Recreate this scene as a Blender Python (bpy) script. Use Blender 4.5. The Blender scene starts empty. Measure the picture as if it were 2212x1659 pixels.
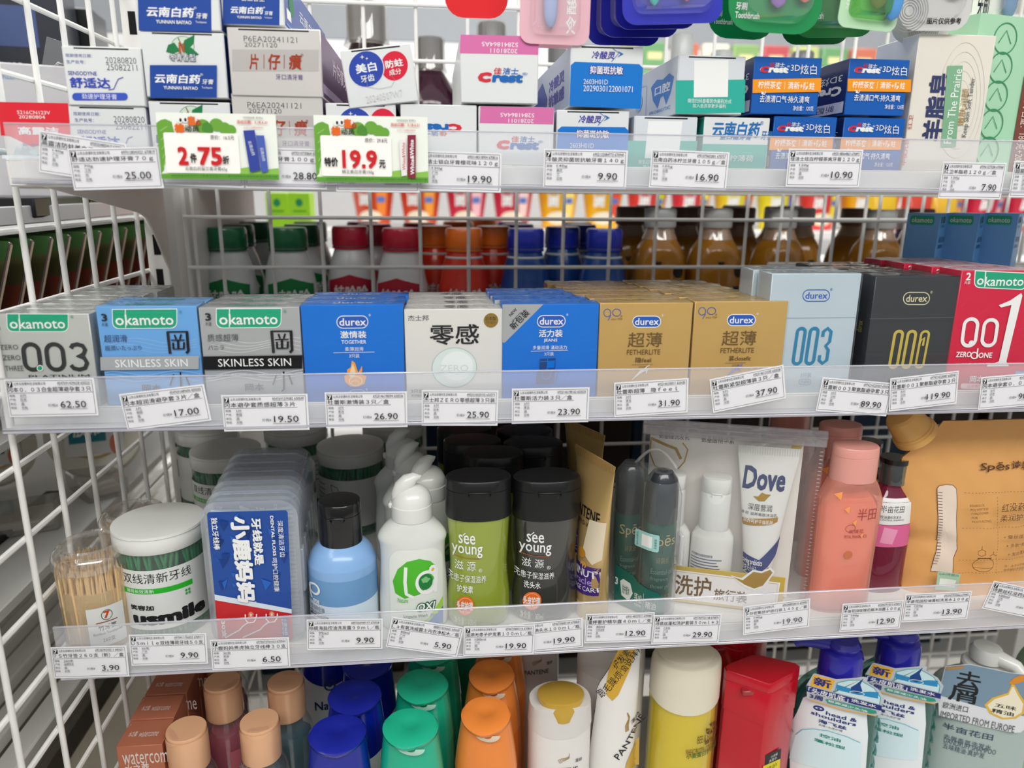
import bpy, math, random
from mathutils import Vector as V, Matrix
random.seed(7)
PI = math.pi
sc = bpy.context.scene
COL = sc.collection

# ---------------------------------------------------------------- camera (solved from the 50 mm wire grid)
FPX = 1608.91
CAM = V((0.26321, -0.79145, 0.03012))
_y, _p, _r = 0.1056991, 0.2561836, -0.0100138
CF = V((math.sin(_y)*math.cos(_p), math.cos(_y)*math.cos(_p), -math.sin(_p)))
_r0 = V((math.cos(_y), -math.sin(_y), 0)); _d0 = CF.cross(_r0)
CR = _r0*math.cos(_r) + _d0*math.sin(_r)
CD = -_r0*math.sin(_r) + _d0*math.cos(_r)
cam = bpy.data.cameras.new('camera'); cam.sensor_width = 36; cam.lens = FPX/2212*36
cam.clip_start = 0.02; cam.clip_end = 50
cam.dof.use_dof = True; cam.dof.focus_distance = 0.56; cam.dof.aperture_fstop = 5.6
co = bpy.data.objects.new('camera', cam); COL.objects.link(co)
m = Matrix((( CR.x, -CD.x, -CF.x, CAM.x), (CR.y, -CD.y, -CF.y, CAM.y), (CR.z, -CD.z, -CF.z, CAM.z), (0, 0, 0, 1)))
co.matrix_world = m
sc.camera = co

# ---------------------------------------------------------------- light
sc.view_settings.view_transform = 'Standard'; sc.view_settings.look = 'None'
sc.view_settings.gamma = 1; sc.view_settings.use_curve_mapping = False
sc.view_settings.exposure = -0.34
w = bpy.data.worlds.new('store_light'); sc.world = w; w.use_nodes = True
bg = w.node_tree.nodes['Background']; bg.inputs[0].default_value = (0.94, 0.97, 1.0, 1); bg.inputs[1].default_value = 0.52
# the store around: bright ceiling, mid-toned far aisles, darker floor
_tc = w.node_tree.nodes.new('ShaderNodeTexCoord'); _sp = w.node_tree.nodes.new('ShaderNodeSeparateXYZ'); _cr = w.node_tree.nodes.new('ShaderNodeValToRGB')
w.node_tree.links.new(_tc.outputs['Generated'], _sp.inputs[0])
_mr = w.node_tree.nodes.new('ShaderNodeMapRange'); _mr.inputs[1].default_value = -1; _mr.inputs[2].default_value = 1
w.node_tree.links.new(_sp.outputs['Z'], _mr.inputs[0]); w.node_tree.links.new(_mr.outputs[0], _cr.inputs[0])
_e = _cr.color_ramp.elements; _e[0].position = .30; _e[0].color = (.17, .17, .17, 1); _e[1].position = .85; _e[1].color = (1, 1, 1, 1)
_m = _e.new(.52); _m.color = (.36, .36, .37, 1)
w.node_tree.links.new(_cr.outputs[0], bg.inputs[0]); bg.inputs[1].default_value = 1.0
def area(name, loc, rot, sx, sy, power, col=(1, 0.98, 0.95)):
    l = bpy.data.lights.new(name, 'AREA'); l.shape = 'RECTANGLE'; l.size = sx; l.size_y = sy; l.energy = power; l.color = col
    o = bpy.data.objects.new(name, l); COL.objects.link(o); o.location = loc; o.rotation_euler = rot; return o
area('ceiling_light_aisle', (0.5, -1.75, 1.30), (math.radians(47), 0, 0), 2.6, 0.5, 43, (1, 0.985, 0.94))
area('ceiling_light_aisle', (-0.9, -0.6, 1.5), (math.radians(10), math.radians(-25), 0), 0.4, 1.6, 12)
area('ceiling_light_far', (0.9, 0.75, 1.5), (math.radians(-4), 0, 0), 2.6, 0.5, 60)
sc.cycles.transparent_max_bounces = 24
sc.cycles.max_bounces = 10
sc.cycles.sample_clamp_indirect = 4

# ---------------------------------------------------------------- helpers
def ray(px, py): return CF + CR*((px-1106)/FPX) + CD*((py-829.5)/FPX)
def at(px, py, Y):
    d = ray(px, py); return CAM + d*((Y-CAM.y)/d.y)
def atz(px, py, Z):
    d = ray(px, py); return CAM + d*((Z-CAM.z)/d.z)
def atx(px, py, X):
    d = ray(px, py); return CAM + d*((X-CAM.x)/d.x)
def span(x0, x1, y, Y):
    a, b = at(x0, y, Y), at(x1, y, Y); return (a.x+b.x)/2, b.x-a.x

def lin(h):
    h = h.lstrip('#'); c = [int(h[i:i+2], 16)/255 for i in (0, 2, 4)]
    return tuple(x/12.92 if x <= .04045 else ((x+.055)/1.055)**2.4 for x in c) + (1,)
_M = {}
def mat(name, col, rough=.4, metal=0, trans=0, coat=0, var=.04, bump=0, bscale=60, sss=0, film=0, vscale=40, ior=1.45, emit=0, alpha=1):
    if name in _M: return _M[name]
    m = bpy.data.materials.new(name); m.use_nodes = True; nt = m.node_tree
    b = nt.nodes['Principled BSDF']; c = lin(col)
    b.inputs['Specular IOR Level'].default_value = .4; b.inputs['Roughness'].default_value = rough; b.inputs['Metallic'].default_value = metal
    b.inputs['Transmission Weight'].default_value = trans; b.inputs['Coat Weight'].default_value = coat
    b.inputs['IOR'].default_value = ior; b.inputs['Coat Roughness'].default_value = .12
    if alpha < 1: b.inputs['Alpha'].default_value = alpha
    if sss:
        b.inputs['Subsurface Weight'].default_value = sss; b.inputs['Subsurface Scale'].default_value = .004
    if film: b.inputs['Thin Film Thickness'].default_value = film
    if emit:
        b.inputs['Emission Color'].default_value = c; b.inputs['Emission Strength'].default_value = emit
    tc = nt.nodes.new('ShaderNodeTexCoord')
    n = nt.nodes.new('ShaderNodeTexNoise'); n.inputs['Scale'].default_value = vscale; n.inputs['Detail'].default_value = 3
    nt.links.new(tc.outputs['Object'], n.inputs['Vector'])
    mx = nt.nodes.new('ShaderNodeMix'); mx.data_type = 'RGBA'
    mx.inputs[6].default_value = tuple(x*(1-var) for x in c[:3]) + (1,)
    mx.inputs[7].default_value = tuple(min(1, x*(1+var)) for x in c[:3]) + (1,)
    nt.links.new(n.outputs['Fac'], mx.inputs[0]); nt.links.new(mx.outputs[2], b.inputs['Base Color'])
    if bump:
        n2 = nt.nodes.new('ShaderNodeTexNoise'); n2.inputs['Scale'].default_value = bscale; n2.inputs['Detail'].default_value = 4
        nt.links.new(tc.outputs['Object'], n2.inputs['Vector'])
        bp = nt.nodes.new('ShaderNodeBump'); bp.inputs['Strength'].default_value = bump; bp.inputs['Distance'].default_value = .002
        nt.links.new(n2.outputs['Fac'], bp.inputs['Height']); nt.links.new(bp.outputs[0], b.inputs['Normal'])
    _M[name] = m; return m
def clear(name, tint='#ffffff', haze=.1, gloss=.08, rough=.05, hazecol='#ffffff', bump=0, bscale=80):
    """thin clear plastic: transparent + a little milky diffuse + gloss"""
    if name in _M: return _M[name]
    m = bpy.data.materials.new(name); m.use_nodes = True; nt = m.node_tree; nt.nodes.clear()
    out = nt.nodes.new('ShaderNodeOutputMaterial')
    t = nt.nodes.new('ShaderNodeBsdfTransparent'); t.inputs[0].default_value = lin(tint)
    d = nt.nodes.new('ShaderNodeBsdfDiffuse'); d.inputs[0].default_value = lin(hazecol)
    g = nt.nodes.new('ShaderNodeBsdfGlossy'); g.inputs['Roughness'].default_value = rough
    lw = nt.nodes.new('ShaderNodeLayerWeight'); lw.inputs[0].default_value = .5
    mp = nt.nodes.new('ShaderNodeMapRange'); mp.inputs[3].default_value = gloss; mp.inputs[4].default_value = min(1, gloss+.55)
    pw = nt.nodes.new('ShaderNodeMath'); pw.operation = 'POWER'; pw.inputs[1].default_value = 3
    nt.links.new(lw.outputs['Facing'], pw.inputs[0]); nt.links.new(pw.outputs[0], mp.inputs[0])
    a = nt.nodes.new('ShaderNodeMixShader'); a.inputs[0].default_value = haze
    b = nt.nodes.new('ShaderNodeMixShader')
    nt.links.new(t.outputs[0], a.inputs[1]); nt.links.new(d.outputs[0], a.inputs[2])
    nt.links.new(mp.outputs[0], b.inputs[0]); nt.links.new(a.outputs[0], b.inputs[1]); nt.links.new(g.outputs[0], b.inputs[2])
    nt.links.new(b.outputs[0], out.inputs[0])
    if bump:
        tc = nt.nodes.new('ShaderNodeTexCoord'); n = nt.nodes.new('ShaderNodeTexNoise'); n.inputs['Scale'].default_value = bscale
        n.inputs['Detail'].default_value = 3; n.inputs['Distortion'].default_value = 1.2
        bp = nt.nodes.new('ShaderNodeBump'); bp.inputs['Strength'].default_value = bump; bp.inputs['Distance'].default_value = .003
        nt.links.new(tc.outputs['Object'], n.inputs['Vector']); nt.links.new(n.outputs['Fac'], bp.inputs['Height'])
        nt.links.new(bp.outputs[0], g.inputs['Normal']); nt.links.new(bp.outputs[0], lw.inputs['Normal'])
    _M[name] = m; return m
def ink(h, rough=.4, metal=0): return mat('ink_'+h.strip('#')+('_foil' if metal else ''), h, rough, metal, var=.02)

_T = {}
def glyphs(s, bold):
    k = (s, bold)
    if k not in _T:
        c = bpy.data.curves.new('t', 'FONT'); c.body = s; c.resolution_u = 2; c.offset = bold
        o = bpy.data.objects.new('t', c); me = bpy.data.meshes.new_from_object(o)
        vs = [(v.co.x, v.co.y) for v in me.vertices]; fs = [tuple(p.vertices) for p in me.polygons]
        bpy.data.objects.remove(o); bpy.data.curves.remove(c); bpy.data.meshes.remove(me)
        xs = [v[0] for v in vs]; ys = [v[1] for v in vs]
        _T[k] = (vs, fs, min(xs), max(xs), min(ys), max(ys))
    return _T[k]

class MB:
    def __init__(s): s.v = []; s.f = []; s.mi = []; s.mats = []
    def idx(s, m):
        if m not in s.mats: s.mats.append(m)
        return s.mats.index(m)
    def poly(s, pts, m):
        n = len(s.v); s.v += [tuple(p) for p in pts]; s.f.append(tuple(range(n, n+len(pts)))); s.mi.append(s.idx(m))
    def faces(s, vs, fs, m):
        n = len(s.v); s.v += [tuple(p) for p in vs]; k = s.idx(m)
        for f in fs: s.f.append(tuple(i+n for i in f)); s.mi.append(k)
    def box(s, x0, x1, y0, y1, z0, z1, m, ch=.0004, front=None, top=None, side=None):
        c = min(ch, (x1-x0)/3, (y1-y0)/3, (z1-z0)/3)
        X = (x0, x1); Y = (y0, y1); Z = (z0, z1); sg = (1, -1); n = len(s.v); id = {}
        for i in (0, 1):
            for j in (0, 1):
                for k in (0, 1):
                    for a in range(3):
                        p = [X[i]+sg[i]*c, Y[j]+sg[j]*c, Z[k]+sg[k]*c]; p[a] = (X[i], Y[j], Z[k])[a]
                        id[i, j, k, a] = len(s.v); s.v.append(tuple(p))
        def q(vs, mm, flip):
            s.f.append(tuple(vs[::-1] if flip else vs)); s.mi.append(s.idx(mm))
        for i in (0, 1):
            q([id[i, 0, 0, 0], id[i, 1, 0, 0], id[i, 1, 1, 0], id[i, 0, 1, 0]], side or m, i == 0)
            q([id[0, i, 0, 1], id[1, i, 0, 1], id[1, i, 1, 1], id[0, i, 1, 1]], (front or m) if i == 0 else m, i == 1)
            q([id[0, 0, i, 2], id[1, 0, i, 2], id[1, 1, i, 2], id[0, 1, i, 2]], (top or m) if i else m, i == 0)
        for i in (0, 1):
            for j in (0, 1):
                q([id[i, j, 0, 0], id[i, j, 1, 0], id[i, j, 1, 1], id[i, j, 0, 1]], m, i != j)
                q([id[i, 0, j, 0], id[i, 1, j, 0], id[i, 1, j, 2], id[i, 0, j, 2]], m, i == j)
                q([id[0, i, j, 1], id[1, i, j, 1], id[1, i, j, 2], id[0, i, j, 2]], m, i != j)
        for i in (0, 1):
            for j in (0, 1):
                for k in (0, 1): q([id[i, j, k, 0], id[i, j, k, 1], id[i, j, k, 2]], m, (i+j+k) % 2 == 1)
        return s
    def rings(s, rows, m, close=True, cap0=False, cap1=False, mats=None):
        n = len(s.v); L = len(rows[0])
        for r in rows: s.v += [tuple(p) for p in r]
        for i in range(len(rows)-1):
            k = s.idx(mats[i] if mats else m)
            for j in range(L if close else L-1):
                a, b = n+i*L+j, n+i*L+(j+1) % L
                s.f.append((a, b, b+L, a+L)); s.mi.append(k)
        if cap0: s.f.append(tuple(n+j for j in range(L))[::-1]); s.mi.append(s.idx(mats[0] if mats else m))
        if cap1: s.f.append(tuple(n+(len(rows)-1)*L+j for j in range(L))); s.mi.append(s.idx(mats[-1] if mats else m))
        return s
    def lathe(s, prof, m, seg=36, c=(0, 0), n=2.0, cap0=True, cap1=True):
        """prof: (r,z) or (rx,ry,z[,cx,cy]); superellipse exponent n"""
        rows = []
        for p in prof:
            if len(p) == 2: rx = ry = p[0]; z = p[1]; ox = oy = 0
            else: rx, ry, z = p[:3]; ox, oy = (p[3], p[4]) if len(p) > 3 else (0, 0)
            row = []
            for j in range(seg):
                t = 2*PI*j/seg; ct, st = math.cos(t), math.sin(t)
                row.append((c[0]+ox+rx*math.copysign(abs(ct)**(2/n), ct), c[1]+oy+ry*math.copysign(abs(st)**(2/n), st), z))
            rows.append(row)
        return s.rings(rows, m, True, cap0, cap1)
    def prism(s, pts, fn, a, b, m, mside=None):
        """pts 2D outline, fn(x,y,h)->3D; solid between h=a and h=b"""
        n = len(s.v); L = len(pts)
        s.v += [tuple(fn(x, y, a)) for x, y in pts] + [tuple(fn(x, y, b)) for x, y in pts]
        k = s.idx(m); k2 = s.idx(mside or m)
        s.f.append(tuple(range(n, n+L))[::-1]); s.mi.append(k)
        s.f.append(tuple(range(n+L, n+2*L))); s.mi.append(k)
        for j in range(L):
            q = (j+1) % L; s.f.append((n+j, n+q, n+L+q, n+L+j)); s.mi.append(k2)
        return s
    def tube(s, pts, r, m, seg=8, caps=True):
        pts = [V(p) for p in pts]; rows = []; up = None
        for i, p in enumerate(pts):
            d = (pts[min(i+1, len(pts)-1)]-pts[max(i-1, 0)]).normalized()
            if up is None: up = V((0, 0, 1)) if abs(d.z) < .9 else V((1, 0, 0))
            a = d.cross(up).normalized(); up = a.cross(d); rr = r[i] if isinstance(r, (list, tuple)) else r
            rows.append([p+a*rr*math.cos(2*PI*j/seg)+up*rr*math.sin(2*PI*j/seg) for j in range(seg)])
        return s.rings(rows, m, True, caps, caps)
    def build(s, name, parent=None, loc=(0, 0, 0), rot=(0, 0, 0), smooth=38):
        me = bpy.data.meshes.new(name); me.from_pydata(s.v, [], s.f)
        for mm in s.mats: me.materials.append(mm)
        me.polygons.foreach_set('material_index', s.mi)
        me.polygons.foreach_set('use_smooth', [True]*len(s.f))
        me.update(); me.set_sharp_from_angle(angle=math.radians(smooth))
        o = bpy.data.objects.new(name, me); COL.objects.link(o); o.parent = parent; o.location = loc; o.rotation_euler = rot
        return o

def rrect(x0, y0, x1, y1, r, n=5):
    p = []
    for cx, cy, a in ((x1-r, y1-r, 0), (x0+r, y1-r, 90), (x0+r, y0+r, 180), (x1-r, y0+r, 270)):
        for i in range(n+1):
            t = math.radians(a+90*i/n); p.append((cx+r*math.cos(t), cy+r*math.sin(t)))
    return p

class Dec:
    """printing laid on a surface; coordinates are those of a picture frame TL, TR, BL spanning the surface"""
    def __init__(s, mb, fn, W, H, TL, TR, BL, curved=False, h0=.00008):
        s.mb, s.fn, s.W, s.H = mb, fn, W, H; s.TL = V(TL); s.a = V(TR)-s.TL; s.b = V(BL)-s.TL; s.h = h0; s.cv = curved
        s.det = s.a.x*s.b.y-s.a.y*s.b.x
        s.sx = W/s.a.length; s.sy = H/s.b.length
    def uv(s, x, y):
        d = V((x, y))-s.TL; u = (d.x*s.b.y-d.y*s.b.x)/s.det; v = (s.a.x*d.y-s.a.y*d.x)/s.det
        return (u*s.W, (1-v)*s.H)
    def up(s): s.h += .00004; return s.h
    def t(s, txt, x0, y0, x1, y1, m, rot=0, bold=0, sh=0, same=False):
        heavy = bold > .012; vs, fs, a, b, c, d = glyphs(txt, 0 if heavy else bold)
        if heavy:   # thicken by overlaying shifted copies, which keeps dense characters open
            k = bold*.75; n = len(vs); V0, F0 = vs, fs; vs, fs = [], []
            for i, (ox, oy) in enumerate(((k, k), (-k, k), (k, -k), (-k, -k), (0, 0)) if bold < .05 else ((k, k), (-k, k), (k, -k), (-k, -k), (k*1.3, 0), (-k*1.3, 0), (0, k*1.3), (0, -k*1.3))):
                vs += [(x+ox, y+oy) for x, y in V0]; fs += [tuple(q+i*n for q in f) for f in F0]
            a -= k; b += k; c -= k; d += k
        if sh:
            vs = [(x+sh*y, y) for x, y in vs]; a = min(v[0] for v in vs); b = max(v[0] for v in vs)
        u, v = s.uv((x0+x1)/2, (y0+y1)/2); w, h = (x1-x0)*s.sx, (y1-y0)*s.sy
        if rot in (90, -90): w, h = (y1-y0)*s.sy, (x1-x0)*s.sx
        if rot and rot % 90 and abs(rot) > 5:   # the box given bounds the slanted line of text
            A = (b-a)/max(1e-6, d-c); cc, ss = abs(math.cos(math.radians(rot))), abs(math.sin(math.radians(rot))); h = min(w/(A*cc+ss), h/(A*ss+cc)); w = A*h
        kx, ky = w/max(1e-6, b-a), h/max(1e-6, d-c); r = math.radians(rot); cr, sr = math.cos(r), math.sin(r)
        hh = s.up(); out = []; nc = len(vs)//len(V0) if heavy else 1; per = len(vs)//nc
        if nc > 1: s.h += 7e-6*nc
        for q_, (x, y) in enumerate(vs):
            X, Y = (x-(a+b)/2)*kx, (y-(c+d)/2)*ky
            out.append(s.fn(u+X*cr-Y*sr, v+X*sr+Y*cr, hh+7e-6*(q_//per)))
        s.mb.faces(out, fs, m); return s
    def ts(s, txt, x0, y0, x1, y1, m, bold=0):
        """text whose picture box bounds a line slanted by the frame"""
        H = y1-y0; k = s.a.y/s.a.x; h = max(.34*H, H-abs(k)*(x1-x0)); c = (y0+y1)/2
        return s.t(txt, x0, c-h/2, x1, c+h/2, m, bold=bold)
    def _fill(s, uvs, m):
        h = s.up()
        if not s.cv: s.mb.poly([s.fn(u, v, h) for u, v in uvs], m); return s
        # subdivide the edge, fan in rings towards the centroid
        pts = []
        for i, p in enumerate(uvs):
            q = uvs[(i+1) % len(uvs)]; k = max(1, int(math.hypot(q[0]-p[0], q[1]-p[1])/.003))
            for j in range(k): pts.append((p[0]+(q[0]-p[0])*j/k, p[1]+(q[1]-p[1])*j/k))
        cx = sum(p[0] for p in pts)/len(pts); cy = sum(p[1] for p in pts)/len(pts)
        K = 6; rows = [[s.fn(cx+(p[0]-cx)*t, cy+(p[1]-cy)*t, h) for p in pts] for t in [1-i/K*.999 for i in range(K+1)]]
        s.mb.rings(rows, m, True, False, False); return s
    def poly(s, pts, m): return s._fill([s.uv(*p) for p in pts][::-1], m)
    def rect(s, x0, y0, x1, y1, m, r=0):
        if s.cv and not r:
            h = s.up(); nx = 14; ny = 6
            s.mb.rings([[s.fn(*s.uv(x0+(x1-x0)*i/nx, y1+(y0-y1)*j/ny), h) for i in range(nx+1)] for j in range(ny+1)], m, False); return s
        return s.poly(rrect(x0, y0, x1, y1, r) if r else [(x0, y0), (x1, y0), (x1, y1), (x0, y1)][::-1], m)
    def ell(s, cx, cy, rx, ry, m, n=28): return s.poly([(cx+rx*math.cos(2*PI*i/n), cy+ry*math.sin(2*PI*i/n)) for i in range(n)], m)
    def line(s, pts, w, m, close=False):
        h = s.up(); P = [s.uv(*p) for p in pts]
        if s.cv:
            Q = []
            for i in range(len(P)-1):
                k = max(1, int(math.hypot(P[i+1][0]-P[i][0], P[i+1][1]-P[i][1])/.002))
                for j in range(k): Q.append((P[i][0]+(P[i+1][0]-P[i][0])*j/k, P[i][1]+(P[i+1][1]-P[i][1])*j/k))
            P = Q+[P[-1]]
        w = w*s.sx/2; A = []; B = []; n = len(P)
        for i, p in enumerate(P):
            a = P[(i-1) % n] if (close or i) else p; b = P[(i+1) % n] if (close or i < n-1) else p
            dx, dy = b[0]-a[0], b[1]-a[1]; L = math.hypot(dx, dy) or 1; nx, ny = -dy/L*w, dx/L*w
            A.append(s.fn(p[0]-nx, p[1]-ny, h)); B.append(s.fn(p[0]+nx, p[1]+ny, h))
        if close: A.append(A[0]); B.append(B[0])
        s.mb.rings([A, B], m, False); return s
    def ring(s, cx, cy, rx, ry, w, m, n=32): return s.line([(cx+rx*math.cos(2*PI*i/n), cy+ry*math.sin(2*PI*i/n)) for i in range(n)], w, m, True)
    def rring(s, x0, y0, x1, y1, r, w, m): return s.line(rrect(x0, y0, x1, y1, r), w, m, True)

def empty(name, loc=(0, 0, 0), rot=(0, 0, 0)):
    o = bpy.data.objects.new(name, None); o.empty_display_size = .02; COL.objects.link(o); o.location = loc; o.rotation_euler = rot; return o
def tag(o, label, cat, group=None):
    o['label'] = label; o['category'] = cat
    if group: o['group'] = group
    return o
def struct(o): o['kind'] = 'structure'; return o
def dup(root, loc, rot=None, label=None, group=None):
    def cp(o, par):
        c = o.copy(); COL.objects.link(c); c.parent = par
        for ch in list(o.children): cp(ch, c)
        return c
    r = cp(root, None); r.location = loc
    if rot is not None: r.rotation_euler = rot
    if label: r['label'] = label
    if group: r['group'] = group
    return r

CROPS = {'A': (0, 0, 2.989), 'B': (700, 0, 2.989), 'C': (1400, 0, 2.724), 'D': (0, 400, 2.989), 'E': (700, 400, 2.989), 'F': (1400, 400, 2.724),
         'G': (0, 900, 2.989), 'H': (640, 900, 3.0157), 'I': (1200, 900, 3.19), 'J': (1700, 880, 3.19), 'K': (0, 1350, 2.989), 'L': (640, 1350, 2.765), 'N': (1400, 1350, 2.724), 'P': (0, 0, 1)}
def full(crop, p): ox, oy, s = CROPS[crop]; return (ox+p[0]/s, oy+p[1]/s)

def fn_front(w): return lambda u, v, h: (u-w/2, -h, v)
def fn_left(w, d): return lambda u, v, h: (-w/2-h, d-u, v)       # u runs from the back to the front
def fn_right(w, d): return lambda u, v, h: (w/2+h, u, v)
def fn_top(w, H): return lambda u, v, h: (u-w/2, v, H+h)
# ---------------------------------------------------------------- common materials
WHITE_METAL = mat('white_powder_coated_steel', '#e9e8e3', .42, 0, var=.03, bump=.05, bscale=400)
WIRE = mat('white_coated_wire', '#efeeea', .35, coat=.3)
BEIGE_METAL = mat('cream_painted_steel', '#e6dcd4', .45)
DARK = mat('slot_dark', '#0a0a0b', .8)
ACRYL = clear('clear_acrylic', haze=.20, gloss=.05, rough=.08, hazecol='#eef0f6')
ACRYL_EDGE = clear('acrylic_edge', haze=.5, gloss=.25, rough=.1, hazecol='#e4e4f2')
GREY_RAIL = mat('grey_plastic_rail', '#c3c3c8', .3, coat=.3)
PAPER = mat('tag_paper', '#e4e4e8', .6, bump=.04, bscale=300)
BLACK = ink('#1c1c20'); GREYINK = ink('#54555c')
WHITE = ink('#eff0ef')

FRY = {'top': -.285, 'mid': -.305, 'low': -.305}; RLY = {'top': -.300, 'mid': -.320, 'low': -.320}
DECK = {'top': .045, 'mid': -.1085, 'low': -.2895, 'base': -.56}
RAIL = {k: at(p[0], p[1], RLY[k]).z for k, p in (('top', (1106, 408)), ('mid', (740, 922)), ('low', (1340, 1404)))}
FENCE = {k: at(p[0], p[1], RLY[k]).z-RAIL[k] for k, p in (('top', (1106, 287)), ('mid', (1000, 805)), ('low', (1340, 1300)))}
LEFT = {'top': .0125, 'mid': -.0055, 'low': .0045}
XR = 1.18
# back wire panel (this bay) and the next one behind it
def wire_panel(name, x0, y, cols, rows, z0, r=.0019, span_x=None):
    mb = MB(); a = z0-rows*.05; X1 = x0+(cols-1)*.05
    for i in range(cols): mb.tube([(x0+i*.05, y, a-.012), (x0+i*.05, y, z0+.012)], r, WIRE, 8)
    for j in range(rows+1): mb.tube([(x0-.012, y-r*1.7, z0-j*.05), (X1+.012, y-r*1.7, z0-j*.05)], r, WIRE, 8)
    return mb
wp = wire_panel('back', .05, 0, 24, 18, .30); 
wp.tube([(.0165, 0, -.62), (.0165, 0, .312)], .0022, WIRE); wp.tube([(.0235, .004, -.62), (.0235, .004, .312)], .0018, WIRE)
for j in range(19): wp.tube([(.0165, -.0032, .30-j*.05), (.05, -.0032, .30-j*.05)], .0019, WIRE)
o = wp.build('wire_back_panel'); tag(o, 'white wire grid panel standing behind the three shelves', 'wire panel')
mb = wire_panel('b2', .655, .035, 12, 18, .30)
o = mb.build('wire_back_panel'); tag(o, 'second white wire grid behind the first at the right end', 'wire panel')
# side wire panel on the left
mb = MB(); XS = -.0087; Z0 = .30
for k in range(-2, 6): mb.tube([(XS, -.3056+k*.05, -.68), (XS, -.3056+k*.05, .31)], .0021, WIRE, 10)
for j in range(20): mb.tube([(XS-.0035, -.42, .30-j*.05), (XS-.0035, -.03, .30-j*.05)], .0021, WIRE, 8)
o = mb.build('wire_side_panel'); tag(o, 'white wire grid panel closing the left end of the shelves', 'wire panel')

# slotted upright
mb = MB(); mb.box(-.010, .009, -.036, -.006, -.66, .33, WHITE_METAL, .001)
ux = mb
slot = MB()
for j in range(30):
    z = .30-j*.0325
    slot.box(-.0035, .0028, -.0364, -.0359, z-.0095, z+.0095, DARK, .0001)
up = empty('slotted_upright', (0, 0, -.66)); tag(up, 'white slotted steel upright at the back left corner', 'upright')
mb.build('post', up, (0, 0, .66)); slot.build('slots', up, (0, 0, .66))
o = MB().box(.985, 1.005, -.036, -.006, -.66, .33, WHITE_METAL, .001).build('slotted_upright'); tag(o, 'white slotted steel upright at the far right', 'upright')
# wide pale panel post behind the upright (other side of the gondola)
struct(MB().box(.0, .018, .006, .30, -.9, .5, mat('pale_partition', '#d9d6d2', .5)).build('wall_partition'))

for nm, zd in DECK.items():
    if nm == 'base': continue
    zr = RAIL[nm]; FRONT = FRY[nm]; RY = RLY[nm]; YO = FRONT+.285
    R = empty('shelf', (0, 0, zd)); word = {'top': 'upper', 'mid': 'middle', 'low': 'lower'}[nm]
    tag(R, 'white steel %s shelf holding %s' % (word, {'top': 'the toothpaste cartons', 'mid': 'the small square cartons', 'low': 'the travel size bottles'}[nm]), 'shelf', 'shelf boards')
    mb = MB(); mb.box(.003, XR, FRONT, -.038, -.0012, 0, WHITE_METAL, .0005)
    mb.build('deck', R)
    mb = MB(); mb.box(.003, XR, FRONT, FRONT+.0012, -.016, -.0012, WHITE_METAL, .0004); mb.box(.003, XR, FRONT+.0014, -.038, -.0165, -.0153, WHITE_METAL, .0003); mb.build('front_lip', R)
    # bracket plate on the left end
    p0 = [(-.262, -.002), (-.262, -.016), (-.10, -.038), (-.085, -.043), (-.075, -.052), (-.045, -.088), (-.037, -.094), (-.037, -.002)]
    b = MB().prism(p0, lambda y, z, h: (h, y, z), .0095, .0112, BEIGE_METAL)
    d = Dec(b, lambda u, v, h: (.0095-h, -.037-u, v-.1), .05, .1, (0, 0), (50, 0), (0, 100))
    b.build('bracket', R)
    # plastic price rail
    T = empty('price_rail', (0, 0, zr)); tag(T, 'clear plastic ticket rail along the front of the %s shelf' % word, 'ticket rail', 'ticket rails')
    L = LEFT[nm]
    mb = MB(); hz = FENCE[nm]
    mb.box(L, XR, RY, RY+.0012, .0035, hz, ACRYL, .0002); mb.build('clear_fence', T)
    e = MB(); e.box(L, XR, RY-.0002, RY+.0016, hz, hz+.0009, ACRYL_EDGE, .0003); e.box(L, XR, RY-.0006, RY+.003, 0, .0022, ACRYL_EDGE, .0004)
    e.box(L, XR, RY-.0003, RY+.0018, .0026, .0034, GREY_RAIL, .0002); e.build('edge_strip', T)
    g = MB(); g.box(L, XR, RY+.003, FRONT-.0003, .0002, .0016, GREY_RAIL, .0003); g.box(L, XR, FRONT-.0012, FRONT-.0003, .0016, zd-zr-.001, mat('white_plastic_back', '#edece9', .4), .0003); g.build('rail_back', T)
# base deck
o = MB().box(.0, XR, -.33, -.038, -.575, -.56, WHITE_METAL, .001).build('base_shelf'); tag(o, 'white steel base shelf under the large shampoo bottles', 'shelf')

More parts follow.
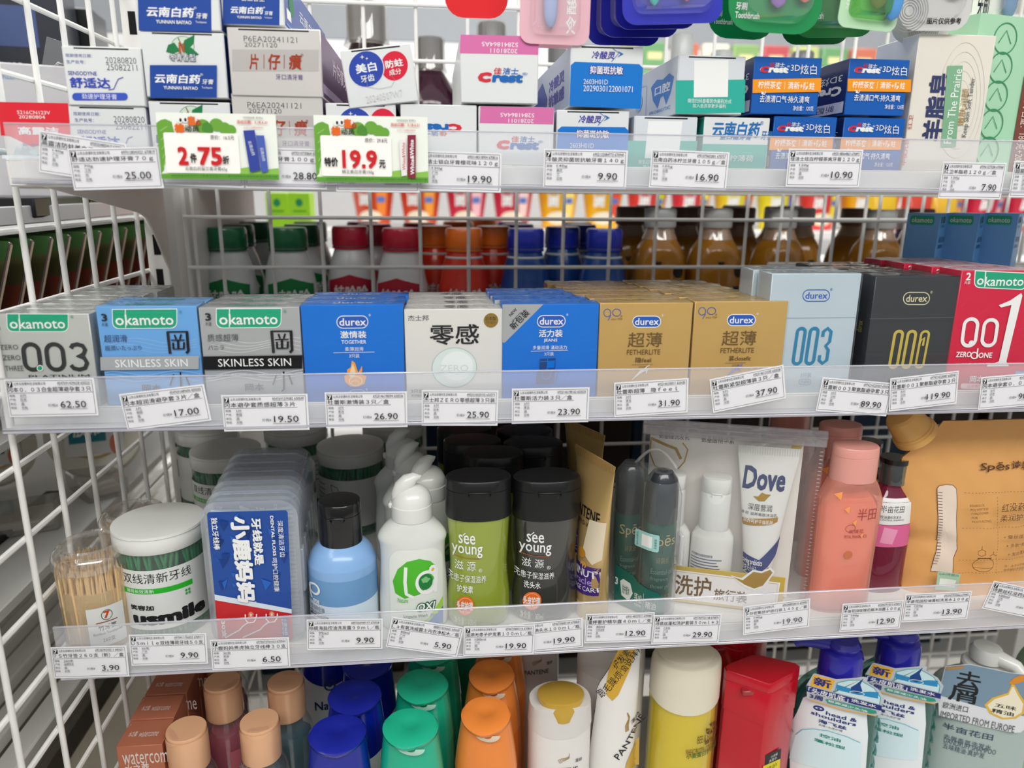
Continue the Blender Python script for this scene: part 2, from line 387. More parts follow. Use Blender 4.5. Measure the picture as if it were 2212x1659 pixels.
# ---------------------------------------------------------------- price tags
def tagcard(x0, y0, x1, y1, name, price, origin='广东', unit='盒', spec='', num='6923146198094 650536', label='', dy=0, faint=False, W=.0565, H=.0242):
    RY = RLY['top' if y0 < 600 else 'mid' if y0 < 1100 else 'low']; p, q = at(x0, y0, RY-.0008), at(x1, y1, RY-.0008); d = q-p; ang = math.atan2(d.z, d.x); W = d.length if d.length > .03 else W
    mb = MB(); f = fn_front(W); y = RY-.0005-dy*.0011
    mb.box(-W/2, W/2, 0, .00025, 0, H, PAPER, .00008)
    D = Dec(mb, f, W, H, (0, 0), (590, 0), (0, 250), h0=.00003)
    K = GREYINK if faint else BLACK
    D.rring(12, 12, 574, 236, 1, 2.5, K)
    D.rect(18, 18, 52, 52, K).t('7', 24, 21, 46, 49, WHITE, bold=.03)
    D.t('山东众邸便利生活有限公司', 62, 20, 268, 40, GREYINK)
    D.t(num, 345, 20, 562, 38, GREYINK); D.line([(345, 42), (562, 42)], 1.5, GREYINK)
    n = len(name); wd = min(545, n*44); D.t(name, 18, 52, 18+wd, 84, K); D.line([(14, 90), (20+wd+12, 90)], 2, K)
    for i, (a, b) in enumerate((('规格', spec or '3只'), ('产地', origin), ('单位', unit), ('等级', '合格'))):
        yy = 99+i*26; D.t(a, 22, yy, 60, yy+17, GREYINK); wv = 17*len(b)+6; D.t(b, 92, yy, 92+wv, yy+17, GREYINK); D.line([(90, yy+21), (94+wv, yy+21)], 1.5, GREYINK)
    D.t('价格¥', 268, 162, 332, 182, GREYINK)
    wp_ = 34*len(price); D.t(price, 520-wp_, 146, 520, 190, K); D.line([(512-wp_, 198), (528, 198)], 2.5, K)
    o = mb.build('price_tag', None, ((p.x+q.x)/2+math.sin(ang)*H, y, (p.z+q.z)/2-math.cos(ang)*H), (0, -ang, 0))
    tag(o, label, 'price tag', 'price tags')
    return o
TG = [
 (84, 281, 273, 311, '高露洁防蛀美白牙膏', '13.90', '广东', '盒', '140g', '6920354805417 670821', 'price tag half hidden under the 25.00 tag at the left end', 0),
 (146, 321, 343, 317, '舒适达劲速护理牙膏７０ｇ', '25.00', '江苏', '支', '70g', '6970128543021 670819', 'price tag reading 25.00 below the white sensitive toothpaste', 1),
 (336, 309, 523, 318, '云南白药留兰香牙膏６５ｇ', '16.50', '云南', '支', '65g', '6901070600012 670755', 'price tag mostly covered by the card with the 75 offer', 0),
 (524, 318, 703, 322, '片仔癀薄荷牙膏１００ｇ', '28.80', '漳州', '支', '100g', '6970310730864 670864', 'price tag reading 28.80 between the two green offer cards', 0),
 (722, 327, 905, 330, '狮王美白牙膏１５０ｇ', '29.80', '青岛', '支', '150g', '6921234500012 670712', 'price tag hidden behind the 19.9 offer card', 0),
 (905, 325, 1084, 331, '佳洁士锁白牙膏樱花味１２０ｇ', '19.90', '广州', '支', '120g', '6903148318904 670816', 'price tag reading 19.90 on the upper rail right of the offer card', 0),
 (1175, 321, 1357, 325, '冷酸灵抑菌斑抗敏牙膏１４０ｇ', '9.90', '重庆', '个', '140g', '6902132084773 670940', 'price tag reading 9.90 on the upper rail under the blue white cartons', 0),
 (1408, 322, 1577, 329, '云南白药冰柠兰牙膏１０５ｇ／盒', '16.90', '云南', '个', '105g', '6901070602801 670757', 'price tag reading 16.90 on the upper rail', 0),
 (1705, 321, 1866, 323, '佳洁士炫白柠檬茶爽牙膏１２０ｇ', '10.90', '详见包装', '盒', '120g', '6903148064863 670892', 'price tag reading 10.90 under the navy cartons', 0),
 (2039, 349, 2176, 352, '红卫羊脂皂１２０ｇ／盒', '7.90', '包头', '盒', '120g', '6939613270286 670968', 'price tag reading 7.90 below the cream soap carton', 0),
 (2193, 347, 2335, 350, '超能植物皂', '7.50', '浙江', '袋', '180g', '6910019012345 670911', 'price tag cut by the right edge of the upper rail', 0),
 (7, 820, 202, 817, '冈本０．０３白金超薄避孕套３只', '62.50', '日本', '盒', '3只', '4547691439628 650231', 'price tag reading 62.50 at the left end of the middle rail', 0),
 (256, 852, 440, 830, '冈本超润滑避孕套３片／盒', '17.00', '泰国', '盒', '3片', '4547691689696 650505', 'tilted price tag reading 17.00 below the light blue carton', 0),
 (477, 854, 664, 851, '冈本避孕套质感超薄３片', '19.50', '泰国', '盒', '3片', '4547691239082 650549', 'price tag reading 19.50 below the grey carton', 0),
 (701, 848, 879, 846, '杜蕾斯激情装３只／盒', '26.90', '青岛', '盒', '3只', '6923146198094 650536', 'price tag reading 26.90 below the blue carton with the flame', 0),
 (911, 843, 1077, 844, '杰士邦ＺＥＲＯ零感超薄３只装', '25.90', '日本', '盒', '3只', '4902510020102 650373', 'price tag reading 25.90 below the white carton', 0),
 (1106, 840, 1274, 837, '杜蕾斯活力装３只／盒', '23.90', '青岛', '盒', '3只', '6923146198162 650535', 'price tag reading 23.90 below the blue carton with the grey corner', 0),
 (1327, 827, 1488, 817, '杜蕾斯超薄　隐ｆｅｅｌ', '31.90', '青岛', '盒', '3只', '6923146100011 650430', 'price tag reading 31.90 below the left golden carton', 0),
 (1533, 820, 1693, 788, '杜蕾斯紧型超薄装３只／盒', '37.90', '青岛', '盒', '3只', '6923146121030 650538', 'strongly tilted price tag reading 37.90', 0),
 (1778, 815, 1932, 828, '杜蕾斯００３聚氨酯避孕套３只', '89.90', '兰州', '盒', '3只', '6974214220303 650541', 'price tag reading 89.90 tilted down to the right', 0),
 (1922, 817, 2070, 800, '杜蕾斯００１聚氨酯避孕套３只', '119.90', '兰州', '盒', '3只', '6974214220087 650540', 'price tag reading 119.90 tilted up to the right', 1),
 (2121, 815, 2262, 803, '冈本避孕套０．０１', '90.00', '日本', '盒', '2只', '4547691777777 650511', 'price tag below the red carton, cut by the right edge', 0),
 (110, 1397, 274, 1393, '７Ｓ竹牙签２６０支（新）／盒', '3.90', '淄博张店', '盒', '260支', '6923674310211 681651', 'price tag reading 3.90 at the left end of the lower rail', 1),
 (277, 1372, 445, 1368, 'ＵＳｍｉｌｅ双线薄荷牙线５０支', '9.90', '广东', '盒', '50支', '6970411756053 670917', 'price tag reading 9.90 below the round white floss tub', 0),
 (453, 1383, 624, 1377, '小鹿妈妈贵虎独立牙线棒３０支', '6.50', '芜湖', '盒', '30支', '6970479741053 670944', 'price tag reading 6.50 below the blue and red floss case', 0),
 (662, 1339, 827, 1337, '柏缇海盐控油洗发露９９ｍｌ／瓶', '9.90', '广东', '瓶', '99ml', '6897054949197 670958', 'price tag reading 9.90 below the pale blue bottle', 0),
 (847, 1333, 1003, 1356, 'Ｌａ有氧洗威露士内衣净松木／瓶', '5.90', '广州', '瓶', '90ml', '8885010336661 681687', 'price tag reading 5.90 tilted down to the right', 0),
 (1100, 1350, 1259, 1335, '滋源无患子洗头水１００ｍｌ／瓶', '19.90', '广州', '瓶', '100ml', '6946750683109 670868', 'price tag reading 19.90 partly under its twin on the lower rail', 0),
 (1002, 1352, 1156, 1348, '滋源无患子护发素１００ｍｌ／瓶', '19.90', '广州', '瓶', '100ml', '6946750683116 670869', 'price tag reading 19.90 below the yellow green bottle', 1),
 (1266, 1327, 1415, 1323, '潘婷奢护精华露４０ｍｌ／支', '12.90', '江苏张家', '支', '40ml', '6903148337011 670988', 'price tag reading 12.90 below the golden tube', 0),
 (1412, 1328, 1559, 1325, '诗裴丝蓬松洗护套装５０ｍｌ＊３', '29.90', '广州', '盒', '三支装', '6971907251168 670870', 'price tag reading 29.90 below the green travel set', 1),
 (1606, 1311, 1751, 1293, '多芬密集修护旅行装１４５ｇ／套', '19.90', '安徽', '套', '145g', '6902088928310 670993', 'faded tilted price tag reading 19.90 in front of the zip bag', 0),
 (1821, 1305, 1953, 1297, '半亩花田玫瑰花瓣沐浴露１００ｇ', '12.90', '广东', '瓶', '100g', '6923427918215 670825', 'price tag reading 12.90 right of the coral bottle', 0),
 (1957, 1284, 2101, 1277, '半亩花田控油蓬松洗发水１００ｇ', '13.90', '广东', '瓶', '100g', '6923427920466 670982', 'price tag reading 13.90 set higher than its neighbours', 0),
 (2148, 1255, 2290, 1285, '诗裴丝红没药柔润护发素', '9.90', '江苏', '袋', '100ml', '6971907252222 670872', 'tilted price tag below the orange pouch at the right edge', 0),
]
for t in TG: tagcard(t[0], t[1], t[2], t[3], t[4], t[5], t[6], t[7], t[8], t[9], t[10], t[11], faint='faded' in t[10])
# ---------------------------------------------------------------- cartons
CARTON_W = mat('white_coated_board', '#dfe2e2', .35, coat=.25, var=.02, bump=.03, bscale=200)
CARD_GREY = mat('grey_board', '#b9b9b4', .7)
class Carton:
    def __init__(s, crop, TL, TR, BL, BR, Y, depth, body, zb=None, flap=True, side=None, top=None, roll=None, W=None, H=None):
        a, b, c, d = [at(*full(crop, p), Y) for p in (TL, TR, BL, BR)]
        s.W = W or ((b-a).length+(d-c).length)/2; s.H = H or ((a-c).length+(b-d).length)/2
        s.x = (a.x+b.x+c.x+d.x)/4; s.z = (c.z+d.z)/2 if zb is None else zb; s.Y = Y; s.d = depth
        s.roll = 0 if roll is None else roll
        if roll: s.x = (c.x+d.x)/2; 
        s.body = MB(); s.body.box(-s.W/2, s.W/2, 0, depth, 0, s.H, body, .0005, side=side, top=top)
        s.fl = MB() if flap else s.body
        if flap:
            W, H = s.W, s.H
            o = [(-W/2+.0006, .0006), (W/2-.0006, .0006), (W/2-.0006, H-.0008), (W/2-.006, H-.0008), (W/2-.0065, H-.002), (-W/2+.0065, H-.002), (-W/2+.006, H-.0008), (-W/2+.0006, H-.0008)]
            s.fl.prism(o, lambda x, z, h: (x, -h, z), 0, .0004, body)
            s.body.box(-W/2+.0068, W/2-.0068, -.00005, .001, H-.0017, H-.0007, DARK, .0001)
        s.D = Dec(s.fl, fn_front(s.W), s.W, s.H, TL, TR, BL, h0=.00045 if flap else .00006)
        s.R = Dec(s.body, fn_right(s.W, depth), depth, s.H, (0, 0), (100, 0), (0, 100))
        s.L = Dec(s.body, fn_left(s.W, depth), depth, s.H, (0, 0), (100, 0), (0, 100))
        s.T = Dec(s.body, fn_top(s.W, s.H), s.W, depth, (0, 0), (100, 0), (0, 100))
    def done(s, name, label, cat, group=None, film=None, extra=None, yaw=0):
        r = empty(name, (s.x, s.Y, s.z), (0, s.roll, yaw)); tag(r, label, cat, group)
        s.body.build('carton_body', r)
        if s.fl is not s.body: s.fl.build('end_flap', r)
        if film:
            f = MB(); e = .0005; W, H, d = s.W/2+e, s.H+.0008, s.d
            # cellophane: front, sides and a crumpled folded top
            f.rings([[(-W, d, z), (-W, -e*1.6, z), (W, -e*1.6, z), (W, d, z)] for z in (.0003, H-.001)], film, False)
            nx, ny = 16, 6; rows = []
            for j in range(ny+1):
                rows.append([(-W+2*W*i/nx, -e*1.6+(d+e)*j/ny, H-.001+.0002+random.random()*.0011*(1 if 0 < j < ny else .3)) for i in range(nx+1)])
            f.rings(rows, film, False)
            f.build('film_wrap', r)
        return r

BLUE = mat('print_blue', '#1d479c', .35, coat=.3); NAVY = mat('print_navy', '#17348a', .35, coat=.3)
SILV = mat('silver_foil_board', '#dedbd6', .32, .35, coat=.3, bump=.05); RED = mat('print_red', '#e02434', .35, coat=.3)
TY = -.282

# ---- red carton (left end)
c = Carton('A', (3, 645), (455, 645), (25, 1010), (470, 1010), TY, .17, CARTON_W, zb=DECK['top'], side=mat('pale_blue_board', '#9cc9e6', .4))
D = c.D; D.rect(3, 645, 456, 860, RED); D.poly([(3, 858), (456, 858), (456, 905), (380, 890), (200, 930), (60, 860)][::-1], RED); D.poly([(3, 858), (60, 862), (150, 905), (250, 912), (380, 880), (456, 855)], RED)
D.t('5216CN123V', 122, 697, 335, 720, WHITE).t('20280804', 130, 726, 300, 748, WHITE)
D.t('高露洁', 118, 800, 382, 852, WHITE, bold=.04); D.t('盐  白珍珠', 140, 905, 300, 925, ink('#4a78b8'))
for i in range(14): D.line([(80+i*10, 985-(i*37 % 20)), (90+i*9, 950-(i*53 % 30))], 3, ink('#9fd0e2'))
D.ell(215, 965, 30, 22, ink('#cdeaea'))
D.rect(3, 985, 456, 1008, ink('#e8f4fa'))
c.done('toothpaste_carton', 'red and white toothpaste carton at the left end of the upper shelf', 'toothpaste box', 'toothpaste cartons')

# ---- sensitive toothpaste, two stacked
def sens(c, o):
    D = c.D; B = ink('#3b4f9f'); ox, oy = o
    def t(s, x0, y0, x1, y1, m, **k): D.t(s, x0+ox, y0+oy, x1+ox, y1+oy, m, **k)
    t('限期使用日期：', 430, 348, 600, 372, B); t('生产批号：', 433, 388, 555, 412, B)
    t('20280820', 683, 370, 882, 410, GREYINK, bold=-.01); t('25082211', 690, 415, 888, 455, GREYINK, bold=-.01)
    t('SENSODYNE', 442, 460, 626, 486, ink('#33409a'), bold=.01); t('舒适达', 452, 500, 712, 570, ink('#2c45b5'), bold=.03)
    D.line([(700+ox, 580+oy), (735+ox, 575+oy), (750+ox, 540+oy), (765+ox, 510+oy), (797+ox, 499+oy)], 5, ink('#33409a'))
    D.rect(466+ox, 600+oy, 825+ox, 648+oy, ink('#3a55c0'), 23); t('劲速护理牙膏', 528, 606, 755, 642, WHITE)
c = Carton('A', (455, 692), (952, 692), (462, 1040), (958, 1040), TY, .16, CARTON_W, zb=DECK['top']); h1 = c.H
sens(c, (62, 385)); c.done('toothpaste_carton', 'pale grey toothpaste carton with a blue lozenge, lower of its two', 'toothpaste box', 'toothpaste cartons')
c = Carton('A', (400, 295), (905, 307), (440, 680), (945, 690), TY-.001, .16, CARTON_W)
sens(c, (0, 0)); c.done('toothpaste_carton', 'pale grey toothpaste carton with a blue lozenge, upper of its two', 'toothpaste box', 'toothpaste cartons')

# ---- wintergreen cartons
GREEN = ink('#1d7a45')
def winter(c, dx, dy):
    D = c.D; X = lambda x: x+dx; Y = lambda y: y+dy
    D.ell(X(1185), Y(300), 75, 65, ink('#cfe0cf')); D.ring(X(1185), Y(300), 75, 65, 3, GREEN)
    D.poly([(X(1180), Y(320)), (X(1195), Y(260)), (X(1262), Y(225)), (X(1258), Y(280)), (X(1215), Y(325))], GREEN)
    D.poly([(X(1170), Y(330)), (X(1130), Y(275)), (X(1090), Y(290)), (X(1076), Y(335)), (X(1120), Y(345))], GREEN)
    D.poly([(X(1190), Y(330)), (X(1240), Y(305)), (X(1292), Y(350)), (X(1240), Y(365))], GREEN)
    D.line([(X(1155), Y(245)), (X(1175), Y(285)), (X(1185), Y(330))], 6, ink('#7a4a2a'))
    for k in range(9): D.ell(X(1165+(k*23 % 45)), Y(280+k*7), 8, 8, ink('#b5532f'))
    D.t('冬青香型', X(1098), Y(343), X(1272), Y(395), ink('#26435c'), bold=.05)
    D.t('冬青香型', X(1101), Y(346), X(1269), Y(392), WHITE, bold=.0)
def baiyao(D, x0, y0, x1, y1, sub=True, m=WHITE):
    w, h = x1-x0, y1-y0
    D.t('云南白药', x0, y0, x0+.78*w, y0+.60*h, m, bold=.035, sh=.15); D.t('牙膏', x0+.80*w, y0+.32*h, x1, y0+.66*h, m, bold=.015, sh=.15); D.t('®', x0+.77*w, y0-.05*h, x0+.82*w, y0+.1*h, m)
    if sub: D.t('YUNNAN BAIYAO', x0+.15*w, y0+.78*h, x0+.73*w, y1, m, bold=.02); D.t('Toothpaste', x0+.80*w, y0+.8*h, x0+.98*w, y0+.97*h, m)
zt = DECK['top']
c = Carton('A', (965, 645), (1485, 650), (985, 1030), (1505, 1035), TY, .18, CARTON_W, zb=zt, side=BLUE)
winter(c, 52, 440); c.D.rect(1010, 862, 1480, 1040, BLUE); baiyao(c.D, 1040, 910, 1430, 1010)
c.done('toothpaste_carton', 'white toothpaste carton with green leaf emblem behind the offer card', 'toothpaste box', 'toothpaste cartons')
c = Carton('A', (905, 200), (1450, 212), (945, 625), (1470, 640), TY, .18, CARTON_W, side=BLUE)
winter(c, 0, 0); c.D.rect(972, 420, 1412, 632, BLUE); baiyao(c.D, 1003, 478, 1392, 578)
c.done('toothpaste_carton', 'white and blue toothpaste carton with green leaf emblem in full view', 'toothpaste box', 'toothpaste cartons')
c = Carton('A', (855, -240), (1405, -232), (885, 185), (1425, 205), TY, .18, CARTON_W, side=BLUE, top=BLUE)
c.D.rect(890, -235, 1368, 198, BLUE); baiyao(c.D, 945, 42, 1345, 150); c.D.t('留兰香型', 1000, -80, 1250, -20, WHITE)
c.done('toothpaste_carton', 'blue toothpaste carton topping the left stack, cut by the top edge', 'toothpaste box', 'toothpaste cartons')
c = Carton('A', (1410, -190), (1820, -190), (1435, 160), (1840, 165), TY+.004, .19, CARTON_W, side=BLUE, top=BLUE)
c.D.rect(1440, -185, 1808, 158, BLUE); baiyao(c.D, 1490, 42, 1765, 120); c.D.t('留兰香型', 1560, -40, 1710, 8, WHITE)
R = c.R; R.t('云南白药牙膏', 30, 30, 90, 55, WHITE); R.rect(4, 60, 12, 80, WHITE); R.ell(14, 45, 5, 20, GREEN); R.line([(2, 92), (98, 92)], .6, ink('#6aa0e0'))
c.done('toothpaste_carton', 'blue toothpaste carton lying on the silver carton, long side showing', 'toothpaste box', 'toothpaste cartons')
# ---- silver cartons
PURP = mat('purple_foil', '#6e4a78', .3, .5)
def pzh(c, dx, dy):
    D = c.D; O = ink('#b3472c', .3, .4)
    D.rect(1500+dx, 320+dy, 2060+dx, 460+dy, mat('satin_band', '#cdc8c4', .3, .4))
    D.t('P6EA20241121', 1575+dx, 236+dy, 1918+dx, 272+dy, GREYINK, bold=-.01); D.t('20271120', 1580+dx, 276+dy, 1790+dx, 304+dy, GREYINK, bold=-.01)
    for s, a, b in (('片', 1608, 1672), ('仔', 1732, 1812), ('癀', 1865, 1952)): D.t(s, a+dx, 348+dy, b+dx, 450+dy, O, bold=.03, sh=.12)
    D.line([(1705+dx, 352+dy), (1705+dx, 442+dy)], 3, O); D.line([(1836+dx, 352+dy), (1836+dx, 442+dy)], 3, O)
    D.t('牙口清牙膏', 1782+dx, 480+dy, 1958+dx, 516+dy, ink('#5b3f86')); D.t('®', 1943+dx, 345+dy, 1960+dx, 362+dy, O)
    c.R.t('片仔癀牙膏', 30, 20, 90, 50, ink('#e8d8e8')); c.R.rect(0, 78, 100, 92, ink('#b9a3c2'))
c = Carton('A', (1510, 635), (2090, 645), (1512, 1075), (2095, 1085), TY, .18, SILV, zb=zt, side=PURP)
pzh(c, 35, 458); c.done('toothpaste_carton', 'silver foil toothpaste carton with red script, lower of its two', 'toothpaste box', 'toothpaste cartons')
c = Carton('A', (1465, 175), (2065, 190), (1495, 620), (2090, 630), TY-.001, .18, SILV, side=PURP)
pzh(c, 0, 0); c.done('toothpaste_carton', 'silver foil toothpaste carton with red script, upper of its two', 'toothpaste box', 'toothpaste cartons')

# ---- whitening carton, tilted
LB = mat('round_blue', '#2a46a8', .3, coat=.4); LR = mat('round_red', '#d81e3c', .3, coat=.4)
def whit(c):
    D = c.D
    D.ell(430, 425-15, 112, 118, LB); D.ell(445+165, 412-6, 90, 96, LR) if 0 else None
def whit2(D, dx=0, dy=0):
    D.ell(445+dx, 410+dy, 87, 97, LR); D.ell(265+dx, 428+dy, 116, 120, WHITE); D.ell(265+dx, 428+dy, 111, 117, LB)
    D.t('美白', 197+dx, 388+dy, 330+dx, 450+dy, WHITE, bold=.03, rot=3); D.t('牙齿', 230+dx, 465+dy, 318+dx, 512+dy, WHITE, bold=.01, rot=3)
    D.t('防蛀', 386+dx, 368+dy, 500+dx, 420+dy, WHITE, bold=.03, rot=3); D.t('成分', 412+dx, 430+dy, 490+dx, 470+dy, WHITE, bold=.01, rot=3)
    for x, y, r in ((238, 350, 16), (268, 360, 11)): D.poly([(x+dx+r*(1 if k % 2 == 0 else .25)*math.cos(k*PI/4), y+dy+r*(1 if k % 2 == 0 else .25)*math.sin(k*PI/4)) for k in range(8)], WHITE)
    D.line([(268+dx, 500+dy), (275+dx, 545+dy), (350+dx, 560+dy), (430+dx, 545+dy), (450+dx, 500+dy), (430+dx, 478+dy)], 2, ink('#9a9aa2'))
    D.t('20240507W7', 265+dx, 585+dy, 505+dx, 632+dy, ink('#d5d5d6'), bold=-.01, rot=4)
c = Carton('B', (20, 698), (468, 700), (20, 1085), (468, 1085), TY, .17, CARTON_W, zb=zt, side=NAVY)
whit2(c.D, -60, 415); c.done('toothpaste_carton', 'white toothpaste carton behind the 19.9 offer card, under the tilted one', 'toothpaste box', 'toothpaste cartons')
c = Carton('B', (95, 305), (545, 262), (160, 690), (615, 630), TY-.001, .17, CARTON_W, side=CARD_GREY, roll=-.128)
c.z = at(*full('B', (400, 672)), TY).z-.0008
whit2(c.D); c.done('toothpaste_carton', 'tilted white toothpaste carton with a blue and a red round mark', 'toothpaste box', 'toothpaste cartons')

# ---- pink and white cartons
PINK = mat('print_pink', '#d670a8', .35, coat=.3); CRED = ink('#d32a3a'); CB = ink('#1565b5')
def crest(D, x0, y0, x1, y1, rot=0, cr=CRED, cb=CB, out=None):
    w, h = x1-x0, y1-y0
    if rot == 0:
        if out: D.t('Crest', x0-.01*w, y0+.38*h, x1+.01*w, y1+.03*h, out, bold=.055, sh=.1)
        D.t('佳', x0+.33*w, y0, x0+.50*w, y0+.45*h, cr, bold=.02, sh=.1); D.t('洁士', x0+.52*w, y0, x0+.86*w, y0+.45*h, cb if not out else WHITE, bold=.02, sh=.1)
        D.t('C', x0, y0+.34*h, x0+.30*w, y1, cr, bold=.09, sh=.1); D.t('rest', x0+.30*w, y0+.44*h, x0+.96*w, y1, cb if not out else WHITE, bold=.06, sh=.1)
        D.t('®', x0+.94*w, y0+.30*h, x1+.05*w, y0+.5*h, cb if not out else WHITE)
    else:
        D.t('C', x1-.30*w, y0, x1, y0+.66*h, cr, bold=.09, rot=180); D.t('rest', x0+.04*w, y0, x1-.3*w, y0+.56*h, cb, bold=.06, rot=180)
        D.t('佳', x1-.5*w, y0+.55*h, x1-.33*w, y1, cr, bold=.02, rot=180); D.t('洁士', x1-.86*w, y0+.55*h, x1-.52*w, y1, cb, bold=.02, rot=180)
def pinkc(c, dx, dy, s=1):
    D = c.D; x = lambda a: (a-870)*s+870+dx; y = lambda a: (a-228)*s+228+dy
    D.rect(x(872), y(230), x(1384), y(346), PINK)
    D.t('52841864A5', x(1012), y(272), x(1248), y(300), WHITE, rot=180); D.t('20281011', x(1070), y(312), x(1246), y(340), WHITE, rot=180)
    crest(D, x(995), y(432), x(1305), y(525))
c = Carton('B', (490, 675), (980, 680), (505, 1065), (990, 1065), TY, .19, CARTON_W, zb=zt, flap=False)
crest(c.D, 600, 800, 888, 880, rot=180); c.done('toothpaste_carton', 'white toothpaste carton lying upside down right of the offer card', 'toothpaste box', 'toothpaste cartons')
c = Carton('B', (990, 690), (1475, 690), (1005, 1070), (1490, 1070), TY, .19, CARTON_W, zb=zt)
pinkc(c, 130, 462, .92); c.done('toothpaste_carton', 'white toothpaste carton with a pink band, lower of its two', 'toothpaste box', 'toothpaste cartons')
c = Carton('B', (870, 228), (1382, 232), (890, 660), (1385, 678), TY-.001, .19, CARTON_W)
pinkc(c, 0, 0); c.done('toothpaste_carton', 'white toothpaste carton with a pink band, upper of its two', 'toothpaste box', 'toothpaste cartons')

# ---- blue and white anti-plaque cartons
CBL = mat('print_bright_blue', '#0874cc', .33, coat=.35); CSIDE = mat('silver_blue_side', '#b9c3d6', .3, .4)
def lsl(c, dx, dy, s=1):
    D = c.D; x = lambda a: (a-1588)*s+1588+dx; y = lambda a: (a-300)*s+300+dy; P = ink('#4339a0')
    D.poly([(x(1590), y(430)), (x(1615), y(407)), (x(2030), y(402)), (x(2056), y(425)), (x(2056), y(690)), (x(1590), y(690))], CBL)
    D.t('冷酸灵', x(1720), y(332), x(1870), y(382), P, bold=.025, sh=.2)
    D.line([(x(1855), y(312)), (x(1895), y(340)), (x(1850), y(395))], 4, CB); D.poly([(x(1885), y(325)), (x(1925), y(343)), (x(1885), y(368)), (x(1905), y(345))], CB)
    D.t('抑菌斑抗敏', x(1710), y(422), x(1930), y(480), P, bold=.09); D.t('抑菌斑抗敏', x(1714), y(425), x(1926), y(477), WHITE, bold=.02)
    D.t('2603H01D', x(1675), y(512), x(1832), y(544), WHITE, bold=-.005); D.t('2029030122001071', x(1675), y(550), x(1995), y(588), WHITE, bold=-.005)
    L = c.L; L.t('冷酸灵', 50, 30, 88, 52, P, bold=.03); L.t('抗敏感', 50, 58, 88, 82, P, bold=.03); L.poly([(0, 100), (0, 40), (30, 20), (45, 60), (40, 100)], BLUE)
c = Carton('B', (1495, 708), (1962, 705), (1505, 1070), (1965, 1070), TY, .18, CARTON_W, zb=zt, side=CSIDE)
lsl(c, -85, 408, .99); c.done('toothpaste_carton', 'white and bright blue toothpaste carton, lower of its two', 'toothpaste box', 'toothpaste cartons')
c = Carton('B', (1588, 300), (2055, 290), (1590, 690), (2055, 690), TY-.001, .18, CARTON_W, side=CSIDE)
lsl(c, 0, 0); c.done('toothpaste_carton', 'white and bright blue toothpaste carton, upper of its two', 'toothpaste box', 'toothpaste cartons')

# ---- probiotic cartons (the square code is left out)
TEAL = mat('print_teal', '#2fae9d', .3, coat=.3); CW2 = mat('cool_white_board', '#d6dbe0', .35, coat=.3)
def prob(c, dx, dy):
    D = c.D; D.rect(160+dx, 470+dy, 572+dx, 668+dy, TEAL); D.rect(268+dx, 355+dy, 470+dx, 572+dy, WHITE)
    D.t('微信扫码查看防伪鉴别方式', 232+dx, 582+dy, 492+dx, 608+dy, WHITE); D.t('加入会员享更多福利', 262+dx, 612+dy, 458+dx, 636+dy, WHITE)
    L = c.L; B = ink('#3e7fc8'); L.poly([(66, 35), (74, 25), (82, 30), (90, 24), (96, 34), (93, 60), (88, 78), (84, 60), (80, 62), (77, 80), (70, 62)], B)
    L.t('口腔', 72, 38, 92, 55, WHITE, bold=.03); L.t('PROBIOTIC', 66, 82, 94, 88, B); L.ell(48, 55, 6, 18, ink('#9fc4dc')); L.rring(30, 25, 60, 90, 6, .5, ink('#b8c8d8'))
c = Carton('C', (-93, 685), (280, 690), (-80, 985), (285, 990), TY, .18, CW2, zb=zt)
prob(c, -280, 360); c.done('toothpaste_carton', 'white and teal toothpaste carton half hidden behind its tag', 'toothpaste box', 'toothpaste cartons')
c = Carton('C', (180, 320), (575, 335), (160, 668), (550, 680), TY-.001, .18, CW2)
prob(c, 0, 0); c.done('toothpaste_carton', 'white and teal toothpaste carton with a blank white square', 'toothpaste box', 'toothpaste cartons')
c = Carton('C', (320, 685), (708, 685), (325, 985), (705, 985), TY, .18, CARTON_W, zb=zt, side=TEAL, flap=False)
c.D.rect(322, 842, 706, 985, TEAL); baiyao(c.D, 372, 710, 735, 865, False, ink('#1d6db3')); c.D.t('全口健牙膏', 418, 782, 610, 815, ink('#1d6db3'), bold=.03, sh=.15); c.D.t('冰柠薄荷', 440, 905, 630, 942, WHITE)
c.done('toothpaste_carton', 'white and teal toothpaste carton with blue brush script', 'toothpaste box', 'toothpaste cartons')

# ---- navy 3D cartons
NV = mat('navy_foil_board', '#0f5ab0', .32, 0, coat=.3); NVD = mat('dark_navy_side', '#152a6a', .35, coat=.4); ORG = mat('print_orange', '#f39a1c', .35, coat=.2)
def three(c, dx, dy, s=1):
    D = c.D; x = lambda a: (a-620)*s+620+dx; y = lambda a: (a-330)*s+330+dy
    crest(D, x(657), y(368), x(822), y(425), out=WHITE); D.t('3D', x(835), y(382), x(888), y(418), WHITE, bold=-.0); D.t('炫白', x(892), y(382), x(990), y(440), WHITE, sh=-.1)
    D.rect(x(614), y(463), x(1018), y(543), ORG); D.t('柠檬茶爽｜清新+防蛀', x(645), y(478), x(980), y(525), WHITE, bold=.01)
    D.t('去渍清口气·持久清爽', x(657), y(562), x(952), y(605), WHITE, bold=.005); D.t('净含量：120克', x(855), y(625), x(978), y(655), WHITE)
    D.line([(x(665), y(548)), (x(685), y(552)), (x(690), y(535))], 5, WHITE); D.poly([(x(660), y(533)), (x(680), y(540)), (x(676), y(556))], WHITE)
    L = c.L; L.t('Crest', 70, 45, 96, 62, WHITE, rot=180, bold=.05); L.t('3D炫白', 70, 25, 96, 40, WHITE, rot=180); L.rect(55, 75, 99, 95, ink('#c9cde0')); L.t('新配方', 70, 79, 92, 91, ink('#40305a'), rot=180)
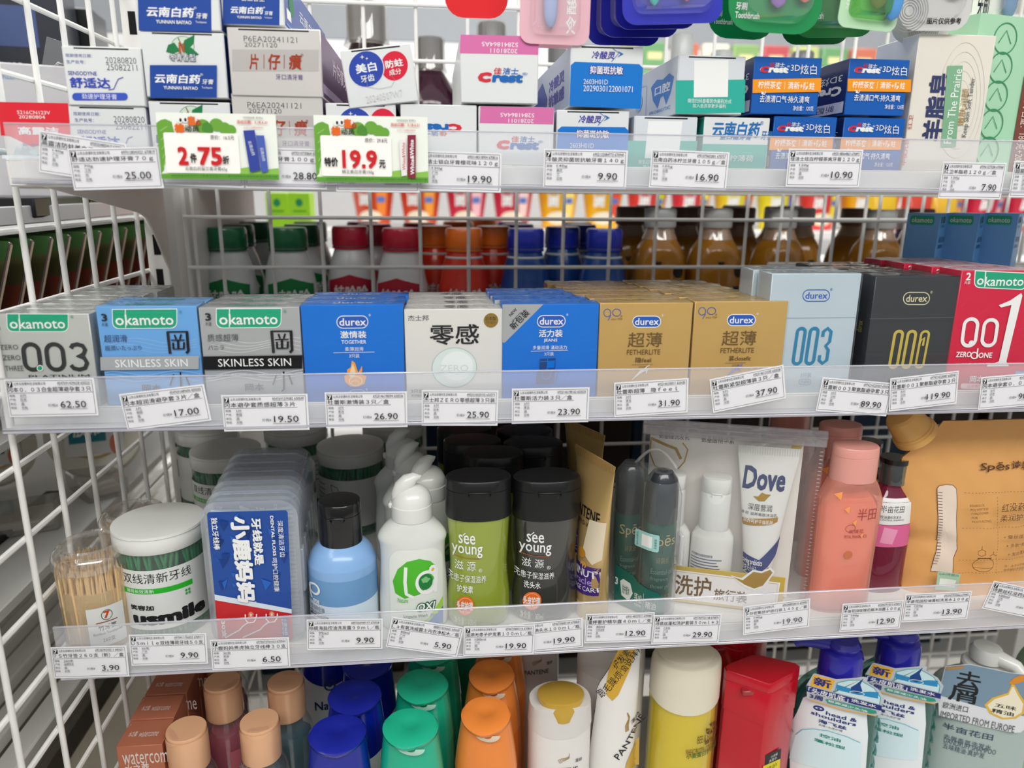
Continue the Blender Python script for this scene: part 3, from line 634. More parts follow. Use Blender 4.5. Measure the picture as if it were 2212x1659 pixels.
c = Carton('C', (730, 680), (1100, 690), (730, 990), (1095, 998), TY, .17, NV, zb=zt, side=NVD, flap=False)
three(c, 100, 352, .92); c.done('toothpaste_carton', 'navy and orange toothpaste carton, bottom left of the four', 'toothpaste box', 'toothpaste cartons')
c = Carton('C', (1140, 685), (1505, 690), (1140, 992), (1490, 998), TY, .17, NV, zb=zt, side=NVD, flap=False)
three(c, 516, 352, .9); c.done('toothpaste_carton', 'navy and orange toothpaste carton, bottom right of the four', 'toothpaste box', 'toothpaste cartons')
c = Carton('C', (625, 328), (1022, 345), (605, 665), (995, 682), TY-.001, .17, NV, side=NVD, flap=False)
three(c, 0, 0); c.done('toothpaste_carton', 'navy and orange toothpaste carton, top left of the four', 'toothpaste box', 'toothpaste cartons')
c = Carton('C', (1185, 345), (1540, 350), (1155, 680), (1505, 680), TY-.001, .17, NV, side=NVD, flap=False)
three(c, 556, 12, .93); c.done('toothpaste_carton', 'navy and orange toothpaste carton, top right of the four', 'toothpaste box', 'toothpaste cartons')

# ---- soap carton
CREAM = mat('cream_board', '#e2ddd2', .4, coat=.15)
c = Carton('C', (1558, 292), (2045, 310), (1500, 1000), (1935, 1000), TY+.001, .05, CREAM, zb=zt, flap=False, side=mat('white_board_side', '#dddcd8', .4), H=.0885, W=.0555)
D = c.D
for k in range(6): D.ring(1850, 640, 30+k*24, 60+k*48, 3, ink('#d9d8c8'))
D.ell(1840, 660, 24, 40, ink('#f4f0dc'))
D.t('羊脂皂', 1628, 495, 1762, 845, ink('#333c66'), rot=90, bold=.04); D.rect(1745, 458, 1842, 880, ink('#7fb08c')); D.t('From The Prairie', 1775, 475, 1825, 862, WHITE, rot=90)
D.t('嫩肤润颜', 1845, 575, 1890, 770, ink('#a8863a'), rot=90); D.t('Keep Skin Soft Tender', 1885, 520, 1925, 830, GREYINK, rot=90); D.t('红卫', 1520, 705, 1548, 780, ink('#c0392b'), rot=90); D.t('中视元创', 1495, 830, 1530, 970, ink('#c0392b'), rot=90)
c.done('soap_carton', 'cream upright soap carton standing right of the navy cartons', 'soap box')

# ---- pale green soap pack
PG = mat('pale_green_film', '#a9d8b4', .3, coat=.4, bump=.2, bscale=25)
p = at(2075, 330, -.265); mb = MB(); W, dd, H = .115, .055, .105
mb.rings([[(x*W/2, dd/2*y-(.004 if abs(z-.5) < .3 else 0)*0+dd/2, z*H) for x, y in ((-1, -1), (0, -1.08), (1, -1), (1, 0), (1, 1), (0, 1), (-1, 1), (-1, 0))] for z in (0, .12, .5, .88, 1)], PG, True, True, True)
D = Dec(mb, lambda u, v, h: (u-W/2, -h-.0022*(1-abs(u-W/2)/(W/2)), v), W, H, (0, 0), (100, 0), (0, 100), h0=.0003)
for i, y in enumerate((14, 32, 50, 68, 86)):
    D.ring(22, y, 9, 9.5, .7, ink('#3f8f62')); D.line([(17, y+3), (22, y-5), (27, y+3)], .6, ink('#3f8f62'))
D.rect(42, 36, 56, 99, mat('print_brown', '#7a4034', .5)); D.t('包装材净含量：180克+20克', 45, 40, 53, 96, ink('#e8cfc4'), rot=-90)
D.poly([(56, 10), (60, 0), (78, 4), (72, 26), (58, 36), (44, 34)], ink('#3a9a46')); D.poly([(44, 34), (60, 20), (84, 20), (72, 34)], ink('#5cb551'))
D.rect(58, 30, 99, 68, ink('#c8e6cc')); D.t('植物氨基酸', 60, 34, 72, 64, ink('#2f7d4b'), rot=-90); D.ring(66, 82, 7, 7, .8, ink('#2d5f9a'))
o = mb.build('soap_pack', None, (p.x+.052, -.255, zt), (0, 0, math.radians(14))); tag(o, 'pale green film soap pack with leaves at the right edge of the upper shelf', 'soap pack')

# ---- green offer cards
def offer(TL, TR, BL, off, orig, big, tail, cap, kind, label, H=.0465):
    Yc = RLY['top']-.0045; a, b = at(*TL, Yc), at(*TR, Yc); W = b.x-a.x; bl = at(*BL, Yc); H = a.z-bl.z
    mb = MB(); mb.box(-W/2, W/2, 0, .0003, 0, H, mat('offer_card', '#eef3ea', .4, coat=.3), .0001)
    D = Dec(mb, fn_front(W), W, H, (0, 0), (780, 0), (0, 435), h0=.00005)
    G1 = ink('#6aa53a'); G2 = ink('#4c8a32'); OR_ = ink('#e5691e'); R_ = ink('#cf1f26'); LT = ink('#b8d98a')
    D.poly([(0, 70), (30, 50), (60, 42), (100, 60), (110, 130), (60, 160), (40, 280), (20, 380), (0, 400)], G1)
    for k in range(5): D.line([(20, 120+k*60), (70, 90+k*40)], 3, LT)
    for cx, cy, r in ((300, 85, 45), (390, 75, 42), (440, 95, 38), (480, 105, 32)): D.ell(cx, cy, r*1.1, r, G1)
    D.poly([(290, 110), (300, 70), (330, 55), (360, 80), (365, 120), (330, 135)], G2)
    D.poly([(520, 360), (620, 345), (700, 365), (779, 355), (779, 434), (1, 434), (1, 400), (300, 395), (520, 395)], ink('#8cc152')); D.poly([(1, 405), (250, 395), (779, 398), (779, 434), (1, 434)], ink('#5f9f3a'))
    D.rect(40, 130, 525, 395, ink('#fbf8f3'), 12)
    D.ell(155, 45, 20, 24, WHITE); D.ell(190, 42, 20, 24, WHITE); D.ell(160, 48, 8, 12, BLACK); D.ell(192, 46, 8, 12, BLACK)
    D.t('童', 205, 22, 258, 80, OR_, bold=.07); D.t('心', 258, 40, 292, 78, R_, bold=.05); D.t('棕', 118, 72, 180, 130, OR_, bold=.08); D.t('动员', 184, 82, 276, 124, ink('#3a4a2a'), bold=.04)
    D.t(orig, 345, 142, 500, 172, BLACK); D.t('活动日期：5.18-6.21', 525, 42, 725, 64, R_, bold=.02); D.t('*活动商品有限  售完即止', 565, 18, 700, 32, BLACK); D.t('5.29-5.30期间除外', 570, 82, 698, 94, R_)
    if kind == 0:
        D.t('2', 124, 222, 190, 342, R_, bold=.04); D.t('件', 203, 264, 245, 328, BLACK, bold=.04); D.t('75', 256, 222, 412, 342, R_, bold=.04); D.t('折', 415, 278, 458, 332, BLACK, bold=.04)
    else:
        D.t('特价', 62, 272, 155, 332, BLACK, bold=.04); D.t('19.9', 185, 222, 425, 342, R_, bold=.035); D.t('元', 438, 285, 482, 338, BLACK, bold=.04)
    D.t(cap, 165 if kind == 0 else 180, 352, 440 if kind == 0 else 400, 382, BLACK)
    if kind == 0:
        B = ink('#33459c'); D.poly([(565, 110), (640, 105), (660, 370), (590, 385)], B); D.poly([(645, 140), (700, 140), (712, 375), (668, 388)], ink('#4a5fb4')); D.t('云南白药', 590, 150, 632, 300, WHITE, rot=-78); D.t('云南白药', 668, 200, 698, 330, WHITE, rot=-84)
    else:
        D.poly([(580, 150), (625, 150), (630, 385), (592, 392)], ink('#e9e4e4')); D.poly([(640, 120), (698, 118), (690, 405), (635, 398)], ink('#8a2340')); D.t('White&White', 600, 170, 622, 350, R_, rot=90); D.t('White&White', 655, 150, 682, 380, WHITE, rot=90, bold=.03)
    D.t('活动商品详见店内公示数量有限售完为止最终解释权归本店所有请以实物为准', 70, 408, 770, 418, BLACK)
    o = mb.build('offer_card', None, ((a.x+b.x)/2+.0006, Yc, bl.z), (math.radians(-1), 0, 0)); tag(o, label, 'offer card', 'offer cards')
offer((332, 242), (592, 243), (340, 386), 0, '原价：16.5元', '', '', '云南白药留兰香牙膏65g', 0, 'green and white offer card with the red figure 75, clipped to the upper rail')
offer((674, 248), (921, 254), (684, 393), 0, '原价：29.8元', '', '', '狮王美白牙膏150g', 1, 'green and white offer card with the red price 19.9, clipped to the upper rail')
# ---------------------------------------------------------------- small square cartons on the middle shelf
FILM = clear('cellophane', haze=.01, gloss=.022, rough=.12, bump=.6, bscale=45)
zm = DECK['mid']; MY = -.3035
TEALG = ink('#12a37a'); SLV = mat('silver_print', '#b7babb', .3, .25, coat=.3); SILVB = mat('silver_board_film', '#cdd0ca', .3, .25, coat=.4, bump=.02, bscale=30)
def logo_oka(D, x0, y0, x1, y1, edge=WHITE):
    w = x1-x0; h = y1-y0; r = h*.32
    def sh(k): return [(x0+k, y0+k), (x1-k, y0+k), (x1-k, y1-r)] + [(x1-k-r*(1-math.cos(t)), y1-r+(r-k)*math.sin(t)) for t in (.4, .8, 1.2, 1.57)] + [(x0+k+r*(1-math.cos(t)), y1-r+(r-k)*math.sin(t)) for t in (1.57, 1.2, .8, .4)] + [(x0+k, y1-r)]
    D.poly(sh(0), edge); D.poly(sh(5), TEALG); D.line([(x0+w*.205, y0+4), (x0+w*.205, y1-8)], 6, edge)
    D.t('o', x0+w*.05, y0+h*.44, x0+w*.18, y0+h*.82, WHITE, bold=.015); D.t('kamoto', x0+w*.20, y0+h*.28, x0+w*.94, y0+h*.82, WHITE, bold=.015)
    D.t('®', x1+12, y0+10, x1+32, y0+32, TEALG)
def durex(D, x0, y0, x1, y1, fill, edge=WHITE, txt=WHITE, lw=5):
    h = y1-y0; r = h/2-.5
    if fill: D.rect(x0, y0, x1, y1, edge, r); D.rect(x0+lw, y0+lw, x1-lw, y1-lw, fill, r-lw)
    else: D.rring(x0, y0, x1, y1, r, lw, edge)
    D.t('durex', x0+h*.22, y0+h*.20, x1-h*.18, y1-h*.22, txt, bold=.012); D.t('®', x1+2, y0-10, x1+16, y0+6, edge)
def wav(D, x0, x1, ys, m, w=2, amp=14, per=300):
    for k, y in enumerate(ys): D.line([(x0+(x1-x0)*i/18, y+amp*math.sin((x0+(x1-x0)*i/18)/per*2*PI+k*.35)) for i in range(19)], w, m)
BOXG = {}
def row(c, name, label, n, step, group, film=FILM, shift=0, ord_=('second', 'third', 'fourth', 'fifth', 'sixth', 'seventh', 'eighth'), cat='small carton', first='front one', jit=.0015):
    r = c.done(name, label+', '+first, cat, group, film)
    for i in range(1, n):
        dup(r, (c.x+shift*i+random.uniform(-jit, jit), c.Y+step*i, c.z), (0, 0, 0), '%s, %s in line' % (label, ord_[i-1]))
    return r

# 1 silver 0.03
c = Carton('D', (-28, 838), (572, 832), (50, 1445), (650, 1425), MY, .0195, SILVB, zb=zm, flap=False); D = c.D
D.t('片装', -18, 910, 12, 940, BLACK)
logo_oka(D, 52, 832, 446, 950)
K = ink('#2b2e2e')
def zero(D, x, y, w, h, lw, m, sh=0): D.line([(a+(y+h/2-b)*sh, b) for a, b in rrect(x, y, x+w, y+h, w*.48, 8)], lw, m, True)
def three3(D, x, y, w, h, lw, m, sh=0):
    p = [(x+w*.08, y+h*.16), (x+w*.2, y+h*.04), (x+w*.5, y), (x+w*.82, y+h*.06), (x+w*.95, y+h*.22), (x+w*.82, y+h*.40), (x+w*.45, y+h*.47), (x+w*.85, y+h*.54), (x+w, y+h*.74), (x+w*.85, y+h*.94), (x+w*.5, y+h), (x+w*.15, y+h*.95), (x, y+h*.82)]
    D.line([(a+(y+h/2-b)*sh, b) for a, b in p], lw, m)
zero(D, 158, 1028, 98, 165, 28, K, -.1); zero(D, 305, 1028, 105, 165, 28, K, -.1); three3(D, 455, 1028, 105, 165, 28, K, -.08)
D.ell(258, 1183, 21, 21, WHITE); D.ell(258, 1183, 15, 15, TEALG)
D.t('ZERO', 5, 1030, 122, 1062, GREYINK); D.t('ZERO', 22, 1098, 136, 1130, GREYINK); D.t('THREE', 35, 1166, 152, 1200, GREYINK); D.t('PLATINUM', 185, 1226, 580, 1250, K)
row(c, 'condom_carton', 'silver carton with a green logo and large black digits 0.03', 7, .0204, 'silver cartons with large black digits', shift=.0012)
# 2 blue skinless
LBL = mat('print_sky_blue', '#6aa8e2', .35, 0, coat=.1)
def skin(c, dx, band, txt, a, b, tm, dark):
    D = c.D; X = lambda x: x+dx
    wav(D, X(700), X(1285), [1010, 1030, 1050, 1070], ink('#9cc4ef') if not dark else ink('#e4e4e4'), 3, 18, 500)
    logo_oka(D, X(733), 806, X(1158), 932)
    D.t('3', X(665), 835, X(702), 882, BLACK, bold=.03); D.t('片装', X(667), 890, X(706), 915, BLACK)
    D.t(a, X(678), 968, X(678+len(a)*50), 1015, ink('#24406e') if not dark else GREYINK); D.t(b, X(683), 1036, X(683+len(b)*34), 1068, ink('#24406e') if not dark else GREYINK)
    # big brush character built as strokes
    for p, w in (([(1095, 950), (1110, 1092)], 14), ([(1092, 952), (1228, 952)], 7), ([(1222, 948), (1232, 1075), (1218, 1090)], 14), ([(1140, 970), (1152, 1000)], 9), ([(1185, 968), (1175, 1000)], 9), ([(1118, 1005), (1208, 1005)], 6), ([(1164, 1005), (1166, 1060)], 12), ([(1132, 1020), (1134, 1062)], 10), ([(1204, 1018), (1203, 1062)], 10), ([(1130, 1062), (1208, 1060)], 6)):
        D.line([(X(x), y) for x, y in p], w*1.35, BLACK)
    D.rect(X(652), 1108, X(1302), 1194, band); D.t(txt, X(748), 1126, X(1228), 1176, tm)
    wav(D, X(680), X(1310), [1215, 1235, 1255], ink('#9cc4ef') if not dark else ink('#e4e4e4'), 3, 14, 420)
    D.line([(X(1180), 1212), (X(1184), 1330), (X(1170), 1342)], 11, BLACK); D.line([(X(1135), 1225), (X(1110), 1300)], 8, BLACK); D.line([(X(1215), 1235), (X(1240), 1300)], 10, BLACK)
    D.t('岡本', X(925), 1288, X(1050), 1335, GREYINK, bold=.02)
c = Carton('D', (625, 790), (1280, 790), (690, 1430), (1315, 1424), MY, .0195, LBL, zb=zm, flap=False)
skin(c, 0, SLV, 'SKINLESS SKIN', '超润滑', '超潤いたっぷり', WHITE, False)
D = c.T; D.t('okamoto', 25, 30, 75, 75, TEALG, bold=.03)
row(c, 'condom_carton', 'light blue carton with a green logo and silver band', 2, .0204, 'light blue cartons on the middle shelf', shift=.0006)
# 3 grey skinless
c = Carton('D', (1283, 800), (1935, 800), (1338, 1422), (1968, 1415), MY, .0195, SLV, zb=zm, flap=False)
skin(c, 664, ink('#141416'), 'SKINLESS SKIN', '质感超薄', 'バニラ', WHITE, True)
c.T.t('okamoto', 25, 30, 75, 75, TEALG, bold=.03)
row(c, 'condom_carton', 'grey carton with a green logo and black band', 3, .0204, 'grey cartons with a black band', shift=.0012)
# 4 blue flame
DBL = mat('print_azure', '#0070d2', .4, 0, coat=0); FL1 = ink('#f7a33c'); FL2 = ink('#f5d9a6'); DXB = ink('#1d57b8')
def strokes(D, P, w, m):
    for p in P: D.line(p, w, m)
c = Carton('E', (-148, 780), (506, 780), (-118, 1405), (530, 1400), MY, .0195, DBL, zb=zm, flap=False); D = c.D
durex(D, 80, 848, 284, 930, DXB); D.t('激情装', 105, 946, 272, 992, WHITE, bold=.02); D.t('TOGETHER', 112, 1004, 272, 1028, WHITE, bold=.01)
D.t('柔薄润滑', 134, 1048, 254, 1074, WHITE); D.line([(60, 1084), (326, 1082)], 3, WHITE); D.t('3只装', 162, 1092, 228, 1118, WHITE)
D.poly([(180, 1135), (200, 1150), (214, 1195), (222, 1215), (246, 1170), (248, 1200), (240, 1225), (275, 1238), (262, 1290), (225, 1308), (170, 1306), (135, 1275), (130, 1235), (150, 1225), (148, 1195), (172, 1180)][::-1], FL1)
D.poly([(185, 1155), (200, 1190), (205, 1230), (180, 1250), (160, 1235), (172, 1195)], FL2); D.ring(205, 1270, 42, 30, 7, FL2); D.ring(200, 1285, 24, 18, 5, FL2)
durex(D, 160, 1328, 268, 1390, None, lw=3)
c.T.t('durex', 30, 35, 70, 70, WHITE)
row(c, 'condom_carton', 'azure blue carton with an orange flame picture', 3, .0204, 'azure cartons with flame', shift=.0006)
# 5 white zero
WB = mat('white_satin_board', '#dcdbd5', .35, coat=.25)
c = Carton('E', (520, 810), (1150, 812), (530, 1402), (1152, 1385), MY, .0195, WB, zb=zm, flap=False); D = c.D
D.t('杰士邦', 544, 848, 676, 884, GREYINK, bold=.01); D.ell(1076, 886, 47, 47, mat('gold_foil', '#c9a24c', .3, .8)); D.t('日本製', 1042, 862, 1108, 886, BLACK); D.t('テクノロジー', 1044, 890, 1106, 908, BLACK)
D.t('零感', 682, 908, 1000, 1040, BLACK, bold=.015)
D.ell(842, 1190, 145, 130, ink('#dbe6e2')); D.ell(860, 1180, 105, 96, ink('#e9f0ed')); D.ring(842, 1190, 145, 130, 3, ink('#9fc0c4')); D.t('ZERO', 750, 1172, 934, 1214, ink('#cfdcdb'))
D.t('3只装', 560, 1328, 640, 1354, GREYINK); D.t('天然胶乳', 560, 1362, 640, 1380, GREYINK)
c.T.t('零感', 40, 20, 66, 80, GREYINK)
row(c, 'condom_carton', 'white carton with two large black characters and a pale disc', 4, .0212, 'white cartons with a pale disc', shift=-.0006)
# 6 jeans
c = Carton('E', (1140, 773), (1775, 772), (1157, 1380), (1755, 1372), MY, .0195, DBL, zb=zm, flap=False); D = c.D
D.poly([(1142, 774), (1408, 773), (1165, 1015), (1145, 1015)], SLV); D.t('NEW', 1183, 795, 1240, 852, BLACK, rot=46, bold=.03); D.t('新包装', 1185, 800, 1325, 938, BLACK, rot=46, bold=.02); D.line([(1205, 882), (1262, 824)], 3, BLACK)
durex(D, 1370, 842, 1558, 920, DXB); D.t('活力装', 1386, 934, 1542, 982, WHITE, bold=.02); D.t('JEANS', 1420, 992, 1510, 1016, WHITE, bold=.01)
D.t('多量润滑 涌动活力', 1350, 1036, 1576, 1062, WHITE); D.line([(1338, 1072), (1584, 1067)], 3, WHITE); D.t('3只装', 1428, 1078, 1490, 1102, WHITE)
J = ink('#17407e'); D.poly([(1400, 1122), (1505, 1118), (1502, 1280), (1382, 1285), (1385, 1215), (1402, 1190)], J); D.line([(1452, 1120), (1450, 1190)], 4, DBL); D.line([(1402, 1140), (1503, 1136)], 4, DBL); D.ring(1450, 1222, 28, 34, 4, DBL); D.poly([(1450, 1140), (1500, 1138), (1498, 1180), (1450, 1182)], DBL)
D.line([(1505, 1205), (1530, 1200), (1510, 1270)], 4, J)
row(c, 'condom_carton', 'azure blue carton with a grey corner stripe and jeans pocket', 4, .0208, 'azure cartons with a grey corner', shift=-.0022)
# 7, 8 gold
GOLD = mat('gold_board', '#cda862', .33, .2, coat=.3); BRN = ink('#6d5227'); FEA = ink('#e9e6e2')
def gold(D, ox, s, sub, f):
    X = lambda x: ox+x*s
    durex(D, X(205), 880-4, X(205+184), 956-4, DXB)
    D.ring(X(45), 818+40, 22, 24, 4, DXB); D.line([(X(66), 858), (X(64), 880), (X(50), 905)], 4, DXB); D.ring(X(104), 818+38, 26, 22, 4, DXB); D.t('since 1929', X(70), 890, X(140), 902, BRN); D.t('th', X(128), 872, X(140), 884, BRN)
    D.t('超薄', X(178), 982, X(398), 1076, BRN); D.t('FETHERLITE', X(172), 1092, X(388), 1124, BRN); D.t(sub, X(228), 1142, X(330 if f else 370), 1176, BRN, bold=.01); D.line([(X(205), 1190), (X(340), 1188)], 2, BRN); D.t('3只装', X(250), 1198, X(300), 1214, BRN)
    Fm = FEA if f else ink('#7c7cc0')
    for k in range(9): D.line([(X(205+k*6), 1290-k*7), (X(240+k*10), 1262-k*9), (X(305-k), 1215+k*4)], 5, Fm)
c = Carton('E', (1780, 762+35), (2382, 757+35), (1760, 1397), (2350, 1390), MY, .0195, GOLD, zb=zm, flap=False)
c = Carton('E', (1782, 760), (2376, 756), (1760, 1362), (2350, 1355), MY, .0195, GOLD, zb=zm, flap=False)
D = c.D; D.TL = V((1782, 797)); gold(D, 1782, 1.0, '隐feel', True)
row(c, 'condom_carton', 'golden carton with a white feather, left golden row', 6, .0208, 'golden cartons, left row', shift=-.0042)
c = Carton('F', (275, 690), (825, 686), (240, 1240), (772, 1228), MY, .0195, GOLD, zb=zm, flap=False)
D = Dec(c.body, fn_front(c.W), c.W, c.H, (1782, 797), (2376, 793), (1760, 1399), h0=.00006); gold(D, 1782, 1.0, '紧closefit', False)
row(c, 'condom_carton', 'golden carton with a violet feather, right golden row', 6, .0208, 'golden cartons, right row', shift=-.0040)
# 9 holographic 003
HOLO = mat('iridescent_board', '#cfe0ea', .28, .1, coat=.5, film=420, var=.08, vscale=18); CASE = clear('clear_sleeve', haze=.06, gloss=.08, rough=.1, hazecol='#9a9fa2'); TB = ink('#1287b4')
def longnum(D, segs, y0, y1, m, lw):
    for x, k in segs:
        if k == '0': D.line([(a+(1000-b)*.12, b) for a, b in rrect(x, y0, x+46, y1, 22, 6)], lw, m, True)
        elif k == '3':
            ym = (y0+y1)/2; p = [(x, y0+50), (x, y0+20), (x+23, y0), (x+46, y0+20), (x+46, ym-25), (x+26, ym), (x+46, ym+25), (x+46, y1-20), (x+23, y1), (x, y1-20), (x, y1-50)]; D.line([(a+(1000-b)*.12, b) for a, b in p], lw, m)
        else: D.line([(a+(1000-b)*.12, b) for a, b in rrect(x, y0, x+46, y1, 22, 6)], lw*.8, m, True); D.line([(a+(1000-b)*.12, b) for a, b in ((x+2, y0+60), (x+22, y0+36), (x+22, y0+86))], lw*.8, m)
c = Carton('F', (730, 488), (1250, 488), (672, 1192), (1186, 1188), MY+.001, .0225, HOLO, zb=zm, flap=False); D = c.D
durex(D, 908, 582, 1064, 648, None, edge=DXB, txt=DXB, lw=5); D.line([(722, 744), (1222, 744)], 3, ink('#9fb3c4')); 
longnum(D, ((860, '0'), (936, '0'), (1014, '3')), 806, 1016, TB, 19); D.t('3只装', 905, 1070, 970, 1102, ink('#7fa0ba')); D.rring(898, 1110, 968, 1144, 16, 3, ink('#7fa0ba')); D.t('杜蕾斯', 908, 1118, 960, 1136, ink('#7fa0ba'))
r = row(c, 'condom_carton', 'pale iridescent carton with blue digits 003', 2, .0245, 'iridescent cartons', film=CASE, first='front one', shift=-.003)
# 10 black 001
BKB = mat('black_satin_board', '#2c2f33', .35, .1, coat=.3); YEL = ink('#d6c04c')
c = Carton('F', (1330, 508), (1823, 502), (1272, 1185), (1765, 1172), MY+.001, .0225, BKB, zb=zm, flap=False); D = c.D
durex(D, 1493, 598, 1645, 668, None, edge=ink('#e8e2b8'), txt=ink('#e8e2b8'), lw=5); D.line([(1300, 752), (1800, 742)], 3, ink('#5a5d60')); D.line([(1300, 768), (1798, 758)], 2, ink('#25272a'))
longnum(D, ((1435, '0'), (1512, '0'), (1590, '1')), 824, 1040, YEL, 17); D.t('3只装', 1482, 1094, 1540, 1124, ink('#9a9da0'))
c.L.t('durex', 30, 40, 60, 50, YEL, rot=90)
row(c, 'condom_carton', 'black carton with yellow digits 001', 4, .0245, 'black cartons', film=CASE, shift=-.0035)
# 11 red 001
RDB = mat('print_crimson', '#d3173f', .33, coat=.35)
c = Carton('F', (1835, 475), (2325, 452), (1760, 1168), (2248, 1160), MY, .0245, RDB, zb=zm, flap=False, top=mat('pink_white_top', '#ecc9cf', .35, coat=.3)); D = c.D
D.t('2', 1858, 485, 1886, 528, WHITE, bold=.03); D.t('片装', 1850, 532, 1884, 550, WHITE)
logo_oka(D, 1905, 470, 2212, 568); zero(D, 1858, 745, 78, 155, 20, WHITE, .08); zero(D, 1975, 745, 78, 150, 20, WHITE, .08); D.ell(1910, 885, 17, 17, WHITE)
D.poly([(2055, 660), (2120, 630), (2182, 585), (2190, 600), (2125, 985), (2140, 1005), (2140, 1012), (2010, 1018), (2012, 1008), (2055, 995), (2080, 985), (2130, 655), (2095, 665), (2070, 672)], WHITE)
D.t('ZERO', 1822, 935, 1912, 968, WHITE, bold=.03); D.t('ONE', 1955, 935, 2036, 968, WHITE, bold=.03); D.ring(1930, 955, 20, 18, 7, WHITE); D.line([(1948, 912), (1945, 970)], 8, WHITE)
D.t('岡本', 1912, 1074, 1994, 1114, WHITE, bold=.02); D.rect(1858, 1122, 2040, 1154, ink('#f3c9cf'), 14); D.t('日本製', 1900, 1128, 1966, 1146, RDB)
D.rect(2182, 1040, 2240, 1160, LBL)
row(c, 'condom_carton', 'crimson carton with white digits 0.01', 4, .0255, 'crimson cartons', shift=-.0045)
c2 = dup(bpy.data.objects['condom_carton.%03d' % 0] if 'condom_carton.000' in bpy.data.objects else bpy.context.scene.objects[-3], (0, 0, 0)) if False else None
# blue ten packs behind
LB2 = mat('print_mid_blue', '#64a4e0', .35, 0, coat=.3); ty = -.160
for i, (px0, px1, px2, lab) in enumerate(((1995, 2052, 2080, 'left one of the three light blue ten-piece cartons at the back'), (2080, 2137, 2166, 'middle one of the three light blue ten-piece cartons at the back'), (2163, 2222, 2250, 'right one of the three light blue ten-piece cartons at the back'))):
    a, b = at(px0, 470, ty), at(px1, 470, ty); ztop = at(px1, 462, ty).z; H = ztop-zm
    mb = MB(); W = .027; dd = .036; mb.box(-W/2, W/2, 0, dd, 0, H, LB2, .0006)
    D = Dec(mb, fn_front(W), W, H, (0, 0), (80, 0), (0, 100*H/W*.8)); logo_oka(D, 6, 5, 74, 24) if False else (D.rect(8, 6, 66, 30, TEALG, 5), D.t('okamoto', 12, 11, 62, 24, WHITE))
    R = Dec(mb, fn_right(W, dd), dd, H, (0, 0), (60, 0), (0, 100*H/W*.8)); 
    F2 = Dec(mb, fn_front(W), W, H, (0, 0), (80, 0), (0, 100*H/W*.8))
    R.t('10', 8, 8, 34, 26, BLACK, bold=.03); R.t('片装', 10, 30, 30, 38, BLACK); R.t('超润滑', 8, 62, 50, 76, BLACK); R.t('超潤い', 8, 82, 46, 92, BLACK)
    o = mb.build('condom_carton', None, ((a.x+b.x)/2-.004, ty+.012, zm), (0, 0, math.radians(-46))); tag(o, lab, 'carton', 'ten-piece cartons')
# ---------------------------------------------------------------- travel size goods on the lower shelf
zl = DECK['low']
def interp(prof, z):
    P = [(p[0], p[0], p[1]) if len(p) == 2 else p[:3] for p in prof]
    for a, b in zip(P, P[1:]):
        if a[2] <= z <= b[2] or b is P[-1]:
            t = 0 if b[2] == a[2] else max(0, min(1, (z-a[2])/(b[2]-a[2]))); return a[0]+(b[0]-a[0])*t, a[1]+(b[1]-a[1])*t
    return P[0][0], P[0][1]
def fn_curve(prof, W, n=2.0, dz=0):
    def f(u, v, h):
        rx, ry = interp(prof, v+dz); x = u-W/2; t = min(.995, abs(x)/(rx+h)); return (x, -(ry+h)*(1-t**n)**(1/n), v+dz)
    return f
def smooth_prof(p, k=4):
    """Catmull-Rom through (rx,ry,z)"""
    q = [(a[0], a[0], a[1]) if len(a) == 2 else tuple(a[:3]) for a in p]; out = []
    for i in range(len(q)-1):
        p0, p1, p2, p3 = q[max(i-1, 0)], q[i], q[i+1], q[min(i+2, len(q)-1)]
        for j in range(k):
            t = j/k; out.append(tuple(.5*((2*b)+(-a+c)*t+(2*a-5*b+4*c-d)*t*t+(-a+3*b-3*c+d)*t**3) for a, b, c, d in zip(p0, p1, p2, p3)))
    out.append(q[-1]); return [(max(.0002, a), max(.0002, b), c) for a, b, c in out]

CLEARJ = clear('clear_jar', haze=.05, gloss=.10, rough=.03, hazecol='#f4f0e0')
KRAFT = mat('kraft_paper', '#c9ab7c', .7, bump=.15, bscale=250, var=.1, vscale=500)
PICK = mat('bamboo', '#e3c08b', .6, var=.15, vscale=200)
WPL = mat('white_glossy_plastic', '#e2e3df', .25, coat=.4); WLAB = mat('white_label', '#dfe1de', .4, coat=.1)

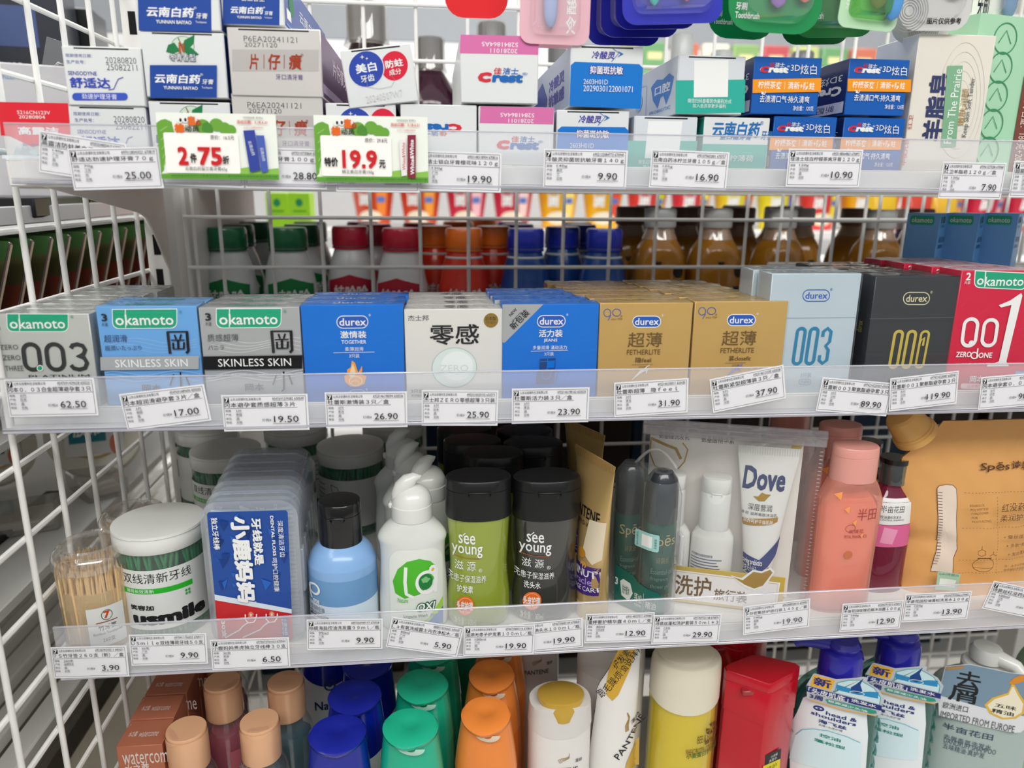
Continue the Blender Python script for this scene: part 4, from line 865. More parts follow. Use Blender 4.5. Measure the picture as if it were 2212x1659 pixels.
# ---- toothpick jars
def jar(label, x, y, hz):
    r = empty('toothpick_jar', (x, y, zl)); tag(r, label, 'toothpick jar', 'jars of toothpicks'); R = .0243
    MB().lathe([(R*.93, 0), (R*.96, .002), (R*.965, hz*.46), (R*.97, hz*.60)], KRAFT, 40).build('kraft_sleeve', r)
    g = MB(); g.lathe([(R*.95, 0), (R*.985, .0015), (R*.985, hz*.42), (R, hz*.435), (R, hz*.46), (R*.985, hz*.475), (R, hz*.78), (R*1.02, hz*.8)], CLEARJ, 44, cap1=False); g.build('jar_wall', r)
    l = MB(); JL = clear('clear_jar_lid', haze=.10, gloss=.22, rough=.03, hazecol='#f4f4ec'); l.lathe([(R*1.05, hz*.80), (R*1.07, hz*.86), (R*1.05, hz*.90), (R*.98, hz*.94), (R*.88, hz*.955), (R*.86, hz*.985), (R*.80, hz), (R*.74, hz*.99), (R*.72, hz*.965), (R*.2, hz*.96), (.0002, hz*.96)], JL, 44, cap0=False, cap1=False); l.build('lid', r)
    p = MB(); rnd = random.Random(5); k = 0
    for ring_, n, tilt in ((.90, 84, .05), (.72, 56, .06), (.50, 38, .05), (.28, 22, .04), (.1, 8, .03)):
        for i in range(n):
            a = 2*PI*(i+rnd.random()*.5)/n; rr = R*ring_*(1+rnd.uniform(-.05, .05)); zt = hz*(.80+rnd.uniform(-.04, .03)+.06*(1-ring_)); sw = rnd.uniform(-.12, .12)
            b = (math.cos(a)*rr, math.sin(a)*rr, .006); t = (math.cos(a+sw)*rr*(1+tilt), math.sin(a+sw)*rr*(1+tilt), zt-.004); e = (math.cos(a+sw)*rr*(1+tilt), math.sin(a+sw)*rr*(1+tilt), zt)
            p.tube([b, t, e], [.0009, .0009, .0002], PICK, 5)
    o = p.build('toothpicks', r); o['kind'] = 'stuff'
    d = MB(); D = Dec(d, lambda u, v, h: ((R+h)*math.sin((u-.012)/R+math.radians(33)), -(R+h)*math.cos((u-.012)/R+math.radians(33)), v+hz*.07), .024, .030, (676, 905), (905, 850), (705, 1200), True, .0002)
    D.rect(0, 0, 0, 0, WLAB) if False else None
    D2 = Dec(d, D.fn, .024, .030, (0, 0), (100, 0), (0, 120), True, .0002); D2.rect(0, 0, 100, 120, WLAB)
    D2.t('7', 44, 14, 60, 36, ink('#d2451e'), bold=.05); D2.ring(52, 26, 14, 15, 2, ink('#2a7a4a')); D2.line([(22, 46), (78, 46)], 3, ink('#9c4a3a')); D2.t('竹牙签', 26, 54, 74, 70, BLACK, bold=.01); D2.t('Bamboo Toothpicks', 12, 76, 88, 86, BLACK); D2.t('260支', 34, 94, 66, 108, BLACK)
    d.build('label', r); return r
hz = at(172, 1168, -.281).z-zl
jar('glass clear toothpick jar in front, beside the side wire panel', .0180, -.2815, hz)
jar('clear toothpick jar standing behind the front one', .0270, -.2260, hz)

# ---- round floss tubs
GTINT = clear('green_tint_tub', tint='#e6f2ec', haze=.10, gloss=.07, rough=.05, hazecol='#bfe0cf')
GPK = mat('green_floss_picks', '#2f8f5f', .4, var=.3, vscale=150)
def tub(label, x, y, H, rz=0, front=True, R=.0315):
    r = empty('floss_tub', (x, y, zl), (0, 0, rz)); tag(r, label, 'floss tub', 'round white floss tubs')
    pb = [(R*.94, 0), (R*.97, .002), (R*.975, H*.2), (R*.975, H*.86)]
    MB().lathe(pb, GTINT, 44).build('tub_wall', r)
    l = MB(); l.lathe([(R, H*.84), (R*1.01, H*.845), (R*1.01, H*.95), (R*.99, H*.965), (R*.99, H*.972), (R*1.01, H*.98), (R*1.0, H), (R*.96, H*1.003), (.0003, H*.997)], WPL, 48)
    l.box(-.009, .009, -R*1.05, -R*.85, H*.93, H*1.005, WPL, .003) if False else None
    l.build('lid', r)
    g = MB(); rnd = random.Random(3)
    for i in range(46):
        a = 2*PI*i/46; b = a+rnd.uniform(-.25, .25); g.tube([(R*.86*math.cos(a), R*.86*math.sin(a), H*.05), (R*.88*math.cos(b), R*.88*math.sin(b), H*.5), (R*.86*math.cos(a), R*.86*math.sin(a), H*.82)], .0013, GPK, 5)
    o = g.build('floss_picks', r); o['kind'] = 'stuff'
    d = MB(); rl = R*.985
    f = lambda u, v, h: ((rl+h)*math.sin(u/rl), -(rl+h)*math.cos(u/rl), v)
    rows = [[f(-PI*rl+2*PI*rl*i/48, z, .0002) for i in range(49)] for z in (H*.13, H*.70)]
    d.rings(rows, WLAB, False)
    D = Dec(d, lambda u, v, h: f(u-rl*1.25, v+H*.13, h), rl*2.5, H*.57, (850, 600), (1700, 600), (850, 1180), True, .0003)
    if front:
        D.t('双线清新牙线', 1025, 610+20, 1560, 705+20, BLACK); D.rect(990, 775, 1560, 825, ink('#27b52a')); D.t('薄荷长效清新', 1045, 782, 1270, 818, WHITE)
        D.t('笑容加', 1065, 935, 1255, 985, BLACK, bold=.04); D.t('usmile', 1080, 1000, 1660, 1130, BLACK, bold=.06)
        for q in range(4): D.ell(1500+(q % 2)*24, 860+(q//2)*30, 10, 12, ink('#3aa648'))
        for q in range(12): D.line([(865, 640+q*26), (935, 640+q*26)], 5, GREYINK)
    else:
        for q in range(5): D.line([(1060, 680+q*60), (1240, 680+q*60)], 9, GREYINK)
        D.line([(1330, 660), (1340, 760), (1400, 765), (1440, 840), (1500, 960), (1540, 1120)], 7, GREYINK); D.line([(1330, 660), (1400, 690), (1420, 750), (1345, 752)], 7, GREYINK); D.t('usmile', 1440, 850, 1520, 880, GREYINK, rot=-60, bold=.05)
    d.build('label', r); return r
TX = at(262, 1250, -.262).x+.0312; TH = at(345, 1120, -.262).z-zl
t1 = tub('round white floss tub in the front row beside the toothpicks', TX+.001, -.2640, TH, .12)
for i, (px, py, fr, lab) in enumerate(((385, 935, 0, 'round white floss tub at the far left back, picture of a floss pick'), (495, 958, 1, 'round white floss tub behind the front one, lettering showing'), (635, 925, 0, 'round white floss tub at the back under the middle shelf'), (600, 1008, 1, 'round white floss tub hidden behind the clear floss cases'), (752, 975, 0, 'round white floss tub behind the pale blue bottle'), (845, 930, 0, 'round white floss tub at the back behind the white bottles'))):
    q = atz(px, py, zl+TH); q.y = min(q.y, -.040)
    if i == 3: q.x += .0; q.y = min(q.y, -.115)
    if i == 0: q.x = max(q.x, .030)
    tub(lab, q.x, q.y, TH, (.5, -.25, 1.2, .3, -.7, 2)[i], fr)

# ---- floss cases
CASE2 = clear('clear_case_plastic', tint='#f8fbff', haze=.20, gloss=.12, rough=.12, hazecol='#e9edf0', bump=.1)
FBL = mat('label_blue', '#1b4a9c', .35, coat=.3); FRD = mat('label_red', '#c8262c', .35, coat=.3)
a, b_, c_, d_ = at(412, 1087, -.303), at(652, 1087, -.303), at(440, 1385, -.303), at(672, 1385, -.303)
W = (b_.x-a.x); H = a.z-zl; W = .0655
def case_shape(W, H, r, f0, f1, m, mb, fr=True): mb.prism(rrect(-W/2, 0, W/2, H, r), lambda x, z, h: (x, h, z), f0, f1, m)
r = empty('floss_case', ((a.x+b_.x+c_.x+d_.x)/4+.001, -.3035, zl)); tag(r, 'clear floss case with blue and red label, front one', 'floss case', 'clear floss cases in a row')
mb = MB(); n_ = 40
def shell(mb, W, H, y0, y1, r_, m, inset=.0):
    R_ = rrect(-W/2, 0, W/2, H, r_, 7); R2 = rrect(-W/2+.003, .003, W/2-.003, H-.003, max(.002, r_-.003), 7)
    mb.rings([[(x, y0, z) for x, z in R2], [(x, y0+.0008, z) for x, z in R_], [(x, y1, z) for x, z in R_]], m, True, True, True)
shell(mb, W, H, 0, .0085, .0125, CASE2); mb.build('lid', r)
mb = MB(); shell(mb, W*.985, H*.99, .0087, .0182, .0120, CASE2); mb.box(W/2-.001, W/2+.0015, .004, .012, H*.35, H*.65, CASE2, .0005); mb.build('case_base', r)
mb = MB(); rnd = random.Random(9)
for i in range(30):
    zz = H*.06+H*.88*i/30; mb.tube([(-W*.42, .009, zz), (W*.1, .009+rnd.uniform(0, .004), zz+rnd.uniform(-.003, .003)), (W*.42, .010, zz)], .0012, mat('pale_blue_picks', '#b7cfdf', .4), 5)
o = mb.build('floss_picks', r); o['kind'] = 'stuff'
mb = MB(); D = Dec(mb, fn_front(W), W, H, (55, 330), (1060, 320), (150, 1590), h0=.0001)
D.poly([(143, 425), (160, 406), (950, 402), (968, 420), (1000, 1270), (190, 1115)], FBL); D.poly([(192, 1165), (1000, 1308), (1012, 1530), (990, 1555), (245, 1548), (212, 1520)], FRD); D.poly([(190, 1115), (1000, 1270), (1001, 1310), (192, 1165)], ink('#d9e6ef'))
rnd = random.Random(4)
for i in range(26):
    x, y = rnd.uniform(190, 900), rnd.uniform(430, 1050); s_ = rnd.uniform(40, 110); D.poly([(x, y), (x+s_, y+rnd.uniform(-40, 60)), (x+s_*.4, y+s_)], ink(rnd.choice(['#1c55b0', '#173d86', '#2563bd', '#143372'])))
D.t('小鹿妈妈', 410, 440, 600, 1190, WHITE, rot=-90, bold=.05); D.t('牙线就是', 608, 455, 708, 862, WHITE, rot=-90, bold=.04); D.t('DENTAL FLOSS', 803, 440, 836, 785, WHITE, rot=-90, bold=.03); D.t('呵护口腔健康', 812, 800, 868, 1100, WHITE, rot=-90)
D.t('深度清洁牙齿', 876, 482, 932, 798, WHITE, rot=-90); D.t('独立牙线棒', 198, 445, 262, 718, WHITE, rot=-90, bold=.02); D.t('30支', 258, 1342, 306, 1500, WHITE, rot=-90, bold=.03); D.t('®', 612, 1178, 636, 1202, WHITE)
for dx in (0, 222):
    D.line([(512+dx, 1292), (512+dx, 1340), (545+dx, 1370), (600+dx, 1365), (628+dx, 1330), (632+dx, 1292)], 13, WHITE); D.line([(540+dx, 1365), (480+dx, 1400), (450+dx, 1430), (290+dx*.85, 1500)], 14, WHITE)
    for k in range(6): D.line([(572+dx-30*math.cos(k*PI/6), 1298-30*math.sin(k*PI/6)), (572+dx+30*math.cos(k*PI/6), 1298+30*math.sin(k*PI/6))], 4, ink('#ffe2b8'))
D.poly([(895, 1328), (962, 1328), (965, 1505), (900, 1505)], FBL); D.t('小鹿妈妈', 925, 1340, 958, 1490, WHITE, rot=-90); D.t('SUPPORTER', 902, 1340, 920, 1490, WHITE, rot=-90)
mb.build('label', r)
for i in range(1, 6):
    dup(r, (r.location.x-.0014*i, r.location.y+.0192*i, zl), (0, 0, 0), 'clear floss case with blue and red label, %s in line' % ('second', 'third', 'fourth', 'fifth', 'sixth', 'seventh')[i-1])

# ---- pale blue bottle, black cap
BLKCAP = mat('black_glossy_cap', '#0e0e10', .18, coat=.6); BLKMAT = mat('black_satin_cap', '#141517', .42, coat=.15)
PB = mat('pale_blue_plastic', '#86b0e0', .28, coat=.5); PBL = mat('label_dusty_blue', '#6e9cca', .4); PBW = mat('label_ice', '#d3e2ee', .4)
def flipcap(mb, R, z0, z1, m, ry=None, lip=True, seg=40, n=2.0):
    ry = ry or R; zs = z0+(z1-z0)*.72
    mb.lathe([(R*.99, ry*.99, z0), (R, ry, z0+.001), (R*.985, ry*.985, zs-.0003), (R*.965, ry*.965, zs), (R*.985, ry*.985, zs+.0003), (R*.975, ry*.975, z1-.0012), (R*.93, ry*.93, z1-.0002), (R*.6, ry*.6, z1+.0003), (.0003, .0003, z1+.0003)], m, seg, n=n)
    if lip:  # thumb notch: a scooped ledge on the front
        mb.rings([[(R*.34*math.cos(t), -ry*(1-.10*math.sin(t)**2)-.0004, zs-.0002-R*.20*math.sin(t)) for t in [PI*i/12 for i in range(13)]], [(R*.30*math.cos(t), -ry*.90, zs-R*.12*math.sin(t)) for t in [PI*i/12 for i in range(13)]]], m, False)
        mb.box(-R*.34, R*.34, -ry*1.035, -ry*.9, zs, zs+.0012, m, .0004)
def stand(px0, px1, py, Yc): return span(px0, px1, py, Yc)
x, w_ = stand(667, 815, 1240, -.283); R = w_/2; Hb = at(742, 1165, -.283).z-zl; Ht = at(738, 1078, -.283).z-zl
pr_ = smooth_prof([(R*.90, 0), (R*.985, .003), (R, Hb*.2), (R, Hb*.72), (R*.97, Hb*.82), (R*.84, Hb*.92), (R*.62, Hb)])
r = empty('shampoo_bottle', (x, -.283, zl)); tag(r, 'pale blue round bottle with a glossy black flip cap', 'shampoo bottle')
mb = MB(); mb.lathe(pr_, PB, 44)
D = Dec(mb, fn_curve(pr_, 2*R), 2*R, Hb, (1110, 640), (1725, 640), (1150, 1560), True, .0002)
def lblrect(D, x0, x1, y0a, y1a, m, sag=0): D.rect(x0, y0a, x1, y1a, m)
f_ = fn_curve(pr_, 2*R)
mb.rings([[(*( (R*1.006)*math.cos(t), (R*1.006)*math.sin(t)), z) for t in [PI*(1+i/30.) for i in range(31)]] for z in (Hb*.03, Hb*.42)], PBW, False)
mb.rings([[(*( (R*1.006)*math.cos(t), (R*1.006)*math.sin(t)), z) for t in [PI*(1+i/30.) for i in range(31)]] for z in (Hb*.42, Hb*.70)], PBL, False)
D.h = .0006
D.ring(1205, 1020, 48, 52, 20, WHITE); D.line([(1160, 1010), (1164, 1080), (1180, 1130)], 20, WHITE); D.t('ote', 1190, 1118, 1255, 1160, WHITE, bold=.03)
D.t('专研控油', 1165, 1190, 1300, 1240, GREYINK); D.t('PROFESSIONAL', 1165, 1248, 1315, 1272, BLACK); D.rect(1165, 1280, 1340, 1305, BLACK); D.t('OIL CONTROL', 1180, 1284, 1325, 1302, WHITE); D.t('洗发露', 1172, 1330, 1232, 1362, BLACK); D.t('SHAMPOO', 1172, 1372, 1222, 1384, GREYINK); D.t('净含量99ml', 1172, 1410, 1280, 1432, GREYINK)
mb.build('bottle_body', r)
mb = MB(); Rc = R*.62
flipcap(mb, Rc, Hb-.001, Ht, BLKCAP); mb.build('flip_cap', r)

# ---- white lingerie wash
WHP = mat('white_hdpe', '#dde0db', .3, coat=.25, sss=.1)
x, w_ = stand(816, 966, 1180, -.285); R = w_/2; Hb = at(888, 1112, -.285).z-zl; Ht = at(888, 1025, -.285).z-zl; cr_ = span(843, 932, 1090, -.285)[1]/2; ry = .0165
pr_ = smooth_prof([(R*.86, ry*.8, 0), (R*.97, ry*.95, .003), (R, ry, Hb*.15), (R*.97, ry, Hb*.42), (R*.93, ry, Hb*.62), (R*.94, ry*.98, Hb*.76), (R*.99, ry*.96, Hb*.83), (R*.86, ry*.92, Hb*.90), (cr_*1.02, cr_*.98, Hb*.975), (cr_*.92, cr_*.92, Hb)])
r = empty('detergent_bottle', (x, -.285, zl)); LA = 'white curvy wash bottle with a duck-tail cap and round green emblem'
tag(r, LA+', front one', 'wash bottle', 'white wash bottles in a line')
mb = MB(); mb.lathe(pr_, WHP, 44)
D = Dec(mb, fn_curve(pr_, 2*R), 2*R, Hb, (525, 640), (980, 640), (530, 1345), True, .0002)
G1 = ink('#4fb82e'); G2 = ink('#1f7c3c'); G3 = ink('#14603a')
D.poly(rrect(605, 800, 950, 1330, 90), mat('wash_label', '#e4e8e0', .3, coat=.2))
D.poly([(660, 1320), (670, 1250), (760, 1290), (860, 1240), (950, 1130), (950, 1320)], ink('#a5d64f')); D.poly([(700, 1325), (820, 1290), (950, 1195), (950, 1330)], ink('#2a6fc0'))
D.poly([(640, 1075), (625, 1000), (660, 920), (720, 870), (800, 855), (870, 880), (905, 920), (890, 1000), (800, 1080), (700, 1105)], G1)
D.line([(712, 905), (705, 1000), (712, 1075), (760, 1100)], 22, WHITE); D.ring(845, 1010, 62, 66, 22, WHITE); D.line([(908, 935), (900, 1085)], 22, WHITE); D.ell(838, 1005, 46, 50, G2); D.poly([(810, 985), (840, 970), (870, 990), (850, 1010), (820, 1010)], ink('#7cc07c'))
for k in range(10): D.ell(885+17*math.cos(k*PI/5), 935+20*math.sin(k*PI/5), 9, 10, WHITE)
D.ell(885, 935, 8, 9, ink('#f0b428'))
D.t('Nature', 655, 1098, 722, 1128, G1); D.t('OXI', 775, 1132, 905, 1190, G3, bold=.11, sh=.2); D.t('OXI', 780, 1137, 900, 1186, WHITE, bold=.03, sh=.2); D.t('Lingerie Wash', 692, 1205, 848, 1232, G3, bold=.03); D.t('Pine', 868, 1212, 910, 1236, ink('#1d5a9a'), bold=.01); D.t('Suitable for', 772, 1240, 848, 1258, ink('#7fc24a')); D.ell(900, 1320, 22, 14, ink('#c8d4ea')); D.t('Walch', 882, 1313, 918, 1327, ink('#c0392b'))
mb.build('bottle_body', r)
mb = MB(); s_ = cr_/.0145; hc = Ht-Hb
mb.lathe([(cr_, Hb-.001), (cr_*1.01, Hb+.0005), (cr_, Hb+hc*.30), (cr_*.96, Hb+hc*.31)], WPL, 36)
# duck-tail: dome with a ridge that rises and curls to a tip at the right
rows = []
for i in range(15):
    t = i/14; row_ = []; zc = Hb+hc*.31+hc*.44*math.sin(t*PI/2); rr = cr_*.98*math.cos(t*PI/2*.96)
    for j in range(32):
        a = 2*PI*j/32; row_.append((rr*math.cos(a)+cr_*.16*t, rr*.95*math.sin(a), zc))
    rows.append(row_)
mb.rings(rows, WPL, True, False, True)
mb.tube([(-cr_*.80, 0, Hb+hc*.34), (-cr_*.66, 0, Hb+hc*.52), (-cr_*.42, 0, Hb+hc*.70), (-cr_*.12, 0, Hb+hc*.84), (cr_*.20, 0, Hb+hc*.93), (cr_*.42, 0, Hb+hc*.93), (cr_*.40, 0, Hb+hc*.84)], [cr_*.16, cr_*.34, cr_*.42, cr_*.40, cr_*.26, cr_*.13, cr_*.03], WPL, 16)
mb.box(-cr_*1.12, -cr_*.8, -.003, .003, Hb+hc*.2, Hb+hc*.34, WPL, .001)
mb.build('squirt_cap', r)
for i, (px, py, lab) in enumerate(((921, 987, 'second in line'), (886, 957, 'third in line'), (868, 927, 'fourth in line'))):
    q = atz(px, py, zl+Ht); dup(r, (q.x, min(q.y, -.060), zl), (0, 0, (.5, .5, .1)[i]), LA+', '+lab)

# ---- leaf shampoo and conditioner
OLV = mat('olive_green_liquid', '#93a50c', .18, coat=.6); DOL = mat('dark_olive_liquid', '#101409', .15, coat=.7)
def young(name, label, px0, px1, body, Yc, sub, num, foam=''):
    x, w_ = stand(px0, px1, 1080, Yc); Rc = w_/2; xm = (px0+px1)/2; Hb = at(xm, 1122, Yc-.012).z-zl; Ht = at(xm, 1025, Yc).z-zl; ry = .0158
    pr = smooth_prof([(Rc*.80, ry*.8, 0), (Rc*.93, ry*.95, .003), (Rc*1.00, ry, Hb*.12), (Rc*.99, ry, Hb*.28), (Rc*.90, ry*.97, Hb*.52), (Rc*.93, ry*.98, Hb*.78), (Rc*.965, ry, Hb*.97), (Rc*.97, ry, Hb)])
    r = empty(name, (x, Yc, zl)); tag(r, label, 'shampoo bottle', 'small bottles with black oval caps')
    mb = MB(); mb.lathe(pr, body, 44); mb.lathe([(p[0]*1.02, p[1]*1.02, p[2]) for p in pr], clear('bottle_shell', haze=.02, gloss=.07, rough=.04), 44, cap0=False, cap1=False)
    D = Dec(mb, fn_curve([(p[0]*1.02, p[1]*1.02, p[2]) for p in pr], 2*Rc), 2*Rc, Hb, (975, 660), (1400, 690), (1010, 1340), True, .0002)
    D.t('see', 1058, 752, 1165, 808, WHITE, bold=.01); D.line([(1085, 755), (1100, 738)], 6, WHITE); D.t('young', 1018, 820, 1216, 892, WHITE, bold=.01); D.line([(1022, 880), (1100, 893), (1205, 902)], 4, ink('#b55d2a'))
    D.t('滋 源', 1040, 912, 1175, 970, WHITE); D.t('®', 1195, 962, 1220, 985, WHITE); D.t('无患子保湿滋养', 1003, 1000, 1248, 1046, WHITE); D.t(sub, 1060, 1062, 1165, 1108, WHITE, bold=.01)
    D.ell(1118, 1190, 58, 62, ink('#e8702a')); D.ring(1118, 1190, 46, 50, 3, ink('#f6c7a4')); D.t('头皮护理', 1064, 1162, 1168, 1215, WHITE, bold=.03); D.t('Scalp Care', 1085, 1220, 1150, 1236, WHITE); D.t('净含量：100ml', 1050, 1262, 1195, 1320, ink('#e8e8d8'))
    mb.build('bottle_body', r)
    mb = MB(); flipcap(mb, Rc*1.02, Hb, Ht, BLKMAT, ry*1.06, n=2.2); mb.build('flip_cap', r); return r, Ht
y1, hy = young('conditioner_bottle', 'yellow green bottle with a black oval cap, front row', 963, 1103, OLV, -.284, '护发素', '')
y2, _ = young('shampoo_bottle', 'near black olive bottle with a black oval cap, front row', 1108, 1251, DOL, -.280, '洗头水', '')
for src, px, py, lab in ((y1, 1065, 975, 'yellow green bottle with a black oval cap, second row'), (y1, 1020, 948, 'yellow green bottle with a black oval cap, third row'), (y1, 1003, 922, 'yellow green bottle with a black oval cap, last row'), (y2, 1152, 946, 'near black olive bottle behind the front one'), (y2, 1133, 919, 'near black olive bottle at the back')):
    q = atz(px, py, zl+hy); dup(src, (q.x, min(q.y, -.055), zl), None, lab)

# ---- golden tube standing on its cap
GLD = mat('gold_tube_foil', '#cfae72', .28, .4, coat=.4); GCAP = mat('gold_translucent_cap', '#d8bc82', .25, .2, coat=.4); PRP = mat('print_violet', '#4b2a86', .3, .2, coat=.3)
def tube_thing(name, label, cat, base, zt, e0, e1, R, body, crimp, capm, capH, group=None):
    """squeeze tube: round at the cap, flat crimp between the world points e0-e1 at the top"""
    r = empty(name, base); tag(r, label, cat, group); e0 = e0-V(base); e1 = e1-V(base); N = 40; H = zt
    ax = (e1-e0); L = ax.length/2; ax.normalize(); nrm = V((-ax.y, ax.x, 0)); cc = (e0+e1)/2; rows = []; prof = []
    for i in range(17):
        t = i/16; z = capH+(H-capH)*t; k = t**1.3; a = R*(1-k)+L*k; b = max(.0005, R*(1-k**1.15)); c = V((cc.x*t, cc.y*t, z)); prof.append((a, b, c))
        rows.append([c+ax*a*math.cos(2*PI*j/N)+nrm*b*math.sin(2*PI*j/N) for j in range(N)])
    mb = MB(); mb.rings(rows, body, True, True, True)
    def fn(u, v, h):
        t = max(0, min(1, (v-capH)/(H-capH)))*16; i = min(15, int(t)); f = t-i; a = prof[i][0]*(1-f)+prof[i+1][0]*f; b = prof[i][1]*(1-f)+prof[i+1][1]*f; c = prof[i][2].lerp(prof[i+1][2], f)
        x = max(-.985*a, min(.985*a, u-L)); return c+ax*x-nrm*(b*math.sqrt(max(0, 1-(x/a)**2))+h)
    o = mb
    for j in range(26): mb.tube([fn(2*L*(j+.5)/26, H-.006, .0002), fn(2*L*(j+.5)/26, H-.0003, .0003)], .0003, crimp, 4)
    c = MB(); c.lathe([(R*.97, 0), (R*1.0, .001), (R*1.01, capH-.0005), (R*.98, capH+.0005)], capm, 36)
    return r, mb, c, fn, 2*L, H
Yt = -.287; zt_ = at(1285, 985, Yt).z; e0, e1 = atz(1242, 958, zt_), atz(1330, 1009, zt_); bx = at(1283, 1270, Yt).x
r, mb, c, fn, TW, TH_ = tube_thing('hair_tube', 'golden squeeze tube with a violet band standing on its cap', 'squeeze tube', (bx, Yt+.004, zl), zt_-zl, e0, e1, .0125, GLD, mat('gold_crimp', '#a98852', .4, .5), GCAP, .014)
D = Dec(mb, fn, TW, TH_, (0, 0), (100, 0), (0, 300), True, .0003)
D.t('PANTENE', 12, 92, 78, 112, BLACK, bold=.02); D.t('PRO-V', 34, 118, 58, 126, BLACK); D.poly([(60, 110), (90, 105), (92, 160), (70, 190), (52, 170)], ink('#e4d6bc')); D.ell(50, 175, 9, 9, ink('#c98a2c')); D.ell(56, 195, 6, 6, ink('#d9a040'))
D.poly([(2, 195), (99, 195), (99, 250), (2, 250)], PRP); D.t('3 MINUTE', 22, 202, 82, 216, WHITE, bold=.02); D.t('Miracle', 30, 218, 70, 230, ink('#b9a6dc')); D.t('DAMAGE CARE', 26, 234, 76, 243, WHITE)
mb.build('tube_body', r); c.build('cap', r)
for q, (px, py) in enumerate(((1262, 925), )):
    p = atz(px, py, zt_); dup(r, (p.x+.004, -.215, zl), (0, 0, .1), 'golden squeeze tube at the back under the middle shelf')

# ---- green travel set in a clear case
DG = mat('dark_green_bottle', '#1d5148', .25, coat=.5); GCP = mat('slate_cap', '#2b3038', .2, coat=.6); PVC = clear('clear_pvc', haze=.07, gloss=.06, rough=.05, hazecol='#cfdad8')
Yc = -.283
BT = []
for k, (p0, p1, yy, lab) in enumerate(((1388, 1460, Yc, 'dark green travel bottle in the clear case, right one'), (1324, 1386, Yc+.022, 'dark green travel bottle in the clear case, left one'))):
    x, w_ = span(p0, p1, 1150, yy); R = w_/2*.96; Ht = at((p0+p1)/2, 1015 if k == 0 else 1000, yy).z-zl-.003; Hb = Ht*.66
    r = empty('travel_bottle', (x, yy, zl+.0025)); tag(r, lab, 'travel bottle', 'bottles in the clear case'); BT.append((x, yy, R, Ht))
    pr = [(R*.9, 0), (R, .002), (R, Hb-.003), (R*.96, Hb)]; mb = MB().lathe(pr, DG, 32)
    D = Dec(mb, fn_curve(pr, 2*R), 2*R, Hb, (0, 0), (100, 0), (0, 200), True, .0002); D.t('Spēs', 12, 22, 88, 52, ink('#b9a878')); D.t('诗裴丝', 30, 70, 70, 84, ink('#8f8a64')); D.t('Essential-oil', 18, 96, 82, 108, ink('#6f9488')); D.t('fragrance', 18, 114, 70, 124, ink('#6f9488')); D.t('shower gel', 18, 130, 74, 142, ink('#6f9488')); D.t('精油沐浴露', 18, 152, 84, 166, ink('#8f8a64'))
    mb.build('bottle_body', r); MB().lathe([(R, Hb), (R*1.01, Hb+.001), (R*.99, Ht*.86), (R*.90, Ht*.95), (R*.6, Ht*.995), (.0004, Ht)], GCP, 32).build('cap', r)
(xa, ya, ra, ha), (xb, yb, rb, hb) = BT
r = empty('travel_case', ((xa+xb)/2, (ya+yb)/2, zl)); tag(r, 'clear plastic travel case with a green band around two green bottles', 'travel case')
def hull(pts, off, n=12):
    P = []
    (x0, y0, r0), (x1, y1, r1) = pts; a0 = math.atan2(y1-y0, x1-x0)
    for i in range(n+1): t = a0+PI/2+PI*i/n; P.append((x0+(r0+off)*math.cos(t), y0+(r0+off)*math.sin(t)))
    for i in range(n+1): t = a0-PI/2+PI*i/n; P.append((x1+(r1+off)*math.cos(t), y1+(r1+off)*math.sin(t)))
    return P
ox, oy = (xa+xb)/2, (ya+yb)/2; HP = lambda off: [(x-ox, y-oy) for x, y in hull([(xa, ya, ra), (xb, yb, rb)], off)]
mb = MB(); hh = max(ha, hb)+.004
def hump(p): # two rounded humps on top
    d = V((xb-xa, yb-ya)); L = d.length; s_ = ((p[0]+ox-xa)*d.x+(p[1]+oy-ya)*d.y)/L/L; return -.010*math.exp(-((s_-.5)/.18)**2)
rows = []
for z, off in ((.0, .0015), (.002, .0026), (hh*.5, .0026), (hh*.84, .0026), (hh*.93, -.001), (hh*.985, -.006)): rows.append([(x, y, z+(hump((x, y)) if z > hh*.8 else 0)) for x, y in HP(off)])
mb.rings(rows, PVC, True, True, True); mb.build('clear_case', r)
# green printed band low on the case
f_ = HP(.0030); k0, k1 = 0, 14
seg = [p for p in f_]; 
def on_case(u, v, h):
    # front side runs straight between the two bottles then round the right one
    ex0 = V((xb-ox, yb-oy)); ex1 = V((xa-ox, ya-oy)); d = (ex1-ex0); L = d.length; d.normalize(); nn = V((d.y, -d.x)); nn = nn if nn.y < 0 else -nn; rr = ra+.0030+h
    if u <= L: p = ex0+d*u+nn*(rb+(ra-rb)*u/L+.0030+h)
    else: t = (u-L)/rr; p = ex1+(nn*math.cos(t)+d*math.sin(t))*rr
    return (p.x, p.y, v)
Lc = V((xa-xb, ya-yb)).length; mb = MB(); UW = Lc+ra*1.3
D = Dec(mb, on_case, UW, .034, (370, 1010), (740, 1040), (370, 1250), True, .0001)
GB = mat('band_green', '#1f6a5d', .35, coat=.3); D.poly([(372, 1010), (520, 1045), (560, 1075), (690, 1110), (735, 1150), (735, 1248), (372, 1240)], GB)
D.poly([(415, 1100), (440, 1082), (495, 1095), (518, 1150), (490, 1205), (430, 1185)], ink('#e8eceb')); D.t('洗护赠沐', 432, 1118, 492, 1172, GB, bold=.01); D.t('3', 374, 1085, 398, 1130, WHITE, bold=.04)
D.t('蓬松', 530, 1140, 590, 1192, WHITE); D.t('精油', 618, 1168, 684, 1212, WHITE); D.line([(603, 1125), (603, 1240)], 2, WHITE); D.t('丰盈秀发', 532, 1200, 588, 1216, WHITE); D.t('水润肌肤', 620, 1222, 682, 1238, WHITE)
mb.build('printed_band', r)
